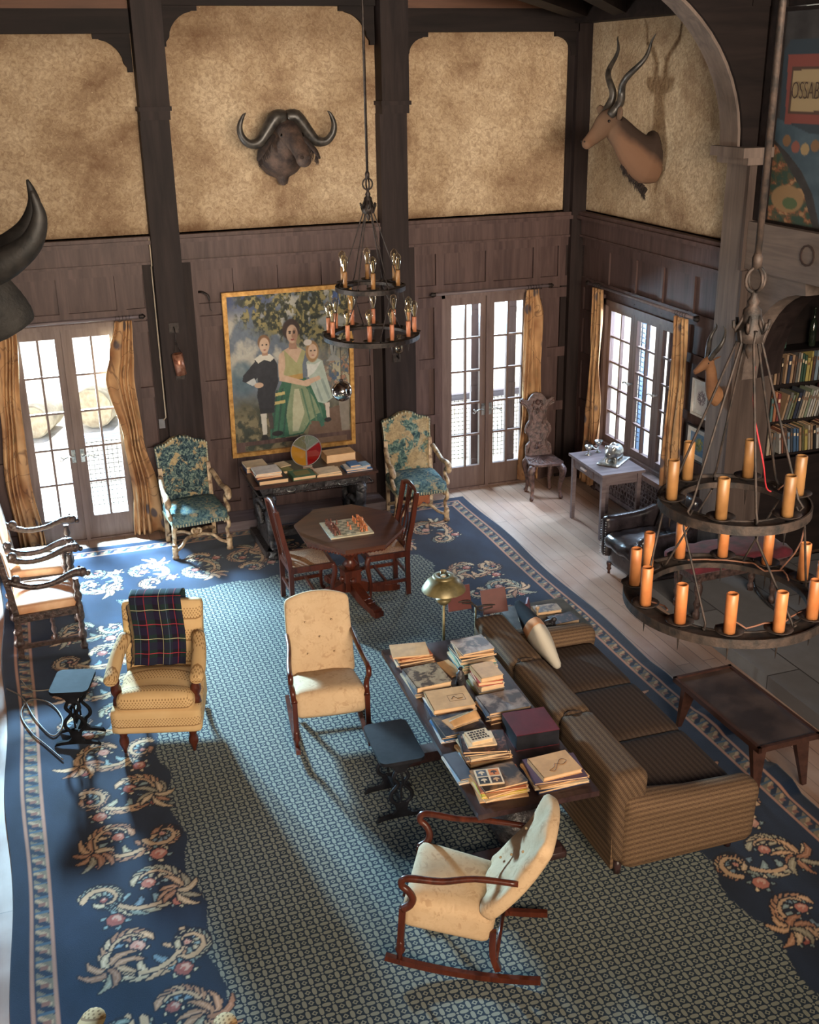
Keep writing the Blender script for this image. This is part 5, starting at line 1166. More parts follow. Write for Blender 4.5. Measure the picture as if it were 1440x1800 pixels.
# ------------------------------------------------------------------ large family portrait
def paint_portrait(U, V):
    n1 = fbm(U, V, 8, 5, 21); n2 = fbm(U, V, 40, 3, 22); n3 = fbm(U, V, 20, 4, 23)
    img = np.zeros(U.shape + (3,)); img[:] = (104, 116, 132)
    over(img, np.clip((n1 - .42) * 6, 0, 1) * (V < .55), (186, 180, 166))
    over(img, np.clip((.5 - U) * 4, 0, 1) * np.clip((.16 - V) * 9, 0, 1), (62, 78, 122))
    fol = np.clip((n3 - .36) * 9, 0, 1) * np.clip((.36 - V + .25 * (U - .5) + .2 * (n1 - .5)) * 9, 0, 1) * np.clip((U - .04) * 9, 0, 1); over(img, fol, (72, 72, 44))
    over(img, fol * (n2 > .55), (150, 134, 76)); over(img, fol * (n2 < .42), (40, 46, 36))
    over(img, np.clip((V - .60 + .1 * (n1 - .5)) * 8, 0, 1), (88, 84, 62)); g = np.clip((V - .68) * 8, 0, 1); over(img, g * (n3 > .54), (128, 116, 84)); over(img, g * (n3 < .42), (54, 62, 52))
    over(img, ell_m(U, V, .10, .52, .13, .13, .4), (84, 110, 124)); over(img, ell_m(U, V, .08, .47, .06, .05, .5), (120, 136, 140))
    over(img, np.clip((U - .62) * 6, 0, 1) * np.clip((V - .30) * 8, 0, 1) * np.clip((.80 - V) * 8, 0, 1), (112, 108, 96))
    mk = np.clip((U - .74) * 8, 0, 1) * np.clip((V - .36) * 8, 0, 1) * np.clip((.72 - V) * 8, 0, 1)
    over(img, mk * (n2 > .58), (170, 120, 96)); over(img, mk * (n2 < .42), (70, 96, 128)); over(img, mk * (n3 > .6), (176, 168, 138))
    over(img, ell_m(U, V, .86, .20, .15, .045, .3), (156, 158, 154)); over(img, poly_m(U, V, [(.78, .22), (.96, .22), (.90, .33), (.88, .42), (.94, .46), (.80, .46), (.85, .42), (.83, .33)]), (144, 146, 142)); over(img, poly_m(U, V, [(.88, .02), (.92, .02), (.94, .10), (.86, .10)]), (58, 84, 138))
    over(img, poly_m(U, V, [(.66, .80), (.98, .74), (1, 1), (.60, 1)]), (112, 84, 66)); over(img, poly_m(U, V, [(.90, .72), (.99, .72), (.99, .93), (.92, .93)]), (140, 130, 118))
    SK = (216, 176, 144); SKD = (176, 128, 100)
    # seated woman
    over(img, poly_m(U, V, [(.42, .56), (.62, .55), (.72, .66), (.80, .80), (.78, .86), (.66, .84), (.58, .92), (.44, .93), (.30, .93), (.30, .80), (.36, .66)]), (46, 106, 78))
    over(img, poly_m(U, V, [(.50, .58), (.58, .57), (.68, .68), (.74, .80), (.64, .84), (.58, .91), (.46, .92), (.44, .78)]), (134, 152, 112)); over(img, poly_m(U, V, [(.52, .62), (.56, .62), (.60, .78), (.54, .90), (.49, .90), (.50, .74)]), (190, 188, 152))
    over(img, (np.sin(U * 130 + V * 26) > .55) * poly_m(U, V, [(.32, .62), (.46, .60), (.44, .92), (.30, .93)]), (34, 78, 66)); over(img, (np.sin(U * 110 - V * 30) > .7) * poly_m(U, V, [(.56, .62), (.66, .62), (.78, .82), (.6, .88)]), (84, 122, 92))
    for (a, c_) in ((.62, .635), (.60, .69)): over(img, poly_m(U, V, [(.33, c_), (.44, c_ - .008), (.44, c_ + .012), (.33, c_ + .02)]), (206, 184, 110))
    over(img, poly_m(U, V, [(.43, .365), (.56, .34), (.63, .38), (.60, .46), (.60, .555), (.44, .565), (.44, .46)]), (174, 170, 112)); over(img, poly_m(U, V, [(.45, .36), (.52, .335), (.60, .365), (.55, .45)]), SK)
    over(img, poly_m(U, V, [(.44, .53), (.60, .52), (.60, .555), (.44, .565)]), (196, 150, 72))
    over(img, poly_m(U, V, [(.405, .385), (.45, .365), (.455, .46), (.43, .54), (.395, .53), (.395, .45)]), SK); over(img, poly_m(U, V, [(.40, .51), (.44, .52), (.64, .58), (.63, .61), (.40, .555)]), SK); over(img, ell_m(U, V, .635, .59, .035, .018), SK)
    over(img, poly_m(U, V, [(.495, .29), (.55, .29), (.56, .36), (.49, .36)]), SKD); over(img, ell_m(U, V, .515, .235, .078, .072, .15), (60, 36, 30)); over(img, ell_m(U, V, .522, .262, .050, .062, .12), SK); over(img, ell_m(U, V, .545, .27, .025, .05, .3), SKD)
    for ex in (.503, .54): over(img, ell_m(U, V, ex, .256, .011, .006), (50, 36, 32)); over(img, ell_m(U, V, ex, .246, .014, .004), (70, 44, 36))
    over(img, ell_m(U, V, .523, .298, .016, .006), (166, 74, 66)); over(img, ell_m(U, V, .524, .276, .008, .012), SKD)
    # boy in dark suit
    over(img, poly_m(U, V, [(.20, .40), (.27, .37), (.35, .39), (.385, .44), (.39, .56), (.36, .62), (.34, .76), (.225, .76), (.205, .64), (.22, .56)]), (36, 38, 48)); over(img, poly_m(U, V, [(.21, .41), (.10, .50), (.09, .535), (.16, .565), (.19, .54), (.24, .50)]), (36, 38, 48))
    over(img, poly_m(U, V, [(.12, .545), (.17, .57), (.21, .565), (.19, .52)]), (206, 208, 206)); over(img, ell_m(U, V, .225, .57, .04, .018), SK)
    over(img, poly_m(U, V, [(.20, .40), (.25, .375), (.33, .375), (.365, .405), (.33, .425), (.28, .41), (.23, .43)]), (222, 214, 196)); over(img, poly_m(U, V, [(.265, .34), (.31, .34), (.315, .385), (.265, .385)]), SKD)
    over(img, ell_m(U, V, .285, .30, .055, .052, .15), (136, 92, 56)); over(img, ell_m(U, V, .288, .32, .044, .052, .12), SK)
    for ex in (.272, .305): over(img, ell_m(U, V, ex, .316, .009, .005), (60, 50, 48))
    over(img, ell_m(U, V, .289, .348, .013, .004), (168, 88, 76))
    over(img, poly_m(U, V, [(.225, .76), (.275, .76), (.27, .90), (.235, .90)]), (210, 204, 190)); over(img, poly_m(U, V, [(.285, .76), (.325, .76), (.33, .86), (.30, .87)]), (70, 60, 58)); over(img, ell_m(U, V, .25, .925, .03, .028), (24, 22, 26)); over(img, ell_m(U, V, .36, .90, .05, .018), (24, 22, 26))
    # girl in pale dress
    over(img, poly_m(U, V, [(.63, .45), (.70, .42), (.77, .45), (.80, .55), (.85, .70), (.78, .735), (.72, .72), (.66, .60)]), (178, 192, 176)); over(img, (np.sin(U * 90 - V * 40) > .5) * poly_m(U, V, [(.70, .58), (.80, .56), (.85, .70), (.74, .72)]), (146, 164, 154))
    over(img, poly_m(U, V, [(.635, .46), (.70, .47), (.76, .45), (.70, .52), (.64, .55)]), (216, 218, 208)); over(img, poly_m(U, V, [(.60, .57), (.74, .545), (.75, .57), (.64, .60)]), SK)
    over(img, ell_m(U, V, .685, .385, .06, .075, .15), (170, 124, 74)); over(img, ell_m(U, V, .69, .385, .042, .050, .12), SK); over(img, ell_m(U, V, .65, .325, .04, .022, .2), (220, 208, 196))
    for ex in (.675, .707): over(img, ell_m(U, V, ex, .38, .009, .005), (60, 50, 48))
    over(img, ell_m(U, V, .691, .41, .012, .004), (172, 88, 80))
    over(img, poly_m(U, V, [(.78, .73), (.82, .73), (.815, .83), (.79, .83)]), (214, 196, 180)); over(img, ell_m(U, V, .80, .845, .032, .016), (28, 26, 28)); over(img, poly_m(U, V, [(.70, .80), (.74, .79), (.77, .88), (.74, .89)]), (52, 106, 86))
    img += (n2[..., None] - .5) * 22 + (n3[..., None] - .5) * 16
    g = img.mean(-1, keepdims=True); return np.clip((g + (img - g) * .85) * .86, 0, 255)
GOLD = mat_noise('gold_leaf_frame', S(158, 112, 56), S(208, 160, 92), 18, .4, bump=.4, metal=.35)
def framed(name, label, cat, W, Hh, fw, dep, fmat, paintfn, nx, nz, M, mat, matw=0, group=None):
    t = thing(name, label, cat, (0, 0, 0), 0, group); t.matrix_world = M
    iw, ih = W - 2 * fw, Hh - 2 * fw
    b = B(); prof_in = fw
    for (x0, x1, z0, z1) in ((-W / 2, W / 2, Hh / 2 - fw, Hh / 2), (-W / 2, W / 2, -Hh / 2, -Hh / 2 + fw), (-W / 2, -W / 2 + fw, -Hh / 2 + fw, Hh / 2 - fw), (W / 2 - fw, W / 2, -Hh / 2 + fw, Hh / 2 - fw)): b.bb(x0, x1, -dep, 0, z0, z1)
    b.build('frame', fmat, t)
    if matw:
        b = B()
        for (x0, x1, z0, z1) in ((-iw / 2, iw / 2, ih / 2 - matw, ih / 2), (-iw / 2, iw / 2, -ih / 2, -ih / 2 + matw), (-iw / 2, -iw / 2 + matw, -ih / 2 + matw, ih / 2 - matw), (iw / 2 - matw, iw / 2, -ih / 2 + matw, ih / 2 - matw)): b.bb(x0, x1, -dep * .4, -dep * .3, z0, z1)
        b.build('mat_board', flat('white_mat_board', S(206, 206, 204), .7), t); iw -= 2 * matw; ih -= 2 * matw
    painted('picture', iw, ih, nx, nz, paintfn, Matrix.Translation((0, -dep * .3, 0)), t, mat)
    return t
framed('oil_portrait', 'gold-framed oil portrait of a seated woman in green with a boy and a girl', 'painting', 1.39, 1.80, .045, .05, GOLD, paint_portrait, 270, 350, Matrix.Translation((-3.447, -.045, 1.635)) @ Matrix.Rotation(R_(2.0), 4, 'X'), CANVAS)
def paint_burst(U, V):
    img = np.zeros(U.shape + (3,)); img[:] = (206, 202, 200); a = np.arctan2((V - .48) * 1.3, U - .5); r = np.hypot(U - .5, (V - .48) * 1.3); k = fbm(U, V, 30, 3, 5)
    over(img, ((r < .36 + .06 * np.sin(a * 26)) & (k > .42)).astype(float), (72, 60, 72)); over(img, (np.sin(a * 30 + k * 6) > .5) * (r < .34), (150, 130, 140)); over(img, (r < .06).astype(float), (220, 214, 210)); return img
def paint_fig(U, V):
    img = np.zeros(U.shape + (3,)); k = fbm(U, V, 12, 4, 6); img[:] = (96, 138, 176); img += (k[..., None] - .5) * 50
    over(img, ell_m(U, V, .55, .5, .26, .36, .3, .3) * (k > .36), (154, 160, 92)); over(img, ell_m(U, V, .5, .62, .16, .2, .4) * (k > .5), (84, 112, 78)); over(img, ell_m(U, V, .6, .4, .1, .2, .4) * (k > .5), (192, 186, 110)); over(img, poly_m(U, V, [(.08, .04), (.40, .04), (.30, .5), (.08, .5)]) * .5, (128, 128, 150)); return np.clip(img, 0, 255)
RW = Matrix.Rotation(R_(-90), 4, 'Z')
framed('framed_print', 'white-framed print of a dark starburst shape hanging above the blue print', 'picture', .30, .36, .022, .025, flat('white_frame', S(198, 194, 190), .5), paint_burst, 60, 72, Matrix.Translation((-.024, -2.66, 1.635)) @ RW, CANVAS, .035)
framed('framed_print', 'dark-framed print with blue ground and yellow-green form hanging below the starburst print', 'picture', .40, .345, .012, .03, flat('dark_thin_frame', S(42, 40, 44), .5), paint_fig, 80, 66, Matrix.Translation((-.024, -2.67, 1.175)) @ RW, CANVAS, .05)

# ------------------------------------------------------------------ things on the posts
COPPER = mat_noise('copper_lantern', S(120, 70, 52), S(190, 140, 116), 20, .35, bump=.1, metal=.6)
t = thing('hanging_lantern', 'copper cylinder lantern hanging on an iron bracket on the left post', 'lantern', (-4.66, -.165, 1.9))
B().box((0, 0, .33), (.10, .012, .10)).build('iron_plate', IRON, t); B().box((.02, 0, -.17), (.09, .012, .08)).build('iron_plate', IRON, t)
b = B(); b.tube([(0, 0, .34), (0, -.06, .32), (0, -.08, .26), (-.005, -.08, .20)], .006, 6, sub=2); b.tube([(0, -.08, .2), (.035, -.08, .10)], .004, 5); b.tube([(0, -.08, .2), (-.03, -.08, .10)], .004, 5); b.build('hook', IRON, t)
b = B(); b.lathe([(.045, -.12), (.055, -.12), (.055, .10), (.045, .10), (.045, -.115)], (.01, -.08, -.02), 16, axis=(-.12, 0, 1)); b.build('shade', COPPER, t)
t = thing('wall_lamp', 'small glass chimney wall lamp on an iron plate on the post right of the portrait', 'wall lamp', (-2.28, -.165, 1.70))
B().box((0, 0, 0), (.09, .012, .10)).build('iron_plate', IRON, t); b = B(); b.tube([(0, 0, .02), (0, -.07, .0), (0, -.08, .06)], .008, 6, sub=2); b.build('arm', IRON, t)
b = B(); b.lathe([(.02, .06), (.045, .09), (.04, .16), (.026, .21), (.03, .27)], (0, -.08, 0), 14); b.build('glass_chimney', BULB, t)
b = B(); b.bb(-4.89, -4.83, -.062, -.05, 1.16, 1.26); o = b.build('light_switch', flat('grey_plate', S(110, 108, 112), .4), None); tag(o, 'grey light switch plate on the panelling at the left of the left post', 'switch')
b = B(); b.tube([(-4.812, -.10, 3.12), (-4.81, -.10, 2.85), (-4.815, -.08, 2.84), (-4.815, -.08, 1.28), (-4.84, -.065, 1.25)], .007, 6); tag(b.build('surface_cable', flat('cream_cable', S(176, 160, 140), .6)), 'pale cable running down the left edge of the left post to the switch', 'cable')
b = B(); b.tube([(-4.36, -.0, 2.54), (-4.33, -.06, 2.55), (-4.28, -.10, 2.52), (-4.27, -.10, 2.47)], .012, 7, sub=3); b.tube([(-4.27, -.10, 2.47), (-4.265, -.10, 2.38), (-4.25, -.10, 2.36)], .004, 5, sub=2); tag(b.build('wall_hook', IRON), 'iron wall hook with dangling chain at the upper left of the portrait', 'hook')

# ------------------------------------------------------------------ chandeliers
def chandelier(c, zl, zu, zc, label, bulbs, offl, offu):
    t = thing('ring_chandelier', label, 'chandelier', (c[0], c[1], zl), 0)
    zu -= zl; zc -= zl; met = IRON if bulbs else RUST
    def ring(r0, r1, z, nm):
        b = B(); b.lathe([(r0, z), (r1, z), (r1, z + .012), (r0, z + .012), (r0, z)], n=56, smooth=False)
        b.lathe([(r1 - .004, z - .012), (r1 + .003, z - .012), (r1 + .003, z + .026), (r1 - .004, z + .026), (r1 - .004, z - .012)], n=56, smooth=False); b.lathe([(r0 - .003, z - .006), (r0 + .003, z - .006), (r0 + .003, z + .018), (r0 - .003, z + .018), (r0 - .003, z - .006)], n=56, smooth=False)
        return b.build(nm, met, t)
    ring(.325, .41, 0, 'lower_ring'); ring(.215, .295, zu, 'upper_ring')
    def candle(a, r, z, m):
        x, y = r * math.cos(a), r * math.sin(a); h = .135 if bulbs else .165; cr = .019 if bulbs else .0235
        b = B(); b.lathe([(cr, 0), (cr, h - .003), (cr - .003, h), (cr - .006, h), (cr - .006, h - .02), (.0, h - .02)], (x, y, z + .02), 14); o = b.build('candle_sleeve', m, t)
        b = B(); b.lathe([(.0, -.004), (.03, -.004), (.055, .010), (.056, .012), (.03, .002), (0, .002)], (x, y, z + .02), 16); b.build('drip_pan', met, o)
        b = B(); b.lathe([(.001, -.10), (.007, -.03), (.006, 0)], (x, y, z), 6); b.build('spike', met, o)
        if bulbs:
            b = B(); b.lathe([(.011, 0), (.014, .01), (.022, .045), (.031, .085), (.032, .10), (.026, .118), (.014, .130), (.004, .138), (0, .14)], (x, y, z + .02 + h), 12); b.build('bulb', BULB, o)
            b = B(); q = z + .02 + h
            for s in (-1, 1): b.tube([(x + s * .004, y, q), (x + s * .008, y, q + .08), (x + s * .003, y, q + .10)], .0014, 4)
            b.build('filament', flat('warm_filament', S(214, 190, 130), .3), o)
    for k in range(12): candle(R_(offl + 30 * k), .367, .012, TERRA if bulbs else CREAMP)
    for k in range(6): candle(R_(offu + 60 * k), .255, zu + .012, CREAMD)
    for k in range(6):
        a = R_(offu + 30 + 60 * k); ca, sa = math.cos(a), math.sin(a)
        b = B(); b.tube([(.235 * ca, .235 * sa, zu + .03), (.25 * ca, .25 * sa, zu + .01), (.262 * ca, .262 * sa, zu + .03), (.24 * ca, .24 * sa, zu + .06), (.045 * ca, .045 * sa, zc - .02), (.06 * ca, .06 * sa, zc + .03)], .0055, 6); b.build('hanging_rod', met, t)
        a2 = R_(offl + 15 + 60 * k); cb, sb = math.cos(a2), math.sin(a2)
        b = B(); b.tube([(.25 * ca, .25 * sa, zu - .005), (.265 * ca, .265 * sa, zu - .03), (.28 * ca, .28 * sa, zu - .012), (.275 * ca, .275 * sa, zu - .04), (.335 * cb, .335 * sb, .04), (.35 * cb, .35 * sb, .016), (.36 * cb, .36 * sb, .03)], .005, 6); b.build('hook_rod', met, t)
    b = B(); b.lathe([(0, zc - .09), (.012, zc - .07), (.018, zc - .05), (.010, zc - .03), (.05, zc - .02), (.055, zc + .02), (.038, zc + .05), (.034, zc + .10), (.018, zc + .115), (.024, zc + .13), (.012, zc + .15), (.012, zc + .17)], n=12)
    for k in range(6): a = R_(60 * k + offu); b.tube([(.03 * math.cos(a), .03 * math.sin(a), zc + .08), (.06 * math.cos(a), .06 * math.sin(a), zc + .02), (.07 * math.cos(a), .07 * math.sin(a), zc + .06)], .007, 5, sub=2)
    b.build('crown', met, t)
    b = B()
    for rot in (0, PI / 2): b.tube([(.042 * math.cos(a) * math.cos(rot), .042 * math.cos(a) * math.sin(rot), zc + .21 + .045 * math.sin(a)) for a in [i / 16 * 2 * PI for i in range(16)]], .007, 6, closed=True)
    b.build('link_ring', met, t)
    b = B(); b.cyl((0, 0, zc + .25), (0, 0, 6.32 - zl), .011 if bulbs else .013); b.lathe([(.018, zc + .25), (.02, zc + .29), (.012, zc + .31)], n=10); b.build('ceiling_rod', met, t)
    return t
chandelier((-3.29, -2.51), 2.50, 2.91, 3.55, 'two-tier black ring chandelier with glass filament bulbs hanging above the chess table', True, 10, 18)
big = chandelier((-3.53, -8.08), 2.565, 2.98, 3.66, 'large rusty two-tier ring chandelier with amber candle sleeves, near the camera at the right', False, 28, -16)
b = B(); b.tube([(.02, -.02, .98), (.03, -.03, .80), (.08, -.05, .60), (.13, -.02, .48), (.15, -.03, .46)], .0035, 5, sub=4); b.build('red_cord', flat('red_cord', S(170, 40, 48), .7), big)
b = B()
for (a0, a1, r_) in ((0, 1.5, .31), (2.2, 3.4, .33), (4.0, 5.6, .32)): b.tube([(r_ * math.cos(lerp(a0, a1, k / 8)) + .02 * math.sin(k * 2), r_ * math.sin(lerp(a0, a1, k / 8)), .03 + .02 * math.sin(k * 1.7) ** 2) for k in range(9)], .004, 5, sub=2)
b.tube([(.22, .02, .44), (.27, 0, .48), (.33, -.02, .42), (.35, .0, .2), (.30, .05, .06)], .004, 5, sub=3); b.build('loose_wires', flat('brown_flex', S(112, 74, 56), .7), big)
t = thing('mirror_ball', 'silvered glass ball hanging on a cord in front of the portrait', 'glass ball', (-3.6, -2.6, 2.07))
b = B(); b.sph((0, 0, 0), .088, 20); b.build('ball', CHROME, t); b = B(); b.cyl((0, 0, .085), (0, 0, .105), .014); b.cyl((0, 0, .10), (0, 0, .418), .003, n=5); b.build('cord', IRON, t)

# ------------------------------------------------------------------ mounted heads
def animal_mesh(b, name, mat, parent, vox=.014, sm=3):
    o = b.build(name, mat, parent); md = o.modifiers.new('skin', 'REMESH'); md.mode = 'VOXEL'; md.voxel_size = vox; md.use_smooth_shade = True
    ms = o.modifiers.new('soften', 'SMOOTH'); ms.iterations = sm; ms.factor = .5; return o
# cape buffalo
t = thing('buffalo_head', 'mounted cape buffalo head with curled horns on the plaster above the portrait', 'mounted animal head', (-3.44, -.03, 3.86))
b = B()
b.tube([(0, -.02, -.02), (0, -.10, .0), (.0, -.24, .10), (.0, -.36, .20)], [(.215, .24), (.21, .23), (.16, .17), (.13, .12)], 18, up=(1, 0, 0), sub=3)
b.tube([(0, -.30, .24), (.02, -.43, .21), (.05, -.56, .11), (.075, -.65, .03), (.08, -.70, -.02)], [(.12, .12), (.11, .11), (.085, .082), (.080, .075), (.065, .06)], 16, up=(1, 0, 0), sub=3)
b.sph((.08, -.68, -.01), .078, 12); b.tube([(0, -.09, -.18), (0, -.11, -.23), (0, -.085, -.26)], .06, 8)
animal_mesh(b, 'head_and_neck', HIDE, t)
for s in (-1, 1):
    b = B(); b.tube([(s * .015, -.36, .36), (s * .10, -.37, .36), (s * .19, -.38, .25), (s * .28, -.39, .14), (s * .38, -.40, .13), (s * .45, -.41, .20), (s * .465, -.42, .29), (s * .43, -.43, .38), (s * .40, -.43, .41)], [(.075, .065), (.085, .07), (.072, .06), (.055, .05), (.045, .04), (.038, .034), (.03, .027), (.016, .016), (.004, .004)], 12, sub=4); b.build('horn', HORN, t)
    b = B(); b.tube([(s * .13, -.36, .20), (s * .20, -.39, .13), (s * .27, -.41, .04), (s * .31, -.41, -.03)], [(.03, .03), (.065, .022), (.06, .022), (.01, .01)], 10, sub=3)
    rnd = random.Random(2)
    for k in range(24): q = rnd.random(); p = Vector((s * lerp(.16, .29, q), -.40, lerp(.16, -.01, q))); b.tube([p, p + Vector((s * rnd.uniform(-.03, .01), 0, -.06)), p + Vector((s * rnd.uniform(-.03, .02), 0, -.09))], [.006, .004, .001], 4)
    b.build('ear', FUR, t)
    b = B(); b.sph((.03 + s * .095, -.47, .20), .022, 8); b.build('eye', flat('glass_eye', S(16, 12, 10), .05), t)
    b = B(); b.sph((.08 + s * .035, -.752, .01), .018, 8, sy=.5); b.build('nostril', FUR, t)
# kudu
def kudum():
    m, t = new_mat('kudu_hide'); v = t.coord(); x = t.xyz(v); n = t.noise(v, 5, 4); s = t.m('SUBTRACT', x[2], t.m('MULTIPLY', x[0], -.75))
    dark = t.ramp(t.m('ADD', t.m('ADD', s, .2), t.m('MULTIPLY', t.m('SUBTRACT', n, .5), .12)), [(.10, S(108, 80, 62)), (.20, S(54, 42, 36))])  # shading of the upper neck put into the hide colour
    head = t.ramp(t.m('MULTIPLY', x[0], -1.0), [(.38, 0.0), (.46, .8), (.62, .8), (.70, 0.3)]); c = t.mix(head, dark, S(92, 72, 58))
    t.set(c, .85, spec=.2); t.bump(t.noise(v, 60, 4), .4, .004); return m
KUDUM = kudum()
t = thing('kudu_head', 'mounted kudu head with tall spiral horns on the plaster of the side wall', 'mounted animal head', (-.07, -1.55, 3.80))
b = B()
b.tube([(0.03, 0, .0), (-.08, 0, .0), (-.19, .0, .06), (-.30, .02, .18), (-.42, .03, .30)], [(.25, .165), (.25, .165), (.19, .135), (.145, .105), (.12, .09)], 18, up=(0, 1, 0), sub=3)
b.tube([(-.40, .03, .36), (-.50, .03, .33), (-.58, .03, .25), (-.66, .03, .18), (-.72, .03, .135)], [(.11, .085), (.12, .08), (.09, .066), (.066, .05), (.052, .042)], 14, up=(0, 1, 0), sub=3)
b.sph((-.70, .03, .145), .055, 10)
animal_mesh(b, 'head_and_neck', KUDUM, t, .012)
b = B(); rnd = random.Random(6)
for k in range(110):
    q = rnd.random(); p = Vector((lerp(-.30, -.03, q), rnd.uniform(-.015, .03), lerp(-.03, -.31, q))); b.tube([p, p + Vector((-.03, 0, -.05)), p + Vector((-.02 + rnd.uniform(-.02, .02), 0, -.10 + rnd.uniform(-.02, .02)))], [.008, .005, .001], 4)
b.build('throat_mane', FUR, t)
for s, tip in ((1, .34), (-1, -.34)):
    b = B(); pts = []; rs = []
    for k in range(41):
        q = k / 40; a = -q * 4.4 * PI * .68 + 1.4; rad = .055 * math.sin(PI * min(1, q * 1.05)) ** .6 * (1 - .3 * q)
        pts.append((-.49 + .26 * q + rad * math.cos(a) * .9, .03 + s * (.05 + .30 * q ** 1.1) + rad * math.sin(a) * s, .40 + .70 * q)); rs.append(.042 * (1 - q) ** .7 + .003)
    b.tube(pts, rs, 10); b.build('horn', HORN, t)
    b = B(); b.tube([(-.42, .03 + s * .08, .37), (-.45, .03 + s * .15, .41), (-.47, .03 + s * .21, .44), (-.48, .03 + s * .25, .45)], [(.02, .018), (.055, .02), (.05, .016), (.004, .004)], 10, up=(1, 0, 0), sub=3); b.build('ear', FAWN, t)
    B().sph((-.52, .03 + s * .078, .345), .014, 8).build('eye', flat('glass_eye', S(16, 12, 10), .05), t)
    B().sph((-.745, .03 + s * .026, .165), .009, 6).build('nostril', FUR, t)
# impala
t = thing('impala_head', 'small mounted impala head with lyre horns on the hewn column above the prints', 'mounted animal head', (-.13, -3.08, 1.84))
b = B()
b.tube([(.0, 0, -.06), (-.05, 0, -.03), (-.09, 0, .06), (-.11, .0, .18), (-.14, 0, .26)], [(.105, .07), (.085, .06), (.062, .052), (.052, .046), (.05, .045)], 14, up=(0, 1, 0), sub=3)
b.tube([(-.11, 0, .29), (-.17, 0, .27), (-.23, 0, .225), (-.29, 0, .19)], [(.052, .046), (.052, .044), (.036, .032), (.022, .02)], 12, up=(0, 1, 0), sub=3)
animal_mesh(b, 'head_and_neck', ORANGEH, t, .008)
for s in (-1, 1):
    b = B(); b.tube([(-.15, s * .02, .30), (-.13, s * .045, .36), (-.10, s * .085, .43), (-.07, s * .095, .50), (-.045, s * .07, .57), (-.06, s * .05, .61)], [.024, .024, .021, .017, .011, .003], 9, sub=4); b.build('horn', HORN, t)
    b = B(); b.tube([(-.12, s * .035, .30), (-.11, s * .08, .33), (-.10, s * .12, .35)], [(.008, .008), (.022, .008), (.002, .002)], 8, sub=3); b.build('ear', ORANGEH, t)
    B().sph((-.17, s * .037, .275), .009, 7).build('eye', flat('glass_eye', S(16, 12, 10), .05), t)
# water buffalo at the left edge, hung on the side wall
t = thing('dark_horned_head', 'huge dark horned animal head jutting in at the left edge of the view', 'mounted animal head', (-7.09, -5.5, 3.45))
b = B()
b.tube([(.06, 0, -.02), (.25, 0, .0), (.50, 0, .10), (.68, 0, .16)], [(.38, .34), (.32, .30), (.26, .24), (.22, .20)], 18, up=(0, 1, 0), sub=3)
b.tube([(.62, 0, .22), (.78, 0, .14), (.90, 0, .02), (.95, 0, -.06)], [(.20, .18), (.18, .16), (.15, .125), (.12, .10)], 16, up=(0, 1, 0), sub=3)
animal_mesh(b, 'head_and_neck', HIDED, t, .02)
for s in (-1, 1):
    b = B(); b.tube([(.74, s * .08, .22), (.84, s * .16, .27), (.97, s * .24, .33), (1.08, s * .30, .42), (1.13, s * .33, .54), (1.11, s * .34, .66)], [.085, .09, .075, .055, .035, .006], 12, sub=5); b.build('horn', HORNB, t)
    B().sph((.86, s * .125, .06), .02, 8).build('eye', flat('glass_eye', S(16, 12, 10), .05), t)
# ------------------------------------------------------------------ books
CN = {'tan': (196, 152, 106), 'cream': (212, 190, 158), 'rust': (168, 92, 58), 'brown': (104, 72, 54), 'dark brown': (64, 46, 40), 'black': (36, 34, 38), 'maroon': (96, 30, 40), 'red': (158, 52, 48),
      'green': (58, 100, 76), 'teal': (92, 138, 134), 'pale green': (150, 164, 132), 'navy': (44, 54, 84), 'blue': (62, 110, 158), 'pale blue': (140, 168, 190), 'grey': (120, 116, 112), 'purple': (84, 64, 84),
      'white': (214, 208, 200), 'yellow': (214, 190, 72), 'orange': (206, 120, 62), 'pink': (196, 120, 118), 'olive': (120, 116, 70), 'slate': (78, 84, 96)}
def bm_(c): return flat('book_cover_' + c.replace(' ', '_'), S(*CN[c]), .5)
def coverart(name, c1, c2, c3, sc_=9, lo=.45):
    m, t = new_mat(name); a = t.noise(t.coord(), sc_, 5, .6, .6); t.set(t.ramp(a, [(lo, S(*c1)), (lo + .06, S(*c2)), (lo + .2, S(*c3))]), .4); return m
ART = {'landscape': coverart('landscape_cover', (92, 80, 76), (150, 124, 108), (176, 156, 140), 7), 'mottled': coverart('mottled_cover', (78, 64, 54), (140, 118, 94), (162, 142, 114), 16), 'dark floral': coverart('dark_floral_cover', (40, 30, 34), (84, 56, 54), (150, 104, 84), 26, .52),
       'gorge': coverart('rocky_cover', (54, 48, 48), (104, 84, 68), (168, 128, 94), 8), 'night': coverart('night_cover', (30, 34, 46), (60, 60, 70), (110, 96, 84), 10), 'grey photo': coverart('grey_photo_cover', (80, 76, 80), (128, 116, 112), (160, 146, 136), 9)}
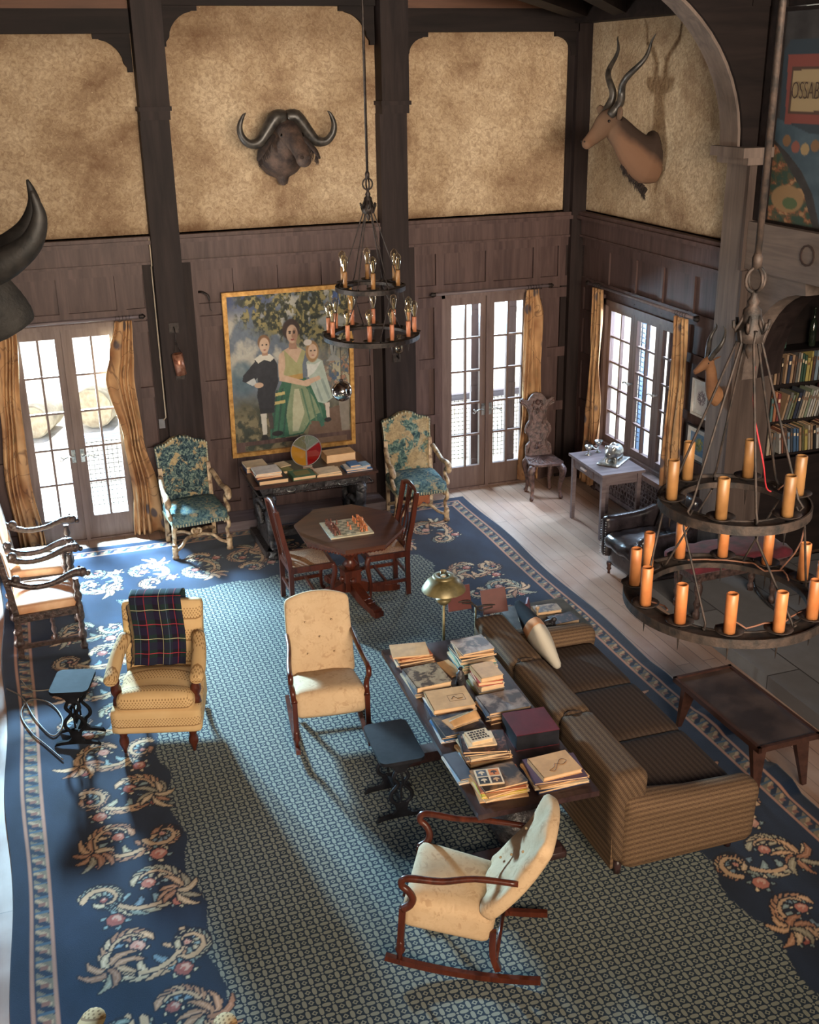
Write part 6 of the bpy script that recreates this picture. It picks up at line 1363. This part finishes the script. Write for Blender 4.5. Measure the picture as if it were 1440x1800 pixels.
def book(label, x, y, z, w_, d_, h, rz=0, c='tan', group=None, art=None, spine='-x', kind='book', name='book', cat='book'):
    t = thing(name, label, cat, (x, y, z), rz, group); m = art or bm_(c); th = min(.004, h * .18)
    b = B(); b.bb(-w_ / 2, w_ / 2, -d_ / 2, d_ / 2, 0, th); b.bb(-w_ / 2, w_ / 2, -d_ / 2, d_ / 2, h - th, h)
    if spine == '-x': b.bb(-w_ / 2 - .001, -w_ / 2 + th, -d_ / 2, d_ / 2, 0, h)
    elif spine == '+x': b.bb(w_ / 2 - th, w_ / 2 + .001, -d_ / 2, d_ / 2, 0, h)
    elif spine == '+y': b.bb(-w_ / 2, w_ / 2, d_ / 2 - th, d_ / 2 + .001, 0, h)
    b.build('cover', m, t); b = B(); b.bb(-w_ / 2 + .004, w_ / 2 - .004, -d_ / 2 + .004, d_ / 2 - .004, th, h - th); b.build('pages', PAPER, t); return t
TZ = RZ + .7232
def tw(lx, ly): c, s = math.cos(LR), math.sin(LR); return LT[0] + lx * c - ly * s, LT[1] + lx * s + ly * c
PLC = ['bottom', 'second from bottom', 'third from bottom', 'fourth from bottom', 'fifth from bottom', 'sixth from bottom', 'seventh from bottom', 'eighth from bottom']
def stack(lx, ly, desc, items, group):
    z = TZ; out = []; n = len(items)
    for i, it in enumerate(items):
        c, w_, d_, h, a = it[:5]; art = ART[it[5]] if len(it) > 5 and it[5] in ART else None
        ox, oy = (it[6], it[7]) if len(it) > 7 else (0, 0)
        pos = 'topmost' if i == n - 1 else PLC[i]; lab = '%s book, %s in the %s' % (it[5] + ' covered' if art else c, pos, desc)
        x, y = tw(lx + ox, ly + oy); out.append(book(lab, x, y, z, w_, d_, h, LR + R_(a), c, group, art, ['-x', '+y'][i % 2] if w_ < .3 else '-x')); z += h + .0006
    return out, z
G = 'books on the long table'
s1, z1 = stack(-.20, .80, 'far left pile on the long table', [('rust', .26, .22, .014, 6), ('cream', .27, .20, .010, -4), ('brown', .26, .21, .020, 3), ('tan', .25, .19, .012, -3), ('rust', .24, .18, .010, 5)], G)
x, y = tw(-.22, .81); t = book('tan spiral-bound notebook lying on the far left pile of the long table', x, y, z1, .26, .19, .014, LR + R_(-8), 'tan', G, None, None, name='spiral_notebook', cat='notebook')
b = B()
for k in range(20): b.tube([(-.12 + k * .0126, .095, .002), (-.12 + k * .0126, .102, .008), (-.12 + k * .0126, .095, .017), (-.12 + k * .0126, .088, .010)], .0016, 4, closed=True)
o = b.build('spiral_binding', IRON, t)
stack(-.20, .47, 'second left-edge pile on the long table', [('cream', .27, .34, .008, 2), ('slate', .26, .32, .010, -2), ('tan', .25, .28, .042, 4, 'mottled')], G)
s, z = stack(-.15, .14, 'left-edge pile with the stamped tan book', [('navy', .30, .28, .012, -4), ('white', .28, .26, .012, 3), ('tan', .28, .25, .034, -2)], G)
t = s[-1]; b = B()
for (x0, x1, y0, y1) in ((-.01, .10, -.045, -.043), (-.01, .10, .03, .032), (-.01, -.008, -.045, .032), (.098, .10, -.045, .032)): b.bb(x0, x1, y0, y1, .0341, .0347)
b.tube([(.01, -.02, .0345), (.03, .01, .0345), (.05, -.02, .0345), (.085, -.015, .0345)], .002, 4, sub=3); b.build('stamped_emblem', INK, t)
stack(-.18, -.14, 'left-edge pile under the pamphlet', [('white', .31, .27, .010, -3), ('blue', .30, .26, .010, 4), ('black', .30, .25, .012, -2), ('navy', .28, .24, .014, 3, 'night')], G)
x, y = tw(-.17, -.13); t = thing('pamphlet', 'half-rolled tan pamphlet lying on the dark night-covered book', 'pamphlet', (x, y, TZ + .049), LR + R_(14), G)
b = B(); b.bb(-.10, .10, -.06, .06, 0, .006); b.build('sheets', bm_('tan'), t); b = B(); b.grid(lambda u, v: (lerp(-.08, .12, u), -.055 + .10 * math.sin(v * 2.4) * .6, .008 + .035 * math.sin(v * 2.8) * (.4 + .6 * u)), 8, 8); b.build('curled_cover', bm_('tan'), t, thick=.001)
s, z = stack(-.13, -.44, 'pile under the small lettered paperback', [('tan', .28, .24, .020, 5), ('brown', .27, .23, .018, -6), ('cream', .26, .24, .016, 3), ('black', .28, .22, .014, -8), ('dark brown', .27, .23, .016, -14, 'dark floral')], G)
x, y = tw(-.15, -.43); t = book('thin cream book beneath the small lettered paperback', x, y, z, .18, .15, .010, LR + R_(-6), 'cream', G); t = book('small cream paperback with bold dark block lettering on top of the tall pile', x - .005, y + .005, z + .0106, .14, .12, .026, LR + R_(4), 'cream', G, None, '+y')
rnd = random.Random(8); b = B()
for r_ in range(4):
    x0 = -.058
    while x0 < .05: wd = rnd.uniform(.010, .022); b.bb(x0, x0 + wd, .03 - r_ * .024, .046 - r_ * .024, .0261, .0268); x0 += wd + .005
b.build('block_lettering', INK, t)
stack(-.33, -.56, 'low magazine pile overhanging the table edge', [('white', .11, .30, .010, 2), ('pale blue', .10, .29, .008, -2), ('slate', .09, .28, .010, 3)], G)
s, z = stack(-.17, -.80, 'pile under the mushroom booklet', [('tan', .29, .25, .010, -5), ('cream', .28, .24, .012, 6), ('yellow', .27, .23, .014, -3), ('tan', .26, .24, .014, 8), ('rust', .27, .23, .012, -6), ('dark brown', .27, .22, .016, 4, 'gorge')], G)
x, y = tw(-.23, -.80); t = book('cream booklet with four mushroom pictures lying on the near left pile', x, y, z, .15, .15, .008, LR + R_(-8), 'cream', G, None, None, name='booklet', cat='booklet')
for i, (qx, qy) in enumerate(((-.036, .036), (.036, .036), (-.036, -.036), (.036, -.036))):
    b = B(); b.bb(qx - .030, qx + .030, qy - .030, qy + .030, .008, .0086); sq = b.build('picture_square', bm_(['slate', 'orange', 'black', 'dark brown'][i]), t)
    b = B(); b.prism([(qx - .020, qy - .002), (qx - .014, qy + .012), (qx, qy + .018), (qx + .014, qy + .012), (qx + .020, qy - .002), (qx + .004, qy - .003), (qx + .005, qy - .020), (qx - .005, qy - .020), (qx - .004, qy - .003)], .0086, .0090); b.build('mushroom', bm_(['cream', 'dark brown', 'cream', 'tan'][i]), sq)
stack(.19, .64, 'tall far right pile on the table', [('teal', .26, .32, .014, -2), ('cream', .26, .31, .016, 3), ('pale green', .25, .30, .020, -3), ('teal', .25, .30, .018, 2), ('cream', .25, .29, .016, -4), ('black', .27, .24, .020, 4), ('tan', .25, .24, .016, -5), ('brown', .24, .22, .018, 5, 'landscape')], G)
stack(.16, .28, 'small thick pile by the sofa', [('olive', .19, .24, .018, 4), ('grey', .18, .23, .022, -3), ('cream', .17, .21, .034, 5), ('red', .17, .20, .028, -4), ('tan', .16, .20, .034, 3)], G)
stack(.16, -.03, 'wide pile left of the maroon album', [('brown', .30, .26, .014, 5), ('black', .31, .25, .012, -4), ('tan', .29, .24, .014, 6), ('slate', .30, .24, .012, -3), ('white', .29, .23, .022, 2, 'grey photo')], G)
x, y = tw(.21, -.36); al = book('thick black-sided album with maroon cover lying in the middle of the long table', x, y, TZ, .28, .27, .11, LR + R_(-2), 'maroon', G, mat_noise('maroon_album', S(72, 20, 30), S(104, 34, 44), 4, .35), None)
al.children[1].data.materials[0] = BLACKW; al.children[1].scale = (1.01, 1.02, 1)
s, z = stack(.18, -.80, 'near right pile on the long table', [('navy', .33, .26, .020, 3), ('cream', .33, .27, .012, -4), ('tan', .32, .26, .012, 5), ('purple', .32, .25, .014, -5), ('tan', .25, .21, .028, 4)], G)
t = s[-1]; b = B(); b.tube([(-.06, -.05, .0285), (-.02, -.03, .0285), (0, 0, .0285), (.04, -.02, .0285), (.08, .01, .0285), (.05, .03, .0285), (.02, .0, .0285), (-.03, -.06, .0285), (-.06, -.05, .0285)], .0016, 4, sub=4); b.build('line_drawing', bm_('brown'), t)
x, y = tw(.01, .38); t = thing('small_bottle', 'small black bottle standing among the books on the long table', 'bottle', (x, y, TZ)); b = B(); b.lathe([(.026, 0), (.028, .005), (.028, .08), (.014, .10), (.012, .115), (0, .116)], n=14); b.build('body', EBONY, t); b = B(); b.lathe([(.015, .114), (.015, .13), (0, .131)], n=12); b.build('cap', BLACKW, t)
x, y = tw(.01, .60); book('thin tan envelope-like book lying flat by the black bottle', x, y, TZ, .10, .22, .008, LR + R_(12), 'tan', G)
# ---- books on the carved library table
DZ = .783 + RZ; G2 = 'books and papers on the carved table'
def dk(label, x, y, z, w_, d_, h, a, c, art=None, name='book', cat='book'): return book(label, -3.51 + x, -.88 + y, DZ + z, w_, d_, h, R_(a), c, G2, art, '-x', name=name, cat=cat)
dk('flat black case under the pale books at the left front of the carved table', -.44, -.20, 0, .30, .26, .045, 1, 'black', name='flat_case', cat='case')
dk('rust edged book, lowest on the black case', -.47, -.15, .0455, .26, .25, .020, 3, 'rust'); dk('white book in the middle on the black case', -.47, -.15, .066, .26, .24, .018, -3, 'white'); dk('pale book with faint grey picture, top of the pile on the black case', -.47, -.15, .0845, .26, .24, .018, 2, 'white')
dk('blue book at the back left of the carved table beneath the cream one', -.52, .19, 0, .22, .22, .045, 0, 'navy'); dk('cream book on the blue one at the back left of the carved table', -.52, .19, .0455, .22, .21, .022, 3, 'cream')
dk('dark olive book lying behind the green framed one on the carved table', -.27, .05, 0, .16, .24, .030, 8, 'olive'); dk('small brown and white booklet leaning on the olive book', -.24, .14, .031, .12, .16, .006, 16, 'cream')
t = dk('green book with dark picture cover at the front of the carved table', -.12, -.20, 0, .24, .22, .035, 2, 'green'); b = B(); b.bb(-.08, .08, -.06, .07, .0351, .0358); b.build('picture_panel', bm_('olive'), t)
dk('stack of loose cream papers at the front middle of the carved table', .15, -.20, 0, .26, .22, .022, -3, 'cream', name='paper_stack', cat='papers'); dk('cream folder with small round emblem on the loose papers', .14, -.20, .0226, .24, .20, .010, 5, 'cream', name='folder', cat='folder')
t = dk('brown paper parcel at the back right of the carved table', .38, .19, 0, .32, .20, .085, 2, 'tan', name='parcel', cat='parcel')
dk('large blue book at the right end of the carved table', .47, -.17, 0, .28, .22, .014, 2, 'blue'); dk('white book with red patch on the large blue book', .45, -.17, .0146, .22, .19, .014, -3, 'white'); dk('small bright blue book left of its twin on top at the right end', .44, -.15, .0292, .11, .14, .024, 4, 'blue'); dk('small bright blue book right of its twin on top at the right end', .56 - .0, -.15, .0146, .09, .14, .020, 4, 'pale blue')
B_ = None
# stained-glass disc
t = thing('stained_glass_disc', 'round stained-glass panel in amber, red and grey standing on the carved table', 'stained glass', (-3.505, -.80, DZ + .004), R_(4))
rad = .165; zc = .168
def sector(a0, a1, mat, nm):
    b = B(); pts = [(0, zc)] + [(rad * math.cos(R_(lerp(a0, a1, k / 14))), zc + rad * math.sin(R_(lerp(a0, a1, k / 14)))) for k in range(15)]
    b.prism(pts, -.002, .002, XZ); b.build(nm, mat, t)
sector(150, 270, stained('amber_glass', (.75, .40, .04)), 'amber_pane'); sector(270, 390, stained('ruby_glass', (.45, .02, .02)), 'ruby_pane'); sector(30, 92, stained('smoke_glass', (.35, .42, .34)), 'smoky_pane'); sector(92, 150, stained('olive_glass', (.30, .30, .18)), 'olive_pane')
LEAD = flat('lead_came', S(128, 124, 122), .4, .5)
b = B(); b.tube([(rad * math.cos(a), 0, zc + rad * math.sin(a)) for a in [i / 40 * 2 * PI for i in range(40)]], .005, 6, closed=True)
for a in (30, 150, 270): b.bar([(0, 0, zc), (rad * math.cos(R_(a)), 0, zc + rad * math.sin(R_(a)))], .016, .006, up=(0, 1, 0))
for pts in ([(0, 0), (.01, .05), (-.01, .09), (-.05, .13)], [(.008, .05), (.03, .09), (.02, .15)], [(-.005, .08), (-.01, .12), (.0, .16)], [(.028, .09), (.07, .12)]): b.tube([(x_, -.003, zc + z_) for x_, z_ in pts], .003, 5, sub=3)
b.build('lead_lines', LEAD, t); b = B(); b.bb(-.05, .05, -.03, .03, -.004, .006); b.build('stand', flat('pale_wood_stand', S(168, 150, 132), .5), t)
t = dk('small pale card lying in front of the stained-glass disc', .0, .0, 0, .10, .05, .004, 4, 'cream', name='card', cat='card')

# ------------------------------------------------------------------ bookcase inside the inglenook
t = thing('bookcase', 'dark built-in bookcase in the inglenook full of old books', 'bookcase', (.31, -3.03, .12), 0)
SHZ = (2.185, 1.875, 1.52, 1.19)
for z in SHZ: B().bb(0, 1.22, -.21, 0, z - .12 - .022, z - .12).build('shelf', BEAM, t)
B().bb(-.005, .015, -.215, 0, 0, 2.9).build('side_panel', BEAM, t); B().bb(1.2, 1.225, -.215, 0, 0, 2.9).build('side_panel', BEAM, t); B().bb(0, 1.22, -.21, -.19, 0, 1.02).build('lower_panel', BEAM, t)
rnd = random.Random(12); spn = ['tan', 'brown', 'navy', 'green', 'red', 'cream', 'grey', 'teal', 'white', 'blue', 'olive', 'rust', 'black', 'yellow', 'pale green', 'maroon', 'slate', 'pale blue']
CNT = ['first', 'second', 'third', 'fourth', 'fifth', 'sixth', 'seventh', 'eighth', 'ninth', 'tenth', 'eleventh', 'twelfth', 'thirteenth', 'fourteenth', 'fifteenth', 'sixteenth', 'seventeenth', 'eighteenth', 'nineteenth', 'twentieth', 'twenty-first', 'twenty-second', 'twenty-third', 'twenty-fourth', 'twenty-fifth', 'twenty-sixth', 'twenty-seventh', 'twenty-eighth', 'twenty-ninth', 'thirtieth', 'thirty-first', 'thirty-second']
for row, (z, rn, seq) in enumerate(((1.875, 'upper', ['tan', 'brown', 'dark brown', 'tan', 'navy', 'tan', 'brown', 'grey', 'cream', 'green', 'green', 'yellow', 'yellow', 'brown', 'pale blue', 'grey', 'grey', 'red', 'red', 'white', 'navy', 'tan']), (1.52, 'middle', ['teal', 'orange', 'red', 'tan', 'grey', 'pale green', 'olive', 'navy', 'slate', 'cream', 'cream', 'pale green', 'white', 'white', 'cream', 'white', 'grey', 'maroon', 'maroon', 'navy', 'tan', 'brown']), (1.19, 'lower', ['cream', 'tan', 'grey', 'white', 'rust', 'brown', 'pale blue', 'slate', 'blue', 'blue', 'tan', 'olive', 'yellow', 'cream', 'tan', 'black', 'white', 'cream', 'brown', 'red', 'green', 'tan']))):
    x = .34; lean = {0: .03, 1: .22, 2: -.12}[row]
    for i, c in enumerate(seq):
        th = rnd.uniform(.020, .036); hh = rnd.uniform(.22, .285) if row != 2 else rnd.uniform(.20, .255); a = 0 if i < 3 else lean
        if i == 3: x += .012 + .25 * max(0, -math.sin(a)) + .004
        if x > 1.44: break
        o = thing('book', '%s-spined book, %s from the column in the %s row of the bookcase' % (c, CNT[i], rn), 'book', (x, -3.235, z + .001 + abs(math.sin(a)) * th * (1 if a > 0 else 0) * .0), 0, 'books in the inglenook bookcase'); o.rotation_euler = (0, a, 0)
        off = 0.0 if a >= 0 else 0
        if a > 0: o.location.z += math.sin(a) * th
        b = B(); b.bb(0, th, 0, .002, 0, hh); b.bb(0, .002, 0, .17, 0, hh); b.bb(th - .002, th, 0, .17, 0, hh); b.build('cover', flat('old_cloth_' + c.replace(' ', '_'), tuple(.38 * q + .12 * sum(S(*CN[c])) / 3 for q in S(*CN[c])), .6), o)
        b = B(); b.bb(.002, th - .002, .002, .165, .003, hh - .005); b.build('pages', PAPER, o)
        b = B(); b.bb(th * .2, th * .8, -.0006, 0, hh * .68, hh * .80); b.build('spine_label', bm_('cream' if c in ('navy', 'black', 'green', 'red', 'maroon', 'blue', 'dark brown') else 'brown'), o)
        x += th / max(.6, math.cos(a)) + .005
GB = stained('green_bottle_glass', (.16, .30, .24)); GK = mat_noise('dark_bottle_glass', S(20, 26, 20), S(40, 46, 36), 5, .08)
def bottle(x, y, z, label, m, r_=.032, h=.20, nk=.08):
    t = thing('bottle', label, 'bottle', (x, y, z)); b = B(); b.lathe([(r_ * .9, 0), (r_, .008), (r_, h), (r_ * .5, h + .03), (r_ * .36, h + .04), (r_ * .34, h + nk), (r_ * .42, h + nk + .005), (r_ * .42, h + nk + .02), (0, h + nk + .021)], n=16); b.build('glass_body', m, t)
bottle(.44, -3.15, 2.186, 'short green glass bottle at the left of the top bookcase shelf', GB, .034, .15, .07); bottle(.49, -3.12, 2.186, 'slender pale glass bottle just behind the short green one', GB, .026, .17, .09); bottle(.78, -3.15, 2.186, 'tall dark glass bottle standing alone on the top bookcase shelf', GK, .033, .22, .12); bottle(1.30, -3.15, 1.191, 'squat dark bottle at the end of the lowest book row', GK, .05, .14, .05)
# ------------------------------------------------------------------ lamp, music stand, end table things, cushion
t = thing('floor_lamp', 'olive tin floor lamp with wide shade beyond the far end of the book table', 'floor lamp', (-3.37, -4.42, RZ))
b = B(); b.lathe([(.13, 0), (.13, .012), (.04, .03), (.012, .05)], n=24); b.build('base', BRASSO, t); B().cyl((0, 0, .04), (0, 0, .96), .011).build('pole', BRASSO, t)
b = B(); b.lathe([(0, .82), (.03, .822), (.055, .85), (.062, .875), (.03, .872), (.028, .90), (.016, .92), (.02, .96)], n=18); b.build('font', BRASSO, t)
b = B(); b.lathe([(.168, .945), (.165, .955), (.13, 1.01), (.085, 1.045), (.080, 1.045), (.125, 1.006), (.16, .95), (.168, .945)], n=32); b.lathe([(.085, 1.045), (.082, 1.06), (.045, 1.062), (.045, 1.045), (.085, 1.045)], n=28); b.build('lamp_shade', BRASSO, t)
b = B(); b.lathe([(.024, .94), (.034, .98), (.028, 1.02), (.024, 1.10)], n=16); b.build('glass_chimney', BULB, t); b = B(); b.lathe([(.02, 1.0), (.021, 1.06), (0, 1.062)], n=12); b.build('white_globe', WHITE, t)
t = thing('music_stand', 'folding music stand with two red-brown boards beside the sofa back', 'music stand', (-3.09, -4.38, RZ))
RB = flat('red_brown_board', S(84, 36, 30), .6)
B().box((-.14, 0, .83), (.20, .012, .19), rot=(-.35, .08, .12)).build('board', RB, t); B().box((.15, -.01, .76), (.20, .012, .19), rot=(-.35, -.06, -.12)).build('board', RB, t)
b = B(); b.cyl((0, 0, .16), (0, 0, .74), .007); b.build('pole', BRASSO, t)
b = B(); b.tube([(-.15, -.012, .80), (-.06, -.02, .80), (0, 0, .73), (.06, -.02, .74), (.16, -.02, .73)], .008, 6, sub=3); b.tube([(-.12, -.02, .79), (-.03, -.03, .77), (.02, -.03, .71), (.13, -.03, .72)], .006, 6, sub=3)
for k in range(6): b.tube([(-.05 + k * .02, -.02, .79 - k * .012), (-.04 + k * .02, -.03, .70 - k * .004)], .003, 4)
b.build('bracket', RUST, t)
for a in (0.4, 2.5, 4.6): B().tube([(0, 0, .18), (.10 * math.cos(a), .10 * math.sin(a), .08), (.17 * math.cos(a), .17 * math.sin(a), .006)], .006, 6).build('leg', BRASSO, t)
EZ = RZ + .4505
book('brown patterned box-like book at the middle of the end table', -2.36, -4.14, EZ, .22, .13, .03, R_(-4), 'brown', 'things on the end table', ART['mottled']); book('brown and red book with gilt pattern by the sofa arm on the end table', -2.32, -4.36, EZ, .22, .15, .035, R_(3), 'rust', 'things on the end table', ART['dark floral'])
t = thing('brass_candlestick', 'slim brass candlestick standing on the end table', 'candlestick', (-2.56, -4.38, EZ)); b = B(); b.lathe([(.035, 0), (.035, .006), (.012, .02), (.008, .05), (.016, .07), (.008, .09), (.008, .15), (.018, .17), (.016, .19), (0, .19)], n=14); b.build('stem', GILT, t)
t = thing('tabletop_photo_frame', 'small maroon leaning photo frame standing behind the brass candlestick', 'photo frame', (-2.58, -4.27, EZ), R_(60)); B().box((0, 0, .10), (.13, .015, .19), rot=(-.2, 0, 0)).build('frame', bm_('maroon'), t); B().box((0, .045, .08), (.03, .008, .16), rot=(.35, 0, 0)).build('easel_back', bm_('black'), t)
t = thing('curio_skull', 'cream and brown animal skull standing on the end table behind the sofa back', 'skull', (-2.66, -4.37, EZ)); b = B(); b.sph((0, 0, .10), .055, 12, sy=1.1); b.tube([(0, -.02, .08), (-.02, -.07, .05), (-.03, -.11, .03)], [.045, .03, .02], 10); b.tube([(0, 0, 0), (0, 0, .06)], .035, 10)
animal_mesh(b, 'cranium', mat_noise('mottled_bone', S(110, 80, 58), S(220, 206, 184), 9, .7, bump=.5), t, .008, 2); B().sph((-.03, -.045, .105), .014, 8).build('eye_socket', FUR, t)
t = thing('dark_figurine', 'small dark lumpy figurine between candlestick and sofa arm', 'figurine', (-2.47, -4.42, EZ)); b = B(); b.sph((0, 0, .035), .04, 10, sx=1.3); b.sph((.04, 0, .07), .022, 8); b.build('body', EBONY, t)
t = thing('scatter_cushion', 'pale cushion with black and orange corner propped on the far seat of the sofa', 'cushion', (-2.79, -4.86, RZ + .67)); t.rotation_euler = (0, R_(64), R_(-4))
b = B(); b.cush((0, 0, 0), (.44, .44, .06), .028, 12, puff=(0, 0, .055)); 
def cushm():
    m, q = new_mat('patched_cushion'); x = q.xyz(q.coord()); s = q.m('ADD', x[0], x[1]); f = q.ramp(q.m('ADD', q.m('MULTIPLY', q.m('SUBTRACT', x[1], x[0]), 1.1), .5), [(.5, S(196, 188, 172)), (.51, S(206, 150, 108)), (.62, S(24, 24, 28))], 'CONSTANT'); q.set(f, .9, spec=.2); return m
b.build('cover', cushm(), t)
# ------------------------------------------------------------------ things on the side table
t = thing('silver_figurine', 'tarnished silver pig figurine lying on a platter on the side table', 'figurine', (-.40, -1.70, .7405), R_(-140)); t.scale = (1.4, 1.4, 1.4)
b = B(); b.cush((0, 0, .008), (.26, .17, .014), .006, 6); b.build('platter', SILVER, t)
b = B(); b.tube([(-.10, 0, .06), (-.05, 0, .075), (.02, 0, .08), (.07, 0, .095), (.105, 0, .09), (.13, 0, .08)], [.03, .058, .062, .05, .034, .022], 14, sub=3); b.sph((.02, 0, .13), .03, 8); b.sph((.08, .03, .13), .018, 6); b.sph((.08, -.03, .13), .018, 6)
for (i, j) in ((.06, .035), (.06, -.035), (-.06, .035), (-.06, -.035)): b.cyl((i, j, .012), (i, j, .05), .016)
animal_mesh(b, 'pig_body', SILVER, t, .006, 2)
t = thing('silver_goblets', 'pair of joined silver cups on curled stems at the far end of the side table', 'silver cups', (-.47, -1.40, .7405)); t.scale = (1.4, 1.4, 1.4)
for (x_, y_, h) in ((-.05, 0, .075), (.05, .03, .095)):
    b = B(); b.lathe([(.022, 0), (.024, .004), (.006, .012), (.006, h - .035), (.02, h - .03), (.032, h), (.029, h), (.018, h - .026), (0, h - .028)], (x_, y_, 0), 14); b.build('cup', SILVER, t)
b = B(); b.tube([(-.05, 0, .03), (-.02, .02, .06), (.01, -.01, .04), (.05, .03, .05)], .006, 6, sub=4); b.build('curled_stem', SILVER, t)
t = thing('white_vase', 'small white porcelain vase resting on the farther carved armchair', 'vase', (-6.44, -1.66, RZ + .502)); b = B(); b.lathe([(.03, 0), (.032, .005), (.05, .03), (.055, .06), (.038, .09), (.03, .10), (.036, .115), (.032, .115), (.026, .10), (0, .09)], n=18); b.build('body', WHITE, t)
b = B(); b.tube([(-6.62, -3.05, .03), (-6.50, -3.25, .03), (-6.42, -3.6, .025), (-6.30, -3.9, .024), (-6.22, -3.7, .024), (-6.30, -3.4, .024), (-6.45, -3.3, .03), (-6.52, -3.5, .024), (-6.45, -3.8, .024), (-6.36, -4.0, .024), (-6.25, -4.25, .024)], .006, 6, sub=5); tag(b.build('floor_cable', flat('grey_flex', S(110, 100, 92), .6)), 'grey looped electric cable on the carpet beside the small black table', 'cable')
b = B(); b.tube([(-6.5, -2.95, .026), (-6.42, -3.15, .026), (-6.22, -3.2, .024), (-6.1, -3.35, .024), (-6.12, -3.6, .024)], .004, 5, sub=5); tag(b.build('floor_cable', flat('pale_flex', S(150, 140, 124), .6)), 'thin pale cable curving over the carpet near the nearer carved armchair', 'cable')
b = B(); b.tube([(-.10, -4.6, .13), (-.16, -4.3, .13), (-.14, -4.05, .14), (-.06, -3.8, .14), (.05, -3.62, .14)], .014, 8, sub=4); tag(b.build('hose', EBONY), 'black flexible hose lying on the hearth under the velvet bench', 'hose')
